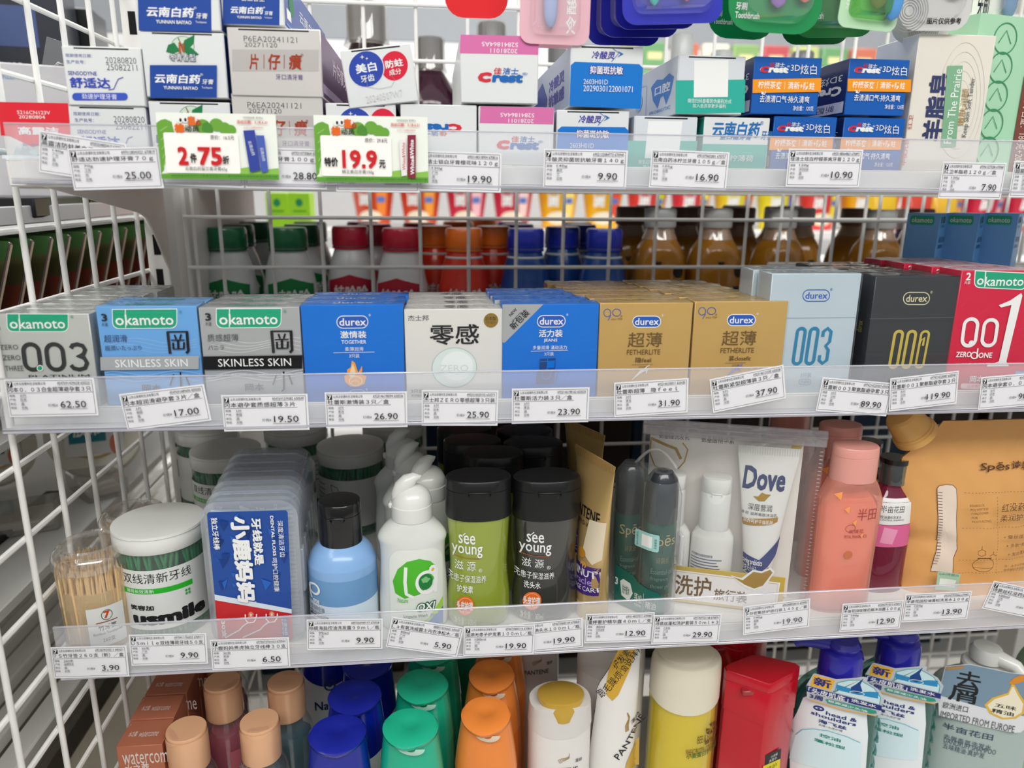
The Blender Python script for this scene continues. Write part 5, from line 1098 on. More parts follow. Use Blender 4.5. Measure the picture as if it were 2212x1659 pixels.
mb = MB(); D = Dec(mb, on_case, UW, .070, (0, 0), (100, 0), (0, 120), True, .0002); D.poly(rrect(38, -2, 84, 22, 3), ink('#9fd0cc')); D.rect(52, 2, 72, 18, WHITE); D.t('Spēs诗裴丝', 41, 1, 46, 20, ink('#2c7a72'), rot=90); D.t('正品查验', 76, 4, 80, 18, GREYINK, rot=90); mb.build('seal_sticker', r)
mb = MB(); lx = xa-ox+ra+.003; mb.box(lx, lx+.0035, ya-oy-.005, ya-oy+.005, hh*.33, hh*.55, clear('clear_latch', haze=.3, gloss=.1), .001); mb.build('latch', r)
mb = MB(); mb.tube([(xb-ox+.004+.030*t, yb-oy+.004-.012*t, hb+.0005+.014*math.sin(PI*min(1, t*1.0))) for t in [i/12 for i in range(13)]], .0012, clear('clear_handle', haze=.3, gloss=.12), 8); mb.build('handle', r)

# ---- zip bag travel set
BAGP = clear('zip_bag_film', haze=.05, gloss=.045, rough=.1, hazecol='#f2ecea', bump=.8, bscale=14); ZIPP = clear('zip_strip', haze=.35, gloss=.10, rough=.1, hazecol='#d8d4dc', bump=.2)
g0, g1 = atz(1448, 1292, zl), atz(1700, 1322, zl); dv = (g1-g0); dv.z = 0; BW = dv.length; dv.normalize(); ang = math.atan2(dv.y, dv.x)
org = g0.copy(); org.z = zl; nb = V((-dv.y, dv.x, 0))      # nb points back
def onb(px, py, off=0):                                     # picture point -> (u, z) in the bag plane, 'off' behind the sleeve plane
    d = ray(px, py); p0 = org+nb*off; t = (p0-CAM).dot(nb)/d.dot(nb); p = CAM+d*t; return (p-p0).dot(dv), p.z-zl
r = empty('zip_bag', org, (0, 0, ang)); tag(r, 'clear zip bag holding a white card, white bottles and a tube', 'zip bag')
T = [onb(1335, 905, .018), onb(1788, 925, .018), onb(1718, 1300, .018), onb(1400, 1300, .018)]
uL, uR = T[0][0]+.021, T[1][0]; zt2 = min(.158, (T[0][1]+T[1][1])/2)
mb = MB(); N = 14
def bagpt(u, z, s_):   # s_=-1 front, +1 back
    sh_ = max(0, math.sin(PI*max(0, min(1, (u-uL)/(uR-uL)))))**.3*max(0, 1-(z/zt2)**2.2)**.8
    return (u, .018+(-.0290*sh_-.0006 if s_ < 0 else .006*sh_+.0006), z)
for s_ in (-1, 1): mb.rings([[bagpt(uL+(uR-uL)*i/N, zt2*j/12, s_) for i in range(N+1)] for j in range(13)], BAGP, False)
mb.build('bag_film', r)
mb = MB(); mb.box(uL-.001, uR+.001, .0165, .0195, zt2-.013, zt2, ZIPP, .0006); mb.box(uL-.001, uR+.001, .0158, .0202, zt2-.006, zt2-.0045, ZIPP, .0003); mb.build('zipper_strip', r)
mb = MB()
for i in range(40): mb.box(uR-.0035, uR-.001, .0170, .0176, .006+(zt2-.02)*i/40, .0068+(zt2-.02)*i/40, ZIPP, .0001)
mb.build('side_seam', r)
# card
r = empty('bag_card', org, (0, 0, ang)); tag(r, 'white and gold printed card standing inside the zip bag', 'backing card')
cA, cB, cC, cD = onb(1383, 918, .018), onb(1738, 960, .018), onb(1695, 1262, .018), onb(1420, 1260, .018)
u0, u1, zc0 = cA[0], cB[0], min(zt2-.010, (cA[1]+cB[1])/2); mb = MB(); u0 = max(u0, uL+.005); u1 = min(u1, uR-.006); mb.box(u0, u1, .0200, .0205, .0015, zc0, mat('card_white', '#ece8e2', .45, coat=.2), .0002)
GD = ink('#b6902f', .35, .3); GY = mat('card_yellow', '#d3b64f', .45, .2)
D = Dec(mb, lambda u, v, h: (u+u0, .0200-h, v+.0015), u1-u0, zc0, (585, 60), (1715, 190), (700, 1200))
D.poly([(1640, 175), (1712, 190), (1600, 1230), (1540, 1225)], GY); D.t('氨基酸洗发乳', 655, 97, 888, 148, ink('#4a566a')); D.t('氨基酸精华素', 975, 138, 1220, 190, ink('#4a566a'))
D.line([(600, 130), (720, 185), (800, 215), (850, 290)], 22, GD); D.line([(600, 125), (610, 240), (660, 330), (740, 370)], 8, GD); D.line([(842, 175), (890, 225), (880, 310), (840, 360)], 9, GD)
mb.build('card', r)
sA, sB, sC = onb(1453, 1226, -.005), onb(1697, 1240, -.005), onb(1453, 1280, -.005)
mb = MB(); su0, su1 = sA[0], sB[0]; sz = (sA[1]+sB[1])/2; su0 = max(su0, uL+.012+.002); mb.box(su0-.012, su1, -.0064, -.0058, .0015, sz, GY, .0001); D = Dec(mb, lambda u, v, h: (u+su0-.012, -.0064-h, v+.0015), su1-su0+.012, sz-.0015, (790, 1030), (1586, 1075), (790, 1215))
D.poly([(792, 1048), (1558, 1100), (1550, 1245), (792, 1200)], ink('#efeceb')); D.line([(792, 1056), (1545, 1108), (1540, 1235)], 3, GY); D.t('芬', 825, 1105, 885, 1160, BRN); D.t('洗护', 912, 1085, 1140, 1190, BRN, bold=.02); D.t('旅行装', 1160, 1150, 1368, 1210, BRN, bold=.01)
D.poly([(1252, 1072), (1320, 1085), (1385, 1040), (1440, 1045), (1490, 1025), (1520, 1045), (1495, 1080), (1470, 1130), (1410, 1150), (1340, 1130)], WHITE); D.poly([(1268, 1080), (1330, 1095), (1390, 1050), (1440, 1055), (1488, 1036), (1505, 1050), (1480, 1085), (1455, 1118), (1405, 1135), (1345, 1118)], GD)
mb.build('front_sleeve', r)
# bottles and tube inside
for k, (p0, p1, pc0, pc1, ytop, yb, off, lab) in enumerate(((1487, 1590, 1504, 1571, 1030, 1092, .0062, 'white bottle with a flip cap in front inside the zip bag'), (1448, 1490, 1440, 1475, 1040, 1100, .0062, 'white bottle half hidden at the left inside the zip bag'))):
    a0, a1 = onb(p0, 1170, off), onb(p1, 1170, off); R = (a1[0]-a0[0])/2 if k == 0 else R; uc = (a0[0]+a1[0])/2 if k == 0 else uc-.0335
    Ht = onb((p0+p1)/2, ytop, off)[1] if k == 0 else Ht; Hb = Ht*.60; rc = R*.64; R = min(R, .0165); ryy = min(R, .0105)
    pos = org+dv*uc+nb*.0062; r = empty('hair_bottle', (pos.x, pos.y, zl+.001), (0, 0, ang)); tag(r, lab, 'bottle', 'bottles in the zip bag')
    pr = smooth_prof([(R*.93, ryy*.93, 0), (R, ryy, .002), (R, ryy, Hb*.78), (R*.9, ryy*.95, Hb*.92), (rc, min(rc, ryy*.95), Hb)]); mb = MB().lathe(pr, WPL, 36)
    D = Dec(mb, fn_curve(pr, 2*R), 2*R, Hb, (908, 590), (1243, 590), (908, 1085), True, .0002); NB = ink('#28386e')
    D.t('多芬密集修护氨基酸润发精华素', 920, 750, 1080, 768, NB)
    for q in range(14): D.line([(918, 782+q*19), (918+235-(q*37 % 50), 782+q*19)], 8, ink('#5a6488'))
    D.poly([(1165, 945), (1238, 920), (1238, 950), (1165, 978)], ink('#2d55a8')); D.poly([(1150, 1080), (1230, 990), (1238, 1080)], ink('#e4cf98'))
    mb.build('bottle_body', r); mb = MB(); flipcap(mb, rc, Hb-.0005, Ht, mat('cap_offwhite', '#dcdedb', .3, coat=.3), ry=min(rc, .0100), n=2.3); mb.build('flip_cap', r)
q0, q1 = onb(1594, 955, .0125), onb(1732, 976, .0125); qb0, qb1 = onb(1592, 1240, .0062), onb(1672, 1250, .0062)
wpt = lambda u, off: org+dv*u+nb*off
zt3 = (q0[1]+q1[1])/2; e0, e1 = wpt(q0[0], .0125), wpt(min(q1[0], uR-.006), .0125); e0.z = e1.z = zl+zt3; bb = wpt((qb0[0]+qb1[0])/2+.001, .0062); bb.z = zl+.0015
r, mb, c, fn, TW, TH_ = tube_thing('body_wash_tube', 'white squeeze tube with a navy wave, right inside the zip bag', 'squeeze tube', bb, zt3-.0015, e0, e1, .0102, WPL, WPL, WPL, .012)
D = Dec(mb, fn, TW, TH_, (1248, 165), (1695, 232), (1180, 1150), True, .0003); DV = ink('#2f3f6c')
D.t('Dove', 1290, 312, 1590, 452, DV, bold=.035, sh=.1); D.poly([(1365, 480), (1400, 485), (1425, 462), (1455, 475), (1490, 480), (1465, 498), (1445, 515), (1405, 512)], GD)
D.t('深层营润', 1330, 532, 1500, 572, GREYINK); D.t('多芬 滋养美肤沐浴乳', 1285, 582, 1540, 602, GREYINK); D.poly([(1275, 612), (1545, 622), (1540, 650), (1500, 660), (1300, 655), (1278, 640)], ink('#a8813a')); D.t('滋养呵护干燥肌肤', 1300, 622, 1510, 648, WHITE)
D.poly([(1245, 830), (1310, 830), (1380, 870), (1440, 865), (1500, 835), (1580, 750), (1575, 830), (1480, 920), (1390, 962), (1240, 935)], ink('#27397a')); D.t('skin-loving prebiotics', 1262, 860, 1440, 905, WHITE, bold=.02); D.t('微囊益生元小分子', 1270, 900, 1400, 935, WHITE); D.line([(1240, 945), (1390, 972), (1490, 925)], 8, GD); D.t('含1/4滋润乳霜 净含量60g', 1275, 990, 1460, 1030, GREYINK)
mb.build('tube_body', r); c.build('cap', r)

# ---- coral bottle
def liquid(name, col, haze, tint): return clear(name, tint=tint, haze=haze, gloss=.07, rough=.04, hazecol=col)
COR = liquid('coral_liquid', '#fbb09c', .38, '#ffd8cc'); CORIN = mat('coral_inner', '#fab09c', .25, coat=.3, var=.12, vscale=60); PCAP = mat('salmon_cap', '#e6a095', .3, coat=.35)
x0, w0 = span(1755, 1885, 1180, -.288); R = w0/2; ry = .0135; Hb = at(1843, 1030, -.288).z-zl; Ht = at(1850, 960, -.288).z-zl; Rc = span(1800, 1895, 1010, -.288)[1]/2
def coral(x, y, label, rz=0):
    r = empty('body_wash_bottle', (x, y, zl), (0, 0, rz)); tag(r, label, 'body wash bottle', 'coral bottles')
    pr = smooth_prof([(R*.90, ry*.85, 0), (R*.97, ry, .003), (R*.97, ry, Hb*.3), (R*1.0, ry, Hb*.80), (R*.98, ry*.98, Hb*.86), (R*.82, ry*.95, Hb*.95), (Rc*.97, ry*.9, Hb)])
    MB().lathe([(max(.001, p[0]-.0018), max(.001, p[1]-.0018), .002+p[2]*.86) for p in pr], CORIN, 36, n=2.6).build('liquid', r)
    mb = MB(); mb.lathe(pr, COR, 40, n=2.6)
    D = Dec(mb, fn_curve(pr, 2*R, 2.6), 2*R, Hb, (200, 520), (640, 560), (130, 1400), True, .0002); MR = ink('#a24a48')
    D.t('半田', 405, 712, 545, 790, MR); D.t('玫瑰花', 350, 842, 455, 868, MR); D.t('PETAL FRAGRANCE', 320, 880, 480, 900, MR); D.ell(355, 1010, 30, 26, ink('#c9744e')); D.ring(360, 830, 34, 24, 3, MR)
    for q in range(4): D.poly([(250+q*60, 600+q*95), (300+q*50, 585+q*95), (290+q*52, 640+q*90)], ink('#f5a05c'))
    mb.build('bottle_body', r)
    mb = MB(); flipcap(mb, Rc, Hb-.001, Ht, PCAP, ry=ry*1.0, lip=False, n=2.1); mb.build('flip_cap', r)
coral(x0, -.288, 'coral pink bottle with a salmon cap, front one')
q = atz(1815, 915, zl+Ht); coral(q.x+.001, max(-.245, min(-.2, q.y)), 'coral pink bottle with a salmon cap, behind the front one')
coral(q.x-.006, -.165, 'coral pink bottle with a salmon cap, deepest of three')
# ---- magenta bottle
MAG = liquid('magenta_liquid', '#8c2448', .55, '#d05a80'); MAGIN = mat('magenta_inner', '#8e2a50', .25, coat=.3, var=.2, vscale=60); NECK = clear('neck_clear', tint='#d8e2e0', haze=.25, gloss=.1, hazecol='#6c7674')
x1_, w1_ = span(1868, 1960, 1170, -.262); R1 = w1_/2; H1 = at(1915, 1040, -.262).z-zl; H1t = at(1918, 990, -.262).z-zl
def magenta(x, y, label):
    r = empty('shampoo_bottle', (x, y, zl)); tag(r, label, 'shampoo bottle', 'magenta bottles')
    pr = smooth_prof([(R1*.92, .012, 0), (R1, .0135, .003), (R1, .0135, H1*.78), (R1*.86, .0125, H1*.86), (R1*.52, .0085, H1*.96), (R1*.5, .0080, H1)])
    MB().lathe([(max(.001, p[0]-.0015), max(.001, p[1]-.0015), .002+p[2]*.80) for p in pr], MAGIN, 32, n=2.4).build('liquid', r)
    mb = MB(); mb.lathe(pr, MAG, 36, n=2.4); D = Dec(mb, fn_curve(pr, 2*R1, 2.4), 2*R1, H1, (540, 560), (840, 560), (500, 1300), True, .0002)
    D.rect(560, 640, 800, 815, ink('#eceeec')); D.rect(560, 818, 790, 970, ink('#e0699c')); D.t('半亩花田', 575, 685, 722, 732, BLACK); D.t('控油蓬松洗发水', 575, 752, 706, 772, BLACK); D.t('CONTROL SHAMPOO', 575, 776, 726, 788, GREYINK); D.poly([(600, 830), (690, 850), (660, 950), (580, 940)], ink('#eea0c0'))
    mb.build('bottle_body', r)
    mb = MB(); mb.lathe([(R1*.55, H1), (R1*.56, H1t*.98), (R1*.5, H1t)], NECK, 28); mb.lathe([(R1*.48, H1+.0005), (R1*.48, H1t-.001)], GCP, 24); mb.lathe([(R1*.58, H1t-.003), (R1*.58, H1t+.001)], BLKCAP, 28); mb.build('cap', r)
magenta(x1_-.003, -.262, 'magenta bottle with a white label behind the coral one'); magenta(x1_-.001, -.222, 'magenta bottle with a black cap, deeper in')
# ---- orange pouch
ORP = mat('apricot_pouch_foil', '#e4aa66', .4, .1, coat=.2, bump=.5, bscale=14); OCAP = mat('apricot_cap', '#e2ae62', .35, coat=.3)
Yp = -.281; YM = Yp+.0115; L0 = at(1950, 1200, YM).x; R0 = at(2245, 1100, YM).x+.008; PW = R0-L0; PH = .146
r = empty('refill_pouch', (L0, Yp, zl)); tag(r, 'large apricot refill pouch with a screw spout at its top corner', 'refill pouch')
lp = [at(x, y, YM) for x, y in ((1944, 1285), (1944, 1225), (1951, 1193), (1959, 1156), (1951, 1124), (1943, 1030), (1943, 1005), (1949, 988), (1962, 977), (2013, 940), (2040, 908))]; out = [(.004, 0)]+[(p.x-L0, max(.004, p.z-zl)) for p in lp]+[(lp[-1].x-L0+.006, PH), (PW, PH), (PW, 0)]
def pou(u, z):
    t = max(0, min(1, z/PH)); e = max(0, min(1, u/PW)); edge = min(1, e*6)*min(1, (1-e)*6+.0); return .017*(1-t**1.6)*math.sin(min(1, e*1.0)*PI)**.5+.0004
def lx(z):
    pts = out[1:-2]
    for a, b in zip(pts, pts[1:]):
        if a[1] <= z <= b[1]: return a[0]+(b[0]-a[0])*(z-a[1])/max(1e-6, b[1]-a[1])
    return pts[-1][0] if z > .1 else pts[0][0]
mb = MB(); NU = 28; NZ = 30; rnd = random.Random(2)
def pfn(u, v, h):
    e = max(0, min(1, (u-lx(v))/(PW-lx(v)))); w_ = .0009*math.sin(u*260+v*90)*math.sin(v*130-u*40)
    dent = .003*math.exp(-((v-.047)/.006)**2)*math.exp(-((u-.012)/.02)**2)
    return (u, .012-.0165*(1-(v/PH)**2.2)*(max(0, math.sin(e*PI))**.55)-.0006-h+w_+dent, v)
rowsF = [[pfn(lx(PH*j/NZ)+(PW-lx(PH*j/NZ))*i/NU, PH*j/NZ, 0) for i in range(NU+1)] for j in range(NZ+1)]; mb.rings(rowsF, ORP, False)
rowsB = [[(p[0], .024-p[1]+.0004, p[2]) for p in rr] for rr in rowsF]; mb.rings(rowsB, ORP, False)
D = Dec(mb, pfn, PW, PH, (770, -60), (1660, -60), (770, 1330), True, .0005); BK = ink('#5b3a26'); PWH = ink('#e7d6c6')
sc_ = [(875, 450), (885, 425), (920, 415), (960, 420), (985, 450), (1000, 600), (1012, 780), (1030, 930), (1015, 1010), (1020, 1130), (905, 1130), (910, 1000), (930, 890), (905, 780), (890, 620)]
D.poly(sc_, PWH); D.line(sc_, 3, BK, True)
for k in range(26): y_ = 480+k*23; D.line([(882+k*1.8 if k < 18 else 925-(k-18)*3, y_), (905+k*1.8 if k < 18 else 948-(k-18)*3, y_+2)], 3, BK)
D.t('Spēs', 1115, 250, 1300, 325, BK, bold=.01); D.t('诗裴丝', 1315, 245, 1492, 312, BK, bold=.01); D.t('®', 1500, 240, 1518, 256, BK)
for y_ in (478, 750, 1005, 1105):
    for k in range(28): D.line([(1030+k*20, y_), (1040+k*20, y_)], 2, BK)
for k in range(26): D.line([(1200+k*2, 495+k*24), (1200+k*2, 507+k*24)], 2, BK)
for i, s_ in enumerate(('BISABOLOL', 'POLYPEPTIDE', 'CONDITIONER', 'FOR', 'MOISTURIZING')): D.t(s_, 1035+i*5, 545+i*31, 1035+i*5+[92, 112, 110, 34, 118][i], 563+i*31, BK)
D.t('红没药醇多肽', 1225, 545, 1560, 610, BK); D.t('柔润护发素', 1225, 632, 1480, 685, BK)
D.t('+ 蚕丝蛋白*抚平毛躁', 1265, 797, 1570, 828, BK); D.t('+ 多肽*柔润水光发丝', 1285, 866, 1572, 895, BK); D.t('+ 发丝蓬松盈润顺滑', 1300, 933, 1560, 962, BK); D.t('注：左方分子结构图案指的是红', 1292, 1036, 1580, 1056, BK); D.t('没药醇分子式的艺术设计图形', 1292, 1068, 1562, 1088, BK)
D.ring(1157, 1025, 62, 56, 3, BK); D.line([(1115, 972), (1200, 972)], 6, BK); D.line([(1100, 1050), (1215, 1050)], 2, BK)
D.line([(1138+26*math.cos(k*PI/3+.52), 930+26*math.sin(k*PI/3+.52)) for k in range(6)], 3, BK, True); D.line([(1138, 878), (1138, 904)], 3, BK); D.line([(1185, 955), (1207, 940), (1228, 955)], 3, BK); D.line([(1207, 918), (1207, 940)], 3, BK)
D.rect(908, 1095, 1025, 1245, ink('#a9cdb4')); D.t('Spēs诗裴丝', 915, 1100, 1018, 1125, ink('#3c7a5a')); D.rect(925, 1150, 1008, 1215, ink('#e6efe6'))
mb.build('pouch_body', r)
q = at(1985, 924, Yp); q.z -= .002; q2 = at(2018, 945, Yp); ax = V((.55, 0, -.62)).normalized()
mb = MB(); Rq = .0142
def along(t, rr, N=40, rib=0):
    u1 = V((0, 1, 0)); u2 = ax.cross(u1); c0 = V((q.x-L0, .012, q.z-zl))
    return [c0+ax*t+(u1*math.cos(2*PI*j/N)+u2*math.sin(2*PI*j/N))*(rr+(rib if j % 2 else 0)) for j in range(N)]
mb.rings([along(-.0125, .0008), along(-.0125, Rq*.78), along(-.011, Rq*.88), along(-.010, Rq*.90, rib=.0005), along(.004, Rq*1.02, rib=.0005), along(.0045, Rq*1.1), along(.006, Rq*1.12), along(.0065, Rq*1.18), along(.011, Rq*1.2), along(.0115, Rq*.9)], OCAP, True, True, True)
mb.build('spout_cap', r)
# ---------------------------------------------------------------- large bottles on the base shelf (their tops are in view)
CROPS.update({'n': (1400, 1350, 4.809), 'q': (1820, 1330, 5.043), 's': (960, 1380, 4.608), 'u': (240, 1400, 4.809)})
zb = DECK['base']
TERRA = mat('terracotta_board', '#b06a50', .5, bump=.05)
ZT = -.375; H = ZT-zb
a = atz(250, 1614, ZT); W = .033; dd = .028
mb = MB(); mb.box(-W/2, W/2, 0, dd, 0, H, TERRA, .0005)
D = Dec(mb, fn_front(W), W, H, (50, 1030), (530, 1005), (120, 2600)); LG = ink('#dccfc8')
D.t('watercome', 105, 1060, 640, 1150, LG); D.t('水之蔻', 120, 1155, 375, 1225, LG, bold=.02)
D = Dec(mb, fn_top(W, H), W, dd, (0, 0), (100, 0), (0, 60)); D.t('水之蔻', 14, 26, 32, 38, LG, bold=.02); D.t('watercome', 38, 28, 80, 40, LG, sh=.2); D.line([(2, 16), (4, 12), (6, 12), (6, 8)], .6, LG)
o = mb.build('body_mist_carton', None, (a.x+W/2, a.y, zb)); tag(o, 'terracotta carton in the lower left corner, front one', 'carton', 'terracotta cartons')
for i, lab in enumerate(('second', 'third', 'fourth')): dup(o, (a.x+W/2-.001+.0005*i, a.y+.0295*(i+1), zb), (0, 0, 0), 'terracotta carton in the lower left corner, %s in line' % lab)

ROSE = mat('rose_gold_plastic', '#e8b48c', .3, .15, coat=.3); 
def rose(px, py, liq, lab, rz, grp):
    p = atz(px, py, -.366); R = .0150; Rb = .0200; Ht = -.366-zb; Hb = Ht-.030
    cl, inn, lb = liq; r = empty('body_wash_bottle', (p.x, min(-.05, p.y), zb), (0, 0, rz)); tag(r, lab, 'body wash bottle', grp)
    pr = smooth_prof([(Rb*.93, 0), (Rb, .004), (Rb, Hb*.55), (Rb, Hb*.84), (Rb*.93, Hb*.93), (Rb*.72, Hb*.985), (R*.9, Hb)])
    MB().lathe([(max(.001, q[0]-.0015), q[2]*.90+.002) for q in pr], inn, 32).build('liquid', r)
    MB().lathe(pr, cl, 40, cap1=False).build('bottle_body', r)
    d = MB(); D = Dec(d, fn_curve(pr, 2*Rb), 2*Rb, Hb, (0, 0), (100, 0), (0, 300), True, .0003); D.rect(18, 45, 82, 200, lb); D.t('水之蔻', 30, 70, 70, 88, WHITE); d.build('label', r)
    mb = MB(); z0, z1 = Hb-.001, Ht
    mb.lathe([(R*.98, z0), (R, z0+.001), (R, z1-.003), (R*.99, z1-.0022)], ROSE, 44, cap1=False)
    mb.lathe([(R*.965, z1-.0035), (R*.965, z1-.0008), (R*.93, z1), (.0003, z1)], ROSE, 44, cap0=False)
    mb.rings([[(R*1.004*math.cos(t), R*1.004*math.sin(t), z1-.003-.004*max(0, math.sin((t-PI*1.25)/(PI*.5)*PI))*(1 if PI*1.25 < t < PI*1.75 else 0)+k) for t in [2*PI*i/48 for i in range(48)]] for k in (0, .0007)], ROSE, True)
    D = Dec(mb, lambda u, v, h: (u-.010, -R*.88+v, z1+h), .020, .006, (0, 0), (100, 0), (0, 30), h0=.0001); D.t('PRESS', 12, 4, 88, 24, mat('rose_emboss', '#eab394', .3, .3), bold=.05)
    mb.build('disc_cap', r)
PKL = (clear('clear_pet', haze=.05, gloss=.08, rough=.04), mat('pink_liquid', '#a8465a', .2, coat=.3, var=.15, vscale=50), mat('pink_label', '#cf6f78', .4))
TLL = (PKL[0], mat('teal_liquid', '#2a5560', .2, coat=.3, var=.2, vscale=50), mat('teal_label', '#58a3a5', .4))
rose(402, 1573, PKL, 'pink bottle with a rose gold disc cap, nearest the terracotta cartons', -.9, 'pink bottles with rose gold caps')
rose(469, 1497, PKL, 'pink bottle with a rose gold disc cap, second in line', 1.0, 'pink bottles with rose gold caps')
rose(452, 1446, PKL, 'pink bottle with a rose gold disc cap, third, half under the shelf', .3, 'pink bottles with rose gold caps')
rose(560, 1556, TLL, 'teal bottle with a rose gold disc cap marked with raised letters, front one', .15, 'teal bottles with rose gold caps')
rose(612, 1483, TLL, 'teal bottle with a rose gold disc cap, second in line', 2.9, 'teal bottles with rose gold caps')
rose(636, 1432, TLL, 'teal bottle with a rose gold disc cap, third, half under the shelf', 1.9, 'teal bottles with rose gold caps')

def slant(name, px, py, zt, label, capm, bodym, topw, botw, cat, grp, rz, ry=.017, caph=.045, copies=(), pearl=None, lip=True, deco=None):
    """oval bottle whose translucent cap ends in a slanted flip lid"""
    p = atz(px, py, zt); r = empty(name, (p.x, p.y, zb), (0, 0, rz)); tag(r, label+', front one', cat, grp)
    Ht = zt-zb; a0 = topw/2; a1 = botw/2; zc = Ht-caph
    def half(z): t = max(0, min(1, (Ht-z)/.075)); return a0+(a1-a0)*math.sin(t*PI/2)
    pr = [(half(z)*(.95 if z < .004 else 1), ry*(.95 if z < .004 else 1)*min(1, .80+.2*(half(z)-a0)/(a1-a0+1e-6)), z) for z in [0, .004]+[.004+(zc-.004)*i/10 for i in range(1, 11)]]
    mb = MB().lathe(pr, bodym, 40, n=2.3)
    if deco: deco(mb, pr, zc)
    mb.build('bottle_body', r)
    mb = MB(); rows = []
    for i in range(9):
        z = zc-.004+(Ht-.006-zc+.004)*i/8; hx = half(z)+.0004; row_ = []
        for j in range(40):
            t = 2*PI*j/40; x = hx*math.copysign(abs(math.cos(t))**.87, math.cos(t)); y = ry*(.82+.18*(hx-a0)/(a1-a0+1e-6))*1.02*math.copysign(abs(math.sin(t))**.87, math.sin(t)); row_.append((x, y, z-(.010*(1-(x/hx)**2) if i == 0 and y < 0 else 0)))
        rows.append(row_)
    mb.rings(rows, capm, True, False, True); mb.build('cap', r)
    mb = MB(); L = []
    for rr, dz, oy in ((1.0, 0, 0), (1.03, .0012, -.0005), (1.03, .0035, -.001), (.95, .0048, 0), (.35, .0052, .001), (.30, .0046, .001), (.01, .0046, .001)):
        row_ = []
        for j in range(40):
            t = 2*PI*j/40; x = a0*1.06*rr*math.copysign(abs(math.cos(t))**.9, math.cos(t)); y = (ry*.98)*rr*math.sin(t)+oy; y -= .004*rr*(1-abs(math.cos(t)))*(1 if math.sin(t) < 0 else 0); row_.append((x, y, Ht-.006+dz+.12*y))
        L.append(row_)
    mb.rings(L, capm, True, True, True)
    if pearl: mb.rings([[(a0*.55*math.cos(t)+a0*.25, -ry*1.02-.0012, Ht-.006-.0005+.007*math.sin(t)) for t in [PI+PI*i/12 for i in range(13)]], [(a0*.2*math.cos(t)+a0*.25, -ry*1.02-.0022, Ht-.006-.0008+.003*math.sin(t)) for t in [PI+PI*i/12 for i in range(13)]]], pearl, False)
    mb.build('flip_lid', r)
    for (cx, cy, lb) in copies:
        q = atz(cx, cy, zt); dup(r, (q.x, min(-.05, q.y), zb), None, label+', '+lb)
    return r
GRN = mat('emerald_pearl', '#0fae85', .25, coat=.5, sss=.1); GRC = mat('emerald_cap', '#18b48e', .22, coat=.5); ORB = mat('orange_pearl', '#f07a24', .25, coat=.5, sss=.1); ORC = mat('orange_cap', '#f08a3a', .25, coat=.5)
PRL = mat('pearl_tab', '#e8d8c0', .3, coat=.3)
slant('shampoo_bottle', 881, 1562, -.372, 'emerald green oval bottle with a slanted lid', GRC, GRN, .040, .053, 'shampoo bottle', 'emerald green bottles', -.25, copies=((915, 1485, 'second in line'), (934, 1437, 'third in line')), pearl=mat('mint_tab', '#b9e6d4', .3))
q = atz(1000, 1420, -.372); dup(bpy.data.objects[[o.name for o in bpy.data.objects if o.get('label') == 'emerald green oval bottle with a slanted lid, front one'][0]], (q.x-.002, -.135, zb), (0, 0, .3), 'emerald green oval bottle in the shade left of the orange ones')
slant('shampoo_bottle', 1050, 1535, -.370, 'orange oval bottle with a slanted lid', ORC, ORB, .036, .052, 'shampoo bottle', 'orange bottles', -.25, copies=((1051, 1466, 'second in line'), (1085, 1420, 'third in line')), pearl=PRL)
NVC = mat('royal_blue_cap', '#0c1e9a', .2, coat=.6); NVW = mat('white_body_plastic', '#dfe4e2', .35, coat=.2)
NVB = mat('royal_blue_collar', '#0a45b8', .2, coat=.6)
slant('mens_wash_bottle', 735, 1575, -.374, 'white bottle with a royal blue slanted cap', NVC, NVW, .040, .050, 'wash bottle', 'white bottles with royal blue caps', .1, caph=.042, copies=((777, 1500, 'second in line'), (790, 1447, 'third in line')))
def nivea(mb, pr, zc):
    D = Dec(mb, fn_curve(pr, .052, 2.3), .052, zc, (0, 0), (100, 0), (0, 280), True, .0003); NB = ink('#1a2a66'); D.ring(50, 22, 9, 9, 3, NB); D.ell(50, 22, 4, 4, NB); D.t('Nature', 22, 50, 82, 66, NB, bold=.03)
slant('mens_wash_bottle', 688, 1440, -.370, 'white bottle with a round navy emblem and dark blue cap', NVC, NVW, .036, .052, 'wash bottle', 'white bottles with navy emblem', .2, caph=.030, deco=nivea)

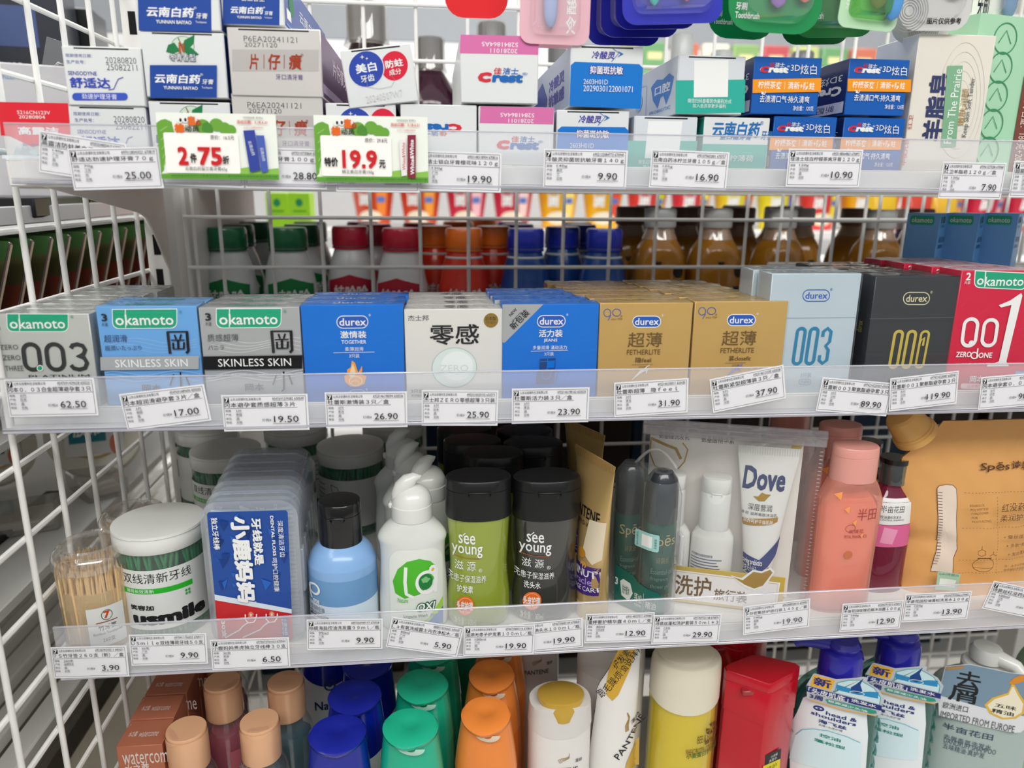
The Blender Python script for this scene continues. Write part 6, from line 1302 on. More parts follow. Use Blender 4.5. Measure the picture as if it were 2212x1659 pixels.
# ---- white bottle with the gold disc
PW = mat('pearl_white', '#e6e3df', .3, coat=.4, sss=.1); GDC = mat('gold_disc', '#d2ab45', .3, .35, coat=.3); TWH = mat('translucent_white_cap', '#d9d6d2', .3, coat=.3)
def pant(px, py, zt, label, rz, W=.052, txt=True, disc=True):
    p = atz(px, py, zt); r = empty('conditioner_bottle', (p.x, min(-.06, p.y), zb), (0, 0, rz)); tag(r, label, 'conditioner bottle', 'pearl white bottles'); Ht = zt-zb; R = W/2; ry = .0175
    pr = [(R*.95, ry*.9, 0), (R, ry, .004), (R, ry, Ht*.5), (R*.99, ry, Ht-.022)]; mb = MB().lathe(pr, PW, 40, n=2.6)
    D = Dec(mb, fn_curve(pr, W, 2.6), W, Ht-.022, (820, 860), (1465, 860), (800, 3400), True, .0002); BR = ink('#9a7a3a')
    for k in range(4): D.line([(1090+k*6, 1285+k*14-20), (1120+k*10, 1262+k*12-20), (1170, 1258+k*10-20), (1205, 1240+k*8-20), (1208, 1195+k*18-20)], 5, BR)
    D.t('潘婷', 1270, 1265, 1345, 1320, BLACK, bold=-.0); D.t('PANTENE', 1000, 1380, 1300, 1450, BLACK, bold=.01)
    mb.build('bottle_body', r)
    mb = MB(); rows = []
    for i in range(8):
        t = i/7; z = Ht-.022+.022*t; row_ = []
        for j in range(44):
            a = 2*PI*j/44; x = R*1.01*(1-.05*t)*math.copysign(abs(math.cos(a))**.77, math.cos(a)); y = ry*1.02*(1-.02*t)*math.copysign(abs(math.sin(a))**.77, math.sin(a))
            row_.append((x, y, z-(.007*(1-(x/R)**2) if i == 0 and y < 0 else 0)-(.004*(x/R)**2 if i == 7 else 0)))
        rows.append(row_)
    mb.rings(rows, TWH, True, False, True); mb.build('cap_shell', r)
    if disc:
        mb = MB(); mb.lathe([(.010, .008, Ht-.0135, 0, -.0105), (.0160, .0135, Ht-.004, 0, -.0058), (.0192, .0158, Ht+.0018, 0, -.0020), (.0192, .0158, Ht+.0026, 0, -.0018), (.0184, .0150, Ht+.0032, 0, -.0018), (.0004, .0004, Ht+.0034, 0, -.0018)], GDC, 40); mb.build('flip_lid', r)
    return r
pant(1210, 1500, -.370, 'pearl white bottle with a golden round lid, in front', .02)
pant(1190, 1395, -.362, 'pearl white bottle right behind the one with the golden lid', .05, disc=False)
pant(1305, 1385, -.355, 'pearl white bottle with brown wave logo behind the white pouch', -.25, W=.060, disc=False)
# ---- white pouch with golden sticker
Yw = -.285; P2 = [at(x, y, Yw) for x, y in ((1398, 1659), (1398, 1402), (1373, 1400), (1312, 1496), (1299, 1512), (1300, 1532), (1282, 1659))]
x0 = P2[-1].x; sl = (P2[0].x-P2[1].x)/(P2[0].z-P2[1].z)
out = [(P2[1].x-x0+.001, 0)] + [(p.x-x0, p.z-zb) for p in P2[1:]] + [(-.004, .05), (-.004, 0)]
r = empty('refill_pouch', (x0, Yw, zb), (0, 0, 0)); tag(r, 'white pouch with a golden oval sticker between the white and yellow bottles', 'refill pouch')
mb = MB(); Hh = max(z for x, z in out); PWM = mat('white_pouch_film', '#e9e6e1', .3, coat=.4)
def edge(z):
    xs = [p for p in out[2:]]; 
    for (xa_, za_), (xb_, zb_) in zip(xs, xs[1:]):
        if zb_ <= z <= za_: return xa_+(xb_-xa_)*(za_-z)/max(1e-6, za_-zb_)
    return xs[0][0] if z > xs[0][1] else xs[-1][0]
XRt = out[1][0]
def pf(u, v, h, s_=-1):
    l = edge(v); e = max(0, min(1, (u-l)/max(1e-4, XRt-l))); b = .019*(1-(v/Hh)**2)*math.sin(e*PI)**.6+.0006; return (u, .018+s_*(b+h), v)
for s_ in (-1, 1): mb.rings([[pf(edge(Hh*j/34)+(XRt-edge(Hh*j/34))*i/16, Hh*j/34, 0, s_) for i in range(17)] for j in range(35)], PWM, False)
ux = lambda x, y: (at(x, y, Yw).x-x0, at(x, y, Yw).z-zb)
D = Dec(mb, lambda u, v, h: pf(u, v, h), XRt, Hh, (0, 0), (1, 0), (0, 1), True, .0003)
D.uv = lambda x, y: ux(960+x/4.608, 1380+y/4.608); D.sx = .000133; D.sy = .000145
D.poly([(1975, 100), (1965, 200), (1890, 400), (1760, 640), (1700, 700), (1650, 660), (1635, 590), (1690, 420), (1790, 220), (1880, 110)], mat('gold_sticker', '#dcae3c', .35, .2, coat=.3))
D.t('护发素', 1740, 235, 1870, 390, BLACK, rot=50); D.t('跟毛躁烦恼说拜拜', 1645, 250, 1945, 615, BLACK, rot=52)
for k in range(3): D.line([(1830+k*14, 990-k*4), (1828+k*14, 930), (1865+k*4, 870-k*8), (1850, 810)], 6, ink('#a8813a'))
D.t('潘婷', 1905, 850, 1985, 945, BLACK, rot=20); D.t('PANTENE', 1765, 915, 1990, 1210, BLACK, rot=50, bold=.01); D.poly([(1830, 1285), (1900, 1190), (1990, 1120), (1990, 1400), (1800, 1400)], GDC)
mb.build('pouch_body', r)

# ---- yellow bottle
YLQ = mat('yellow_liquid', '#ded23c', .2, coat=.4, sss=.1); YSH = clear('yellow_shell', tint='#fff6a0', haze=.12, gloss=.07, rough=.05, hazecol='#f4ec8a'); CRM = mat('cream_cap', '#e4ddc8', .35, coat=.2)
p = atz(1484, 1412, -.352); R = .0305; Ht = -.352-zb; Hb = Ht-.030; r = empty('conditioner_bottle', (p.x, p.y, zb)); tag(r, 'large yellow bottle with a wide cream cap', 'conditioner bottle')
pr = smooth_prof([(R*.94, R*.7, 0), (R, R*.75, .004), (R, R*.75, Hb*.6), (R*.985, R*.75, Hb)]); MB().lathe([(p_[0]-.002, p_[1]-.002, .002+p_[2]*.93) for p_ in pr], YLQ, 36).build('liquid', r)
mb = MB(); mb.lathe(pr, YSH, 40); D = Dec(mb, fn_curve(pr, 2*R), 2*R, Hb, (10, 600), (755, 600), (-10, 3400), True, .0003); BK2 = ink('#5a3a22')
for k in range(7): t = -PI/2+k*2*PI/7.5-.2; D.poly([(625+14*math.cos(t), 1095+14*math.sin(t)), (625+75*math.cos(t-.3), 1095+85*math.sin(t-.3)), (625+80*math.cos(t+.3), 1095+90*math.sin(t+.3))], BK2)
D.t('BEE & FLOWER', 455, 1150, 740, 1265, BK2, rot=0); D.t('蜂花', 545, 1245, 670, 1320, BK2, bold=.02); D.t('WHEAT PROTEIN CONDITIONER', 335, 1335, 745, 1425, BK2); D.t('小麦蛋白护发素', 345, 1400, 745, 1485, ink('#3d6a2a'), bold=.02)
mb.build('bottle_body', r)
mb = MB(); c0 = R*1.0; rows = []
for i, (k, z) in enumerate(((1.0, Hb-.004), (1.0, Hb+.012), (.985, Ht-.007), (.97, Ht-.003), (.93, Ht-.001), (.84, Ht))):
    rows.append([(c0*k*math.cos(2*PI*j/48), c0*.76*k*math.sin(2*PI*j/48)-.0, z-(.010*max(0, -math.sin(2*PI*j/48)) if i == 0 else 0)-(.0012*max(0, -math.sin(2*PI*j/48)) if i >= 3 else 0)) for j in range(48)])
mb.rings(rows, CRM, True, False, True); mb.lathe([(c0*.80, c0*.60, Ht-.001, 0, .002), (c0*.80, c0*.60, Ht+.0012, 0, .002), (c0*.74, c0*.55, Ht+.002, 0, .002), (.0004, .0004, Ht+.002, 0, .002)], CRM, 40); mb.build('flip_cap', r)

# ---- red bottle with an angular cap
RDP = mat('red_glossy_plastic', '#c20d22', .22, coat=.5); zr_ = -.368
Q = [atz(x, y, zr_) for x, y in ((1565, 1440), (1572, 1434), (1622, 1415), (1634, 1413), (1720, 1432), (1728, 1438), (1726, 1446), (1670, 1477), (1660, 1478), (1570, 1448))]
cx = sum(p.x for p in Q)/len(Q); cy = sum(p.y for p in Q)/len(Q); S = [(p.x-cx, p.y-cy) for p in Q]; Ht = zr_-zb
r = empty('shampoo_bottle', (cx, cy, zb)); tag(r, 'red bottle with an angular red cap, front one', 'shampoo bottle', 'red bottles')
sec = lambda k, z, f=0: [(x*k, y*k, z-f*max(0, -y)/.03) for x, y in S]
mb = MB(); mb.rings([sec(.93, 0), sec(.98, .004), sec(.985, Ht-.045, .006), sec(.97, Ht-.038, .006)], RDP, True, True, True)
fnr = lambda u, v, h: (S[8][0]+.004+u, S[8][1]+u*(S[6][1]-S[8][1])/(S[6][0]-S[8][0])-h-.0015+.004*(S[6][1]-S[8][1])/(S[6][0]-S[8][0]), v)
D = Dec(mb, fnr, .020, .12, (1250, 1130), (1400, 1110), (1180, 2130)); D.rect(1255, 1125, 1395, 1215, ink('#1c1a1c')); D.t('沙龙级', 1305, 1150, 1365, 1172, WHITE); D.t('洗发水', 1290, 1180, 1360, 1205, WHITE); D.rect(1240, 1215, 1390, 2100, ink('#e6d51c')); D.t('修护', 1270, 1235, 1362, 1285, BLACK); D.t('水养', 1262, 1290, 1352, 1340, BLACK)
for k in range(12): D.line([(1330+(k % 2)*6, 1360+k*14), (1335+(k % 2)*6, 1372+k*14)], 4, BLACK)
mb.build('bottle_body', r)
mb = MB(); mb.rings([sec(1.0, Ht-.0375, .006), sec(1.0, Ht-.010, 0), sec(.985, Ht-.0095, 0)], RDP, True, True, True); mb.rings([sec(1.005, Ht-.009, 0), sec(1.005, Ht-.001, 0), sec(.97, Ht, 0)], RDP, True, True, True)
mb.box(S[9][0]*.55-.005, S[9][0]*.55+.006, (S[9][1]+S[8][1])/2-.004, (S[9][1]+S[8][1])/2+.002, Ht-.016, Ht-.011, mat('red_notch', '#a03038', .2, coat=.4), .001); mb.build('flip_cap', r)
q = atz(1652, 1415, zr_); dup(r, (cx-.001, cy+.060, zb), None, 'red bottle with an angular red cap, behind the front one')

# ---- green bottles with blue pump heads
HSC = mat('violet_blue_cap', '#2a27a6', .25, coat=.5); HSB = clear('teal_shell', tint='#bfe4dc', haze=.35, gloss=.09, rough=.06, hazecol='#2c8078'); HSL = mat('deep_green_liquid', '#12473f', .2, coat=.3); LBW = mat('label_pale', '#e6edf0', .4, coat=.2)
def hands(x, y, rz, label, off=0):
    zc = -.372; Ht = zc-zb; R = .036; ry = .0195; Hb = Ht-.006; r = empty('shampoo_bottle', (x, y, zb), (0, 0, rz)); tag(r, label, 'shampoo bottle', 'green bottles with blue pump heads')
    pr = smooth_prof([(R*.93, ry*.9, 0), (R, ry, .005), (R, ry, Hb*.5), (R*.98, ry, Hb*.74), (R*.90, ry*.95, Hb*.90), (.0170, .0165, Hb)])
    MB().lathe([(max(.001, p[0]-.002), max(.001, p[1]-.002), .002+p[2]*.96) for p in pr], HSL, 36, n=2.6).build('liquid', r)
    mb = MB().lathe(pr, HSB, 40, n=2.6)
    for k in range(7): mb.tube([(R*1.0, -ry*.35, Hb*.80-k*.013), (R*1.015, 0, Hb*.80-k*.013-.001), (R*.995, ry*.35, Hb*.80-k*.013)], .0012, HSB, 6)
    mb.build('bottle_body', r)
    FR = ((1480, 560), (2380, 750), (1060, 3560)); mb = MB(); F = fn_curve(pr, 2*R, 2.6); D = Dec(mb, F, 2*R, Hb, *FR, True, .0004); HB = ink('#23307c'); AQ = ink('#4fb6c8')
    D.poly([(1600, 890), (2170, 1010), (2195, 1040), (2190, 1400), (2100, 2400), (1330, 2400), (1370, 1500), (1470, 1220), (1560, 930)], LBW)
    D.ring(1718, 1022, 48, 28, 20, HB); D.ell(1718, 1022, 16, 12, HB); D.ts('head &', 1785, 1040, 2100, 1165, HB, bold=.03); D.ts('shoulders', 1630, 1075, 2090, 1230, HB, bold=.03); D.ts('海飞丝', 1700, 1180, 1990, 1300, HB, bold=.03); D.ts('去屑+头皮护理', 1700, 1255, 1945, 1340, GREYINK)
    D.poly([(1340, 2000), (1440, 1560), (1520, 1430), (1640, 1365), (1800, 1350), (1980, 1400), (2120, 1500), (2080, 2000)], ink('#d6ecf2')); D.line([(1440, 1560), (1520, 1430), (1640, 1365), (1800, 1350), (1980, 1400), (2110, 1490)], 8, AQ); D.ts('控油', 1700, 1405, 1920, 1510, ink('#1d8f7c'), bold=.03); D.ts('蓬松型', 1640, 1500, 1960, 1620, ink('#1d8f7c'), bold=.03)
    mb.build('label', r)
    mb = MB(); D = Dec(mb, lambda u, v, h: (u-R, -ry-.0014-h, v), 2*R, Hb, *FR, False, .0004)
    SG = ink('#c3c9cf'); OR2 = ink('#f2b41c')
    o_ = [(1610, 850), (1620, 640), (1700, 450), (1720, 442), (1925, 490), (2020, 460), (2140, 420), (2190, 395), (2235, 405), (2225, 470), (2330, 560), (2380, 680), (2350, 800), (2340, 940), (2280, 975), (1960, 960), (1640, 870)]
    mb.prism([D.uv(*q) for q in o_], lambda u, v, h: (u-R, -ry-.0014-h, v), 0, .0004, SG); D.h = .00045
    D.poly([(1705, 462), (1912, 505), (1862, 676), (1658, 640)], OR2); D.ts('新', 1695, 485, 1875, 655, HB, bold=.04)
    D.poly([(1900, 700), (1935, 540), (2040, 480), (2160, 450), (2290, 550), (2345, 680), (2330, 790), (1880, 690)], ink('#cfe9ee')); D.line([(1900, 700), (1935, 540), (2040, 480), (2160, 450), (2290, 550), (2345, 680), (2330, 790)], 8, ink('#36a8b4'))
    D.poly([(1925, 565), (2060, 600), (2150, 640), (2240, 610), (2330, 600), (2320, 700), (2200, 690), (2080, 680), (1920, 650)], ink('#2a8fc4')); D.poly([(2195, 418), (2160, 520), (2175, 620), (2120, 665), (2060, 640), (2065, 580), (2120, 520)], ink('#12458c')); D.ring(2120, 660, 70, 30, 6, ink('#e6f4f8'))
    D.poly([(1625, 645), (1850, 700), (2350, 800), (2345, 880), (2100, 840), (1615, 740)], HB); D.ts('「头皮肌底」', 1630, 660, 2035, 830, WHITE, bold=.02); D.ts('洗发水', 2055, 750, 2300, 855, WHITE, bold=.02)
    D.ts('3周', 1640, 765, 1775, 865, HB, bold=.03); D.poly([(1800, 825), (1830, 815), (2290, 890), (2300, 930), (2240, 945), (1820, 880)], ink('#2a9a84')); D.ts('根源减少头油', 1822, 825, 2210, 935, WHITE, bold=.01); D.line([(1640, 862), (1960, 950), (2290, 968)], 10, OR2)
    mb.build('sticker', r)
    mb = MB(); mb.lathe([(.0175, Hb-.001), (.0180, Hb+.001), (.0178, Hb+.006), (.0172, Hb+.0065), (.0178, Hb+.007), (.0176, Hb+.022), (.0165, Hb+.026), (.0120, Hb+.0285), (.0004, Hb+.0295)], HSC, 40)
    mb.build('collar', r)
    mb = MB(); z_ = Hb+.0290; mb.lathe([(.012, z_-.004), (.0145, z_+.004), (.012, z_+.008), (.0004, z_+.0088)], HSC, 28); mb.tube([(-.004, -.001, z_+.0020), (-.022, -.004, z_+.0022), (-.034, -.006, z_-.0005), (-.038, -.007, z_-.004)], [.0085, .0065, .0045, .0036], HSC, 14); mb.build('pump_head', r)
c1 = atz(1812, 1432, -.368); c2 = atz(1948, 1420, -.368)
hands(c1.x-.001, c1.y-.004, -.55, 'green bottle with a blue pump head and orange sticker, front one')
hands(c2.x-.002, c2.y+.003, -.55, 'green bottle with a blue pump head, right of the front one')
q = atz(1725, 1375, -.368); hands(q.x+.002, -.068, -.30, 'green bottle with a blue pump head deep behind the red one')

# ---- large pale bottles with white pump nozzles
def pale(px0, py0, Yc, body, topc, label, head, word, rz, sub):
    r0_ = at(px0, py0, Yc); R = .043; ry = .0225; Ht = .198; Hb = .172
    r = empty('shampoo_bottle', (r0_.x, Yc, zb), (0, 0, rz)); tag(r, label, 'shampoo bottle', 'large pale pump bottles'); FR = ((870, 330), (1880, 660), (500, 2750))
    pr = smooth_prof([(R*.93, ry*.9, 0), (R, ry, .005), (R, ry, Hb*.6), (R*.97, ry, Hb*.82), (R*.80, ry*.93, Hb*.94), (.017, .016, Hb)]); mb = MB().lathe(pr, body, 44, n=2.5)
    F = fn_curve(pr, 2*R, 2.5); D = Dec(mb, F, 2*R, Hb, *FR, True, .0003); GX = ink('#45566a')
    D.ts('半亩花田', 925, 1000, 1410, 1250, GX, bold=.013); D.ts(sub[0], 930, 1170, 1390, 1390, GX); D.ts('DANDRUFF SHAMPOO', 930, 1235, 1430, 1450, GX); D.ts(sub[1], 920, 1300, 1320, 1515, GX)
    mb.build('bottle_body', r)
    pf_ = lambda u, v, h: (u-R, -ry-.0014-h, v)
    mb = MB(); D = Dec(mb, pf_, 2*R, Hb, *FR, False, .0004)
    o_ = [(985, 150), (1210, 125), (1560, 250), (1790, 300), (1835, 350), (1800, 560), (1680, 1050), (1640, 1100), (1580, 1105), (1300, 1020), (900, 860), (905, 560)]
    mb.prism([D.uv(*q) for q in o_], pf_, 0, .0004, ink('#e2e4e8')); D.h = .00045; D.poly([(990, 155), (1210, 130), (1560, 254), (1786, 304), (1826, 350), (1700, 870), (1560, 830), (1300, 740), (905, 562)], topc)
    D.ts(word[0], 1080, 190, 1310, 500, BLACK, bold=.02); D.ts(word[1], 1000, 400, 1270, 710, BLACK, bold=.02)
    D.poly([(1575, 415), (1600, 415), (1640, 540), (1695, 680), (1680, 820), (1600, 900), (1480, 910), (1370, 830), (1325, 700), (1400, 600), (1540, 530)], ink('#e2b84a')); D.poly([(1580, 450), (1595, 450), (1625, 560), (1672, 690), (1655, 810), (1585, 875), (1490, 885), (1395, 815), (1352, 705), (1420, 620), (1545, 560)], ink('#f2ead2'))
    D.poly([(1555, 385), (1600, 320), (1660, 285), (1780, 305), (1720, 350), (1620, 400), (1570, 415)], ink('#e0902a')); D.ts('五味', 1415, 670, 1615, 790, BLACK, bold=.013); D.ts('精油', 1385, 745, 1590, 870, BLACK, bold=.013)
    D.ts('欧洲进口', 940, 650, 1180, 820, BLACK); D.ts('IMPORTED FROM EUROPE', 900, 800, 1605, 1085, GREYINK); D.poly([(990, 158), (1150, 140), (1160, 180), (985, 195)], ink('#b98a52'))
    mb.build('sticker', r)
    mb = MB(); mb.lathe([(.018, Hb-.001), (.0185, Hb+.010), (.017, Hb+.012), (.006, Hb+.013), (.006, Hb+.020)], WPL, 32); mb.lathe([(.013, Hb+.016), (.0135, Hb+.024), (.011, Hb+.028), (.0004, Hb+.029)], WPL, 28)
    mb.tube([(.006, -.004, Hb+.022), (.020, -.012, Hb+.020), (.031, -.018, Hb+.008), (.035, -.021, Hb+.002)], [.007, .006, .0045, .0042], WPL, 12); mb.build('pump_head', r)
pale(2102, 1560, -.256, mat('pale_grey_green_plastic', '#a9bab6', .35, coat=.3), ink('#7d97ab'), 'large grey green pump bottle with a golden drop sticker', True, ('去', '屑'), -.45, ('去屑香氛洗发水', '五味精油·真护发'))
pale(2278, 1560, -.225, mat('pale_sage_plastic', '#a8c2a2', .35, coat=.3), ink('#8fb08a'), 'large sage green pump bottle cut by the right edge', True, ('嫩', '骨'), -.45, ('柔滑洗发水', '透明质酸'))
# ---------------------------------------------------------------- the other face of the gondola, seen through the wire
GDECK = mat('gondola_deck', '#d8d8d6', .45)
for z_ in (-.150, -.34, .0305, .30):
    o = MB().box(.020, XR, .045, .365, z_-.005, z_, GDECK, .001).build('shelf'); tag(o, 'white shelf board behind the wire, %s' % {-.150: 'carrying the milk bottles', -.34: 'the lowest one', .0305: 'carrying the dark bottles', .30: 'above the top edge'}[z_], 'shelf', 'boards behind the wire')
MILK = mat('milky_plastic', '#d9dcdc', .35, coat=.3, sss=.1)
def milk(x, y, capc, body, labc, label, grp, word='娃哈哈', neck=None, H=.136):
    key = (capc.name, body.name)
    if key in BOXG: return dup(BOXG[key], (x, y, -.150), (0, 0, random.uniform(-.5, .5)), label, grp)
    r = empty('drink_bottle', (x, y, -.150)); tag(r, label, 'drink bottle', grp); R = .0295
    pr = smooth_prof([(R*.9, 0), (R, .004), (R, .058), (R*1.01, .068), (R*.93, .080), (R*.86, .092), (R*.72, .104), (.0185, .112), (.0185, H-.022)])
    mb = MB().lathe(pr, body, 32)
    if neck: mb.lathe([(R*.70, .100), (R*.76, .1035), (R*.60, .108), (.0195, .113), (.0195, H-.021)], neck, 32, cap0=False, cap1=False)
    f = fn_curve(pr, 2*R); D = Dec(mb, f, 2*R, .112, (0, 0), (100, 0), (0, 180), True, .0004)
    if labc: D.poly([(8, 60), (50, 48), (92, 60), (92, 108), (50, 118), (8, 108)], labc)
    D.t(word, 16, 68, 84, 94, WHITE, bold=.03, sh=.15)
    mb.build('bottle_body', r)
    c = MB(); c.lathe([(.0212, H-.022), (.0216, H-.020), (.0214, H-.003), (.0198, H), (.0004, H)], capc, 36); c.lathe([(.0214, H-.0255), (.0214, H-.023)], capc, 36, cap0=False, cap1=False); c.build('screw_cap', r)
    BOXG[key] = r; return r
CG = mat('cap_green', '#0b5a34', .35, coat=.3); CRD = mat('cap_crimson', '#b01832', .35, coat=.3); COG = mat('cap_orange', '#dd6a18', .35, coat=.3); CBU = mat('cap_ultramarine', '#1c2ea8', .35, coat=.3)
OJ = mat('orange_red_drink', '#d8321a', .3, coat=.4); BJ = mat('blue_drink', '#1c4a94', .3, coat=.4); HZ = MILK
GL = ink('#0f7a3e'); RL = ink('#b01c34')
ords = ['front', 'second', 'third', 'fourth', 'fifth', 'sixth', 'seventh', 'eighth']
def group_row(pxs, capc, body, lab, txt, grp, ztop=-.014, neck=None):
    n = 0
    for j, (px, py, y0, cnt) in enumerate(pxs):
        p = at(px, py, y0)
        for k in range(cnt):
            if y0+k*.066 > .30: break
            milk(p.x, y0+k*.066, capc, body, lab, '%s, %s file, %s from the wire' % (txt, ['first', 'second', 'third'][j], ords[k]), grp, neck=neck)
group_row([(488, 490, .080, 3), (620, 490, .082, 3)], CG, MILK, GL, 'white milk bottle with a green cap', 'milk bottles with green caps')
group_row([(756, 490, .118, 2), (808, 495, .098+.07, 1)], CRD, MILK, RL, 'white milk bottle with a crimson cap', 'milk bottles with crimson caps')
p = at(866, 500, .082); milk(p.x, .080, CRD, MILK, RL, 'white milk bottle with a crimson cap, right one at the wire', 'milk bottles with crimson caps')
p = at(905, 480, .20); milk(p.x, .215, CRD, MILK, RL, 'white milk bottle with a crimson cap, deepest one', 'milk bottles with crimson caps')
group_row([(1002, 510, .082, 2), (1068, 500, .115, 2)], COG, OJ, None, 'orange red drink bottle with an orange cap', 'drink bottles with orange caps', neck=HZ)
p = at(940, 500, .13); milk(p.x, .14, COG, OJ, None, 'orange red drink bottle with an orange cap, left one set back', 'drink bottles with orange caps', neck=HZ)
group_row([(1140, 512, .082, 3), (1215, 500, .118, 1), (1305, 512, .082, 3)], CBU, BJ, None, 'blue drink bottle with an ultramarine cap', 'drink bottles with ultramarine caps', neck=HZ)
# amber tea bottles
AMB = mat('amber_tea', '#a8701c', .15, coat=.6, var=.15, vscale=25, sss=.05); TCAP = mat('grey_white_cap', '#b8b9b8', .4, coat=.2); BCAP = mat('brown_cap', '#7b6258', .4, coat=.2); ALAB = mat('tea_label_navy', '#1a2238', .4)
ambr = None
def amber(x, y, cap, label):
    key = cap.name
    if key in BOXG: return dup(BOXG[key], (x, y, -.150), (0, 0, random.uniform(-.6, .6)), label, 'amber tea bottles')
    r = empty('tea_bottle', (x, y, -.150)); tag(r, label, 'tea bottle', 'amber tea bottles'); R = .0315
    pr = smooth_prof([(R*.85, 0), (R*.98, .006), (R, .03), (R, .075), (R*.98, .092), (R*.84, .112), (R*.62, .124), (.0155, .132), (.0155, .138)])
    mb = MB().lathe(pr, AMB, 30, n=2.6); D = Dec(mb, fn_curve(pr, 2*R, 2.6), 2*R, .132, (0, 0), (100, 0), (0, 190), True, .0004); D.rect(12, 88, 88, 150, ALAB); D.ell(76, 62, 11, 11, ink('#14120e')); D.poly([(30, 46), (44, 46), (40, 54), (34, 54)], ink('#2a1c0c')); D.t('茶派', 30, 100, 70, 130, WHITE)
    mb.lathe([(R*.64, .1225), (R*.66, .1245), (.017, .134), (.0158, .140)], clear('neck_haze', haze=.5, gloss=.15, hazecol='#d8b8a0'), 28, cap0=False, cap1=False)
    mb.build('bottle_body', r); MB().lathe([(.0182, .138), (.0188, .140), (.0186, .158), (.0170, .160), (.0004, .160)], cap, 30).build('screw_cap', r); BOXG[key] = r; return r
for i, px in enumerate((1432, 1555, 1677, 1793, 1903)):
    p = at(px, 470, .085); amber(p.x, .086, TCAP, 'amber tea bottle with a grey cap, %s from the left at the wire' % ['first', 'second', 'third', 'fourth', 'fifth'][i])
for i, px in enumerate((1372, 1490, 1610, 1728, 1840, 1950)):
    p = at(px, 465, .162); amber(p.x, .162, BCAP, 'amber tea bottle with a brown cap, %s from the left in the second rank' % ['first', 'second', 'third', 'fourth', 'fifth', 'sixth'][i])
for i, px in enumerate((1400, 1512, 1622, 1735)):
    p = at(px, 455, .240); amber(p.x, .240, BCAP, 'amber tea bottle with a brown cap, %s from the left in the last rank' % ['first', 'second', 'third', 'fourth'][i])
VIO = mat('violet_drink', '#4a2a86', .3, coat=.3); p = at(1965, 490, .225)
r = empty('drink_bottle', (p.x, .235, -.150)); tag(r, 'violet bottle with a dark red neck ring among the tea bottles', 'drink bottle'); MB().lathe(smooth_prof([(.026, 0), (.028, .01), (.028, .09), (.022, .108), (.013, .122), (.0125, .130)]), VIO, 28).build('bottle_body', r); MB().lathe([(.015, .130), (.0152, .138), (.0162, .139), (.016, .158), (.0004, .159)], mat('white_cap', '#e8e6e8', .35), 28).build('screw_cap', r)

# dark cartons added low behind the wire, to darken what shows through it
o = MB().box(.020, XR, .045, .365, -.595, -.59, GDECK, .001).build('shelf'); tag(o, 'white shelf board behind the wire at base level', 'shelf', 'boards behind the wire')
for i in range(20):
    x = (.27+i*.095) if i < 9 else .075+(i-9)*.095; mb = MB(); mb.box(-.045, .045, 0, .06, 0, .17 if i < 9 else .235, mat('carton_dark_brown' if i % 3 else 'carton_ink_blue', '#2a1c16' if i % 3 else '#16304a', .5), .002); D = Dec(mb, fn_front(.09), .09, .17, (0, 0), (100, 0), (0, 190)); D.rect(10, 20, 90, 60, ink('#3a2a20')); 
    o = mb.build('dark_filler_carton', None, (x, .075+.01*(i % 2), -.34 if i < 9 else -.59)); tag(o, 'added dark carton behind the wire, %s board, %s from the left' % ('lower' if i < 9 else 'base', (['first', 'second', 'third', 'fourth', 'fifth', 'sixth', 'seventh', 'eighth', 'ninth', 'tenth', 'eleventh'])[i if i < 9 else i-9]), 'carton', 'added dark cartons low behind the wire')
# dark bottles on the upper board
DKG = mat('dark_cola_glass', '#2a1512', .12, coat=.7); DKB = mat('dark_plum_glass', '#3a1228', .12, coat=.7); GCAPM = mat('grey_metal_cap', '#8f9092', .35, .2); OUT = clear('outer_shell', haze=.25, gloss=.12, hazecol='#b0a89c')
for i, (px, ptop, y, Rc, Rb, b, lab) in enumerate(((790, 8, .100, .0215, .040, DKG, 'dark bottle with a wide grey cap behind the tilted carton'), (928, 82, .120, .0165, .036, DKB, 'plum coloured bottle with a grey cap behind the wire, centre'), (1062, 50, .110, .0165, .036, DKB, 'dark bottle with a grey cap behind the pink banded carton'), (1212, 100, .130, .0165, .036, DKG, 'dark bottle behind the bright blue cartons, left one'), (1345, 110, .130, .0165, .036, DKG, 'dark bottle behind the bright blue cartons, right one'), (1475, 75, .18, .0150, .030, MILK, 'white bottle with a slim neck behind the wire'), (1560, 110, .20, .0150, .030, MILK, 'white bottle with a slim neck, right of its twin'), (1735, 112, .19, .0150, .032, DKG, 'dark bottle behind the navy cartons'))):
    p = at(px, ptop, y); H = p.z-.0305; r = empty('sauce_bottle', (p.x, y, .0305)); tag(r, lab, 'bottle', 'bottles on the board behind the wire')
    pr = smooth_prof([(Rb*.95, 0), (Rb, .005), (Rb, H*.45), (Rb*.96, H*.58), (Rb*.6, H*.72), (Rc*.8, H*.80), (Rc*.8, H*.86)]); mb = MB().lathe(pr, b, 32)
    if b is not MILK: D = Dec(mb, fn_curve(pr, 2*Rb), 2*Rb, H*.5, (0, 0), (100, 0), (0, 100), True, .0004); D.rect(15, 15, 85, 80, ink('#5a2a6a')); D.t('大餐', 30, 30, 70, 60, WHITE)
    mb.build('bottle_body', r); c = MB().lathe([(Rc*.9, H*.80), (Rc*.92, H*.985), (Rc*.8, H), (.0004, H)], GCAPM if b is not MILK else MILK, 30)
    if i < 3: c.lathe([(Rc*1.18, H*.775), (Rc*1.05, H*.82), (Rc*1.02, H*1.0)], OUT, 30, cap0=False, cap1=False)
    c.build('cap', r)
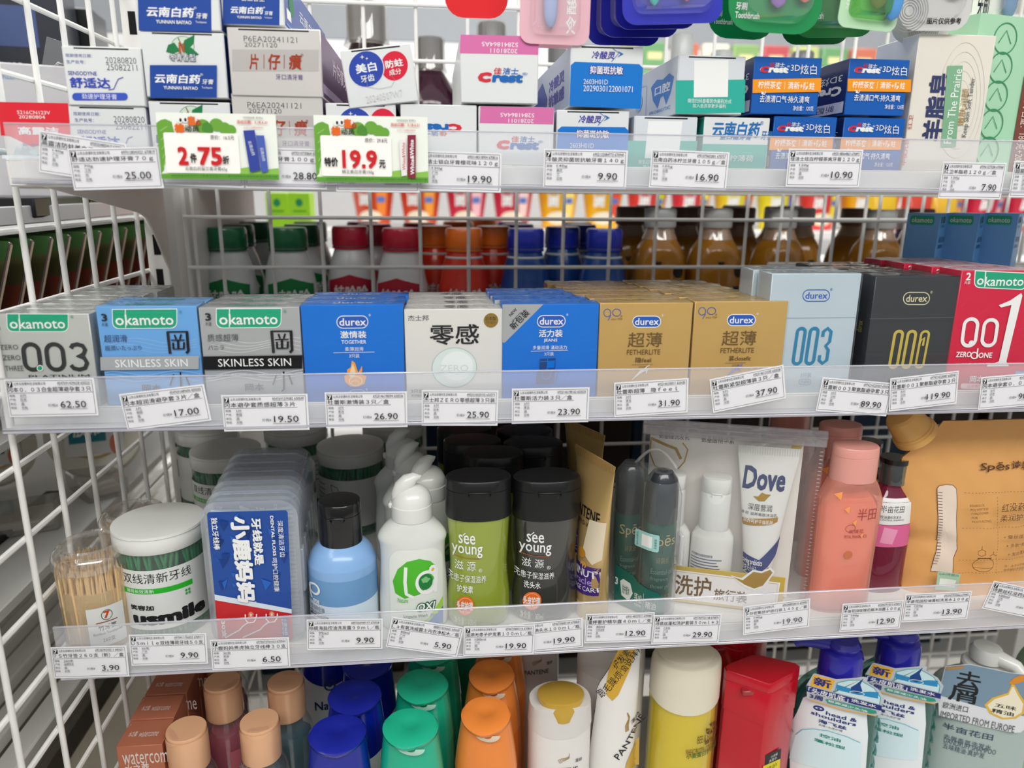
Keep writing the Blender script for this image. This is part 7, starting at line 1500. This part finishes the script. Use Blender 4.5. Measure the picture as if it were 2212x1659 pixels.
# green juice cartons seen at the far left
for i, (px, lab) in enumerate(((600, 'left'), (648, 'right'))):
    a, b = at(px-24, 470, .62), at(px+24, 470, .62); t = at(px, 416, .62).z; mb = MB(); mb.box(-(b.x-a.x)/2, (b.x-a.x)/2, 0, .05, 0, t+.09, mat('lime_carton', '#9bd62a', .4, coat=.2), .001); W_ = b.x-a.x
    D = Dec(mb, fn_front(W_), W_, t+.09, (0, 0), (100, 0), (0, 250)); D.ell(50, 40, 16, 16, ink('#1f8a5a')); D.rect(20, 70, 80, 78, ink('#5aa820'))
    o = mb.build('juice_carton', None, (px*0+(a.x+b.x)/2, .62, -.09)); tag(o, 'lime green carton far behind the green caps, %s one' % lab, 'carton', 'lime green cartons')
o = MB().box(-.05, .45, .56, .76, -.105, -.090, GDECK, .001).build('display_ledge'); tag(o, 'white ledge carrying the lime green cartons', 'ledge')

# ---- far gondola with noodle cups and packs
FARM = mat('far_shelf_white', '#e6e6e4', .5)
far = [(-.078, 'cup'), (.315, 'pack'), (-.42, 'low')]
for z_, k in far: o = MB().box(-.6, 2.6, 1.26, 1.62, z_-.025, z_, FARM, .002).build('shelf'); tag(o, 'far shelf board across the aisle, %s' % {'cup': 'under the noodle cups', 'pack': 'above the noodle cups', 'low': 'the lowest'}[k], 'shelf', 'far shelf boards')
o = MB().box(-.9, 2.6, 1.50, 1.515, .43, .52, mat('far_grey_band', '#8d9196', .5), .002).build('valance'); tag(o, 'grey band high on the far shelf at the top edge', 'valance')
o = MB().box(-.6, 2.6, 1.26, 1.275, .225, .315-.026, mat('far_grey_valance', '#8b8e92', .5), .002).build('valance'); tag(o, 'grey valance strip on the far shelf', 'valance')
CUPC = [('#d9481c', '#f08a3a'), ('#d9481c', '#f0a040'), ('#d42a4a', '#f2c0c8'), ('#d42a4a', '#f4d4d0'), ('#f0b414', '#fbe07a'), ('#f0b414', '#e84a2a'), ('#e43a3a', '#c6d020'), ('#e43a4a', '#f6e24a'), ('#f0e030', '#d83a2a'), ('#f0e030', '#7a4a9a'), ('#e43a3a', '#f2e040'), ('#f0b414', '#e86030')]
for i in range(18):
    x = at(806, 440, 1.33).x+i*.128; c1, c2 = CUPC[i % 12]
    r = empty('noodle_cup', (x, 1.34, -.078)); tag(r, 'blurred %s noodle cup across the aisle, %s from the left' % ({'#d9481c': 'orange red', '#d42a4a': 'crimson', '#f0b414': 'yellow', '#e43a3a': 'red', '#e43a4a': 'rose', '#f0e030': 'lemon'}[c1], ['first', 'second', 'third', 'fourth', 'fifth', 'sixth', 'seventh', 'eighth', 'ninth', 'tenth', 'eleventh', 'twelfth', 'thirteenth', 'fourteenth', 'fifteenth', 'sixteenth', 'seventeenth', 'eighteenth', 'nineteenth', 'twentieth'][i]), 'noodle cup', 'noodle cups across the aisle')
    pr = [(.042, 0), (.057, .104), (.060, .107), (.060, .112)]; mb = MB().lathe(pr, mat('cup_'+c1[1:], c1, .4, coat=.2), 24); D = Dec(mb, fn_curve(pr, .114), .114, .112, (0, 0), (100, 0), (0, 100), True, .0005)
    D.poly([(60, 10), (86, 10), (80, 70), (62, 70)], ink(c2)); D.t('面', 20, 15, 45, 45, WHITE, bold=.05); D.ell(45, 72, 26, 16, ink('#f3e6cc')); D.rect(62, 24, 80, 38, ink('#5a7ac0')); mb.build('cup', r)
    MB().lathe([(.059, .1122), (.059, .1130), (.0004, .1132)], ink('#e8e8e8')).build('lid', r)
# upper far packs: bright mixed packages
for i in range(17):
    x = .78+i*.085; c1 = ['#b9c27a', '#b8565a', '#86a86a', '#e0dcc8', '#c0705a', '#6a9a6a'][i*5 % 6]; h_ = .10
    mb = MB(); mb.box(-.036, .036, 0, .03, 0, h_, mat('pack_'+c1[1:], c1, .4, coat=.2), .003); D = Dec(mb, fn_front(.072), .072, h_, (0, 0), (100, 0), (0, 120)); D.rect(22, 30, 78, 52, ink('#d9cf9a')); D.ell(50, 84, 18, 14, ink('#a8604a'))
    o = mb.build('snack_pack', None, (x, 1.32, .315)); tag(o, 'blurred snack pack on the high far shelf, place %s from the left' % ['one', 'two', 'three', 'four', 'five', 'six', 'seven', 'eight', 'nine', 'ten', 'eleven', 'twelve', 'thirteen', 'fourteen', 'fifteen', 'sixteen', 'seventeen'][i], 'snack pack', 'snack packs on the high far shelf')
# yellow and red crisp packs at the right, behind the tea bottles
for i, (px, y_) in enumerate(((1900, .70), (1975, .70), (2030, .72))):
    p = at(px, 470, y_); mb = MB(); mb.rings([[(math.copysign(1, math.cos(t))*abs(math.cos(t))**.5*(.034-.003*k), .02*k_*math.sin(t), z) for t in [2*PI*j/20 for j in range(20)]] for k, k_, z in ((0, .05, 0), (1, 1, .03), (1, 1.1, .07), (1, .8, .11), (0, .05, .15))], mat(['pack_yellow', 'pack_scarlet', 'pack_amber'][i], ['#f2c21c', '#d8402a', '#e8b82a'][i], .3, coat=.4), True, True, True)
    D = Dec(mb, lambda u, v, h: (u-.028, -.022-h, v), .056, .14, (0, 0), (100, 0), (0, 150)); 
    for q_ in range(4): D.rect(18+q_*18, 50, 28+q_*18, 110, ink(['#d8301c', '#f6e23a'][i % 2]))
    o = mb.build('crisp_pack', None, (p.x, y_, -.105)); tag(o, ['yellow crisp pack with red stripes far right, left one', 'scarlet crisp pack with yellow stripes far right, middle one', 'amber crisp pack far right, right one'][i], 'crisp pack', 'crisp packs')
o = MB().box(.9, 1.75, .66, .80, -.120, -.105, GDECK, .001).build('display_ledge'); tag(o, 'white ledge carrying the crisp packs', 'ledge')
struct(MB().box(-3.2, 4.2, 1.95, 2.05, -1.1, 1.9, mat('pale_wall', '#eeeff0', .6)).build('wall_back'))
struct(MB().box(-3.2, 4.2, -3.2, 2.05, -1.15, -1.1, mat('grey_floor_tile', '#c4c1ba', .45, var=.08)).build('floor'))

# ---------------------------------------------------------------- hanging toothbrush packs in front of the upper shelf
BLIS = clear('clear_blister', haze=.06, gloss=.09, rough=.05)
def hang(px0, px1, pbot, Y, cardc, label, cardh=.10, tilt=0, brush=(), texts=(), rad=.008, blisc=None, grp='hanging toothbrush packs', inset=.006, rings_=None):
    a, b = at(px0, pbot, Y), at(px1, pbot, Y); W = b.x-a.x; r = empty('toothbrush_pack', ((a.x+b.x)/2, Y, a.z), (0, math.radians(tilt), 0)); tag(r, label, 'toothbrush pack', grp)
    mb = MB(); mb.prism(rrect(-W/2, 0, W/2, cardh, rad), lambda x, z, h: (x, h, z), 0, .0005, cardc); D = Dec(mb, fn_front(W), W, cardh, (0, 0), (100, 0), (0, 100*cardh/W), h0=.00006); Hh = 100*cardh/W
    for (s_, x0, y0, x1, y1, m, rt) in texts: D.t(s_, x0, Hh-y1, x1, Hh-y0, m, rot=rt, bold=.02)
    for q_ in (rings_ or ()): D.ring(q_[0], Hh-q_[1], q_[2], q_[2], .8, q_[3])
    mb.build('card', r)
    if brush:
        bl = MB(); o1 = rrect(-W/2+inset, inset, W/2-inset, cardh-.004, rad*.8, 4); o2 = rrect(-W/2+inset+.003, inset+.003, W/2-inset-.003, cardh-.008, rad*.6, 4)
        bl.rings([[(x, -.0004, z) for x, z in o1], [(x, -.0075, z) for x, z in o2]], blisc or BLIS, True, False, True); bl.build('blister', r)
        for bx_, w_, m1, m2, zb0 in brush:
            t_ = MB(); x_ = -W/2+W*bx_; t_.lathe([(w_*.15, .0006, zb0), (w_*.62, .0020, zb0+.002), (w_*.9, .0026, zb0+.007), (w_, .0028, zb0+.016), (w_*.95, .0028, cardh-.012)], m1, 20, c=(x_, -.0036)); 
            if m2: t_.lathe([(w_*.6, .0029, zb0+.012), (w_*.75, .0031, zb0+.016), (w_*.7, .0031, cardh-.014)], m2, 16, c=(x_, -.0038))
            t_.build('toothbrush', r)
    return r
BLC = mat('card_ultramarine', '#2a2fb0', .35, coat=.4); BLD = mat('card_deep_blue', '#1c1e96', .35, coat=.4); GCD = mat('card_green', '#0c8a4c', .35, coat=.4); GCD2 = mat('card_leaf_green', '#1c7a34', .35, coat=.4); PKC = mat('card_pink', '#e6b4bf', .35, coat=.3); GYC = mat('card_light_grey', '#cfcfcd', .4, coat=.3); RDC = mat('card_red', '#d8141e', .35, coat=.4)
AQ = ink('#38c6c0'); RSE = ink('#ef6478'); LIL = ink('#a07ac8'); SLM = ink('#ef8a86'); LBU = ink('#a8b8e0')
hang(961, 1097, 37, -.262, RDC, 'red pack hanging at the top centre, cut by the top edge', .05, 0, rad=.012, texts=(('牙刷', 30, 36, 70, 50, WHITE, 0),))
hang(1122, 1272, 94, -.285, PKC, 'pink pack with a pale blue brush handle', .09, .6, ((.42, .0045, LBU, None, .009),), (('冷酸灵', 66, 14, 80, 90, WHITE, 90),), .007)
hang(1125, 1250, 102, -.240, PKC, 'pink pack behind the front pink one', .09, .6, ((.42, .0045, LBU, None, .009),), (), .007)
for i, (a_, b_, y_, Yd, ti) in enumerate(((1345, 1560, 48, -.300, -3), (1330, 1505, 60, -.280, -2.5), (1298, 1465, 78, -.262, -1.5), (1268, 1425, 96, -.244, -.5))):
    hang(a_, b_, y_, Yd, BLC if i < 1 else BLD, 'blue pack with teal and pink brushes, %s' % ('front one', 'second in line', 'third in line', 'last in line')[i], .09, ti, ((.30, .0042, AQ, None, .010), (.62, .0042, RSE, None, .012)), (), .009)
hang(1568, 1768, 68, -.298, GCD, 'green rounded pack with violet and salmon brushes, front one', .09, 1.5, ((.50, .0068, LIL, WHITE, .014), (.78, .0068, SLM, WHITE, .018)), (('好来', 8, 30, 30, 45, WHITE, 0), ('牙刷', 8, 20, 20, 27, WHITE, 0), ('Toothbrush', 8, 12, 34, 18, WHITE, 0)), .016)
hang(1526, 1672, 82, -.262, GCD, 'green rounded pack behind the front green one', .09, 1.0, (), (('牙刷', 8, 28, 20, 36, WHITE, 0), ('Toothbrush', 8, 18, 36, 25, WHITE, 0)), .014)
hang(1712, 1888, 78, -.258, GCD2, 'leaf green rounded pack right of the green ones', .07, -2.5, ((.62, .006, ink('#3a4a7a'), None, .010),), (('牙刷', 8, 30, 20, 38, WHITE, 0), ('Toothbrush', 8, 20, 36, 27, WHITE, 0)), .012)
hang(1686, 1835, 94, -.235, GCD2, 'leaf green rounded pack hanging behind its twin', .07, -2, (), (), .012)
hang(1806, 1934, 62, -.302, mat('card_mint', '#b8dcb8', .35, coat=.3), 'mint pack with pink and blue brushes', .08, 4, ((.58, .0065, ink('#ee9aa4'), None, .012), (.84, .0065, ink('#5a9ad8'), None, .006)), (('牙刷', 10, 26, 22, 40, WHITE, 0),), .006, blisc=clear('green_blister', tint='#b4e6a8', haze=.12, gloss=.1, hazecol='#8fd07a'))
hang(1938, 2092, 64, -.285, GYC, 'light grey pack with a dark grey brush end', .08, -1.5, ((.72, .009, ink('#5a5e68'), None, .020),), (('刷', 16, 46, 48, 62, BLACK, 0), ('图片仅供参考', 40, 8, 88, 16, BLACK, 0)), .012, rings_=tuple((14, 24, k*3.2, ink('#8f8f8f')) for k in range(2, 9)))
hang(1922, 2050, 92, -.262, GYC, 'light grey pack with fine rings behind the front one', .08, -1, (), (('刷', 30, 20, 50, 34, BLACK, 0),), .012, rings_=tuple((54, 24, k*3.2, ink('#8f8f8f')) for k in range(2, 9)))
hang(2095, 2175, 52, -.240, mat('card_white', '#ece8e2', .45, coat=.2), 'white pack with two large black characters, far right', .09, 0, ((.9, .006, ink('#7a90b0'), None, .004),), (('牙刷', 12, 8, 44, 78, BLACK, 0),), .004)

# ---------------------------------------------------------------- the neighbouring unit on the left
GYD = mat('cool_grey_deck', '#cfcfcb', .5); X0 = -.100
o = MB().box(-.42, X0, -.55, .45, -.005, .000, GYD, .001).build('shelf'); tag(o, 'shelf board of the neighbouring unit carrying the charger boxes', 'shelf', 'left unit boards')
o = MB().box(X0, X0+.004, -.55, .45, -.0045, .0115, mat('silver_rail', '#d8d8dc', .25, .3, coat=.3), .001).build('price_rail'); tag(o, 'silver grey rail of the neighbouring unit', 'ticket rail')
o = MB().box(-.42, -.088, -.55, .45, -.312, -.302, GYD, .001).build('shelf'); tag(o, 'shelf board of the neighbouring unit carrying the tape rolls', 'shelf', 'left unit boards')
struct(MB().box(-2.4, -2.3, -3.2, 1.95, -1.1, 1.9, mat('unit_back_grey', '#cfcecb', .6)).build('wall_left'))
o = MB().box(-.165, -.150, -.16, .02, -.302, -.296, mat('black_rubber', '#1c1c1c', .6), .001).build('rubber_strip'); o.rotation_euler = (0, 0, 0); tag(o, 'black strip lying on the grey board at the left', 'strip')
mb = MB()
for i in range(9): mb.box(-.100-.026*(i+1)+.004, -.100-.026*i, -.6, .5, -.47+.010*i, -.455+.010*i, WHITE_METAL, .002)
o = mb.build('louvre_panel'); tag(o, 'white louvred base panel in the lower left corner', 'panel')
o = MB().box(-.62, -.004, -.6, .5, -.515, -.495, mat('taupe_plinth', '#9d9585', .6), .001).build('plinth'); tag(o, 'taupe plinth board seen below the louvres', 'plinth')
o = MB().box(-.094, -.086, -.6, .5, -.494, -.47, mat('gap_shade', '#4a443c', .7), .001).build('gap_shade_strip'); tag(o, 'dark strip standing in for the shaded gap beside the louvred panel', 'strip')  # solid strip coloured dark for the shade in the gap beside the louvres
# standing flat packs (dark, green topped)
FPD = mat('pack_dark_maroon', '#3a1a1c', .35, coat=.4, var=.4, vscale=25); 
mb = MB(); Wp, Hp = .105, .165; mb.box(0, Wp, 0, .006, 0, Hp, FPD, .002, side=mat('pack_edge', '#b8a890', .5)); D = Dec(mb, lambda u, v, h: (u, -h, v), Wp, Hp, (0, 0), (100, 0), (0, 136)); D.rect(0, 0, 100, 14, ink('#34552a')); D.rect(0, 14, 100, 34, ink('#4a4a2a')); D.poly([(0, 34), (100, 34), (100, 60), (60, 72), (0, 60)], ink('#7a3a28')); 
for k in range(4): D.line([(10, 42+k*6), (60, 42+k*6)], 1.6, ink('#2a1a1a'))
D.ell(30, 110, 22, 16, ink('#8a4a28')); D.poly([(50, 80), (90, 70), (95, 100), (60, 110)], ink('#6a5a58'))
first = None
for i in range(24):
    loc = (-.200, -.36+i*.034, -.168); lab = 'dark flat pack with a green top, %s in the file on the left unit' % ['first', 'second', 'third', 'fourth', 'fifth', 'sixth', 'seventh', 'eighth', 'ninth', 'tenth', 'eleventh', 'twelfth', 'thirteenth', 'fourteenth', 'fifteenth', 'sixteenth', 'seventeenth', 'eighteenth', 'nineteenth', 'twentieth', 'twenty-first', 'twenty-second', 'twenty-third', 'twenty-fourth'][i]
    if first is None: first = mb.build('food_pack', None, loc, (math.radians(-22), 0, math.radians(-22))); tag(first, lab, 'food pack', 'dark flat packs')
    else: dup(first, loc, None, lab)
o = MB().box(-.42, -.085, -.55, .45, -.180, -.172, GYD, .001).build('shelf'); tag(o, 'shelf board of the neighbouring unit carrying the dark packs', 'shelf', 'left unit boards')
p = atx(150, 620, -.06); mb = MB(); mb.prism([(0, 0), (.030, 0), (.030, .045), (.026, .058), (0, .066)], lambda x, z, h: (h, x, z), 0, .0015, clear('divider', haze=.5, gloss=.15, hazecol='#d8ccb8')); o = mb.build('shelf_divider', None, (-.088, p.y-.01, -.170)); tag(o, 'milky plastic divider between the dark packs', 'divider')
# charger boxes on the upper left board
BXW = mat('box_white_grey', '#c9c8cc', .35, coat=.3); BXB = mat('box_black', '#1a1b1e', .35, coat=.3); YLW = mat('box_yellow', '#f0c414', .4, coat=.2)
def lbox(px, py, X, w_, d_, h_, m, rz, label, z=0, deco=None, name='charger_box'):
    p = atx(px, py, X); mb = MB(); mb.box(-w_/2, w_/2, -d_/2, d_/2, 0, h_, m, .0015)
    if deco: deco(mb, w_, d_, h_)
    o = mb.build(name, None, (p.x, p.y, z), (0, 0, rz)); tag(o, label, 'box', 'boxes on the left unit'); return o
def dw(mb, w_, d_, h_):
    D = Dec(mb, lambda u, v, h: (w_/2+h, u-d_/2, v), d_, h_, (0, 0), (100, 0), (0, 120)); D.poly(rrect(22, 38, 84, 100, 8), ink('#8a7f76')); D.poly(rrect(28, 44, 80, 96, 6), ink('#a59aa0')); D.t('UGREEN', 18, 8, 44, 13, ink('#6a90c8'), bold=.02)
    D = Dec(mb, lambda u, v, h: (u-w_/2, -d_/2-h, v), w_, h_, (0, 0), (100, 0), (0, 120)); D.t('UGREEN', 18, 8, 44, 13, ink('#6a90c8'), bold=.02); D.poly(rrect(22, 38, 84, 100, 8), ink('#8a7f76')); D.poly(rrect(28, 44, 80, 96, 6), ink('#a59aa0'))
def db(mb, w_, d_, h_):
    for f in (lambda u, v, h: (w_/2+h, u-d_/2, v), lambda u, v, h: (u-w_/2, -d_/2-h, v)):
        D = Dec(mb, f, d_, h_, (0, 0), (100, 0), (0, 120)); D.t('60W', 20, 6, 46, 14, WHITE, bold=.02); D.t('USB Charger', 14, 92, 80, 102, ink('#c8b040'))
lbox(62, 170, -.165, .085, .085, .148, BXW, .35, 'white grey charger box with a window, front of the left unit', .001, dw)
lbox(150, 178, -.122, .030, .045, .052, BXB, .35, 'small black charger box beside the white one', .001, db)
lbox(128, 40, -.255, .06, .075, .262, BXB, .3, 'black cable box marked 60W at the back of the left unit', .001, db)
lbox(232, 60, -.155, .030, .05, .190, mat('box_slate', '#30343c', .3, coat=.4), .2, 'slate box with a bright blue panel on the left unit', .001, lambda mb, w_, d_, h_: Dec(mb, lambda u, v, h: (u-w_/2, -d_/2-h, v), w_, h_, (0, 0), (100, 0), (0, 300)).rect(20, 60, 80, 200, ink('#6a86c8')))
lbox(300, 80, -.130, .03, .05, .175, mat('box_mid_grey', '#8f9094', .35), .1, 'mid grey box at the back right of the left unit', .001)
lbox(20, 15, -.34, .06, .06, .275, YLW, .2, 'yellow box at the top left corner, left one', .001); lbox(75, 15, -.36, .05, .06, .285, YLW, .2, 'yellow box at the top left corner, right one', .001)
mb = MB(); mb.box(0, .030, 0, .0006, 0, .028, BLIS, .0002); mb.tube([(.008, -.001, .006), (.012, -.001, .012), (.018, -.001, .012), (.020, -.001, .006)], .0008, BLIS, 6); p = atx(105, 75, -.03); o = mb.build('hang_tab', None, (-.040, p.y, p.z-.028), (0, .3, 0)); tag(o, 'clear plastic hang tab caught on the side wires', 'hang tab')
lbox(40, 410, -.14, .08, .15, .018, BXB, .1, 'flat black pack lying on the left unit board', .0005, name='flat_pack')
for i in range(6): lbox(0, 0, -.2, .001, .001, .001, BXB, 0, 'x') if False else None
for i, (x, y, h_) in enumerate(((-.330, .05, .27), (-.320, .140, .28), (-.325, .230, .24), (-.225, .26, .26), (-.220, .34, .25))):
    mb = MB(); mb.box(-.045, .045, -.035, .035, 0, h_, BXB if i % 2 == 0 else mat('box_slate', '#30343c', .3, coat=.4), .002); D = Dec(mb, lambda u, v, h: (u-.045, -.035-h, v), .09, h_, (0, 0), (100, 0), (0, 100*h_/.09)); D.rect(20, 30, 70, 80, ink('#4a5a88')); D.t('USB-C', 22, 100, 66, 116, WHITE)
    o = mb.build('charger_box', None, (x, y, .0005), (0, 0, .15)); tag(o, 'tall dark cable box in the file on the left unit, %s from the front' % ['first', 'second', 'third', 'fourth', 'fifth'][i], 'box', 'boxes on the left unit')
for i, (x, y) in enumerate(((-.150, -.19), (-.150, .12), (-.150, .22), (-.150, .32))):
    o = MB().box(-.035, .035, -.042, .042, 0, .014, BXB, .002).build('flat_pack', None, (x, y, .0005), (0, 0, .1*i)); tag(o, 'flat black pack on the left unit board, %s from the front' % ['second', 'third', 'fourth', 'fifth'][i], 'pack', 'flat black packs')
# tape rolls
TAPE = mat('masking_tape', '#d9d4c4', .5, coat=.2); TLB = ink('#2a7f8a')
def roll(x, y, z, R, w_, rz, label):
    r = empty('tape_roll', (x, y, z), (math.radians(62), 0, rz)); tag(r, label, 'tape roll', 'tape rolls'); mb = MB(); 
    mb.rings([[(rr*math.cos(t), rr*math.sin(t), zz) for t in [2*PI*i/48 for i in range(48)]] for rr, zz in ((R*.62, 0), (R, 0), (R, w_), (R*.62, w_), (R*.62, 0))], TAPE, True); mb.build('tape', r)
    mb = MB(); mb.rings([[(rr*math.cos(t), rr*math.sin(t), zz) for t in [2*PI*i/48 for i in range(48)]] for rr, zz in ((R*.56, 0), (R*.625, 0), (R*.625, w_*1.02), (R*.56, w_*1.02), (R*.56, 0))], KRAFT, True); mb.build('core', r)
    mb = MB(); D = Dec(mb, lambda u, v, h: (u-R*.6, v-R*.8, w_+.001+h), R*1.2, R*1.6, (0, 0), (100, 0), (0, 130)); D.rect(0, 0, 100, 18, ink('#b82a34')); D.t('TAPE', 10, 3, 90, 15, WHITE, bold=.03); D.rect(0, 18, 100, 108, ink('#dcdcd8')); D.rect(8, 28, 70, 84, TLB); D.t('胶带', 16, 40, 64, 72, WHITE, bold=.03); D.ell(84, 92, 9, 18, ink('#d8785a')); mb.build('label', r)
roll(-.135, .085, -.255, .050, .022, .35, 'large tape roll with a teal label seen through the side wires')
roll(-.235, .060, -.262, .042, .022, .5, 'smaller tape roll at the far left')
for i, (x, y, w_, d_) in enumerate(((-.150, -.05, .06, .07), (-.115, .03, .045, .07), (-.240, -.14, .06, .06))):
    mb = MB(); mb.box(-w_/2, w_/2, -d_/2, d_/2, 0, .016+.006*i, clear('clam_shell', haze=.35, gloss=.1, rough=.1, hazecol='#c8c6c0'), .003); mb.box(-w_/2+.006, w_/2-.006, -d_/2+.01, d_/2-.02, .002, .012, mat('clam_insert', '#c8beb0', .5), .002)
    o = mb.build('clamshell_pack', None, (x, y, -.302), (0, 0, .4+i*.3)); tag(o, 'clear plastic pack lying flat on the grey left board, %s' % ['near the strip', 'beside the large tape roll', 'furthest left'][i], 'clear pack', 'clear flat packs')
# ---------------------------------------------------------------- nudge neighbours apart so that none clip
def extents(r):
    xs = []; ys = []
    bpy.context.view_layer.update() if False else None
    for c in ([r] if r.type == 'MESH' else [])+list(r.children_recursive):
        M_ = Matrix.Identity(4); q = c
        while q is not None: M_ = q.matrix_basis @ M_; q = q.parent
        for p in c.bound_box: w_ = M_ @ V(p); xs.append(w_.x); ys.append(w_.y)
    return (max(xs)-min(xs))/2, (max(ys)-min(ys))/2, (max(xs)+min(xs))/2-r.location.x, (max(ys)+min(ys))/2-r.location.y
def settle(pred, ymax, gap=.0006, n=2.6, k=.985):
    R_ = [o for o in bpy.data.objects if o.parent is None and o.get('category') and pred(o)]
    E_ = {o: extents(o) for o in R_}
    for it in range(60):
        moved = False
        for i, a in enumerate(R_):
            for b in R_[i+1:]:
                f, g = (a, b) if a.location.y <= b.location.y else (b, a)
                rx = (E_[f][0]+E_[g][0])*k+gap; ry = (E_[f][1]+E_[g][1])*k+gap
                dx = g.location.x+E_[g][2]-f.location.x-E_[f][2]; dy = g.location.y+E_[g][3]-f.location.y-E_[f][3]
                s_ = ((abs(dx)/rx)**n+(abs(dy)/ry)**n)**(1/n)
                if s_ < .999:
                    moved = True; ay = abs(dy)/ry; ax_ = abs(dx)/rx
                    if ax_ > ay and ax_ > .75:      # beside each other: part sideways, half each
                        t = (rx*(1-ay**n)**(1/n)-abs(dx))*.5+1e-5; s2 = 1 if dx >= 0 else -1; f.location.x -= s2*t; g.location.x += s2*t
                    else:
                        t = ry*(1-min(.999, ax_)**n)**(1/n)-dy+1e-5; g.location.y += t
                        if g.location.y > ymax: over = g.location.y-ymax; g.location.y = ymax; f.location.y -= over*.5
        if not moved: break
settle(lambda o: abs(o.location.z-DECK['base']) < .002 and 'bottle' in o.name and 'pump' not in o['label'], -.055)
settle(lambda o: o.name.startswith(('drink_bottle', 'tea_bottle')) and abs(o.location.z+.150) < .002, .330, n=2.1)
settle(lambda o: o.name.startswith('floss_tub'), -.036, n=2.0)

# labels belong to the body they are stuck on, pump heads to their collar
for r in [o for o in bpy.data.objects if o.parent is None and o.get('category')]:
    kids = {c.name.split('.')[0]: c for c in r.children}
    host = next((kids[k] for k in ('bottle_body', 'jar_wall', 'tub_wall', 'clear_case', 'tape', 'lid', 'pouch_body') if k in kids), None)
    if host:
        for k in ('label', 'sticker', 'printed_band', 'seal_sticker'):
            if k in kids and kids[k] is not host: kids[k].parent = host
    if 'collar' in kids and 'pump_head' in kids: kids['pump_head'].parent = kids['collar']
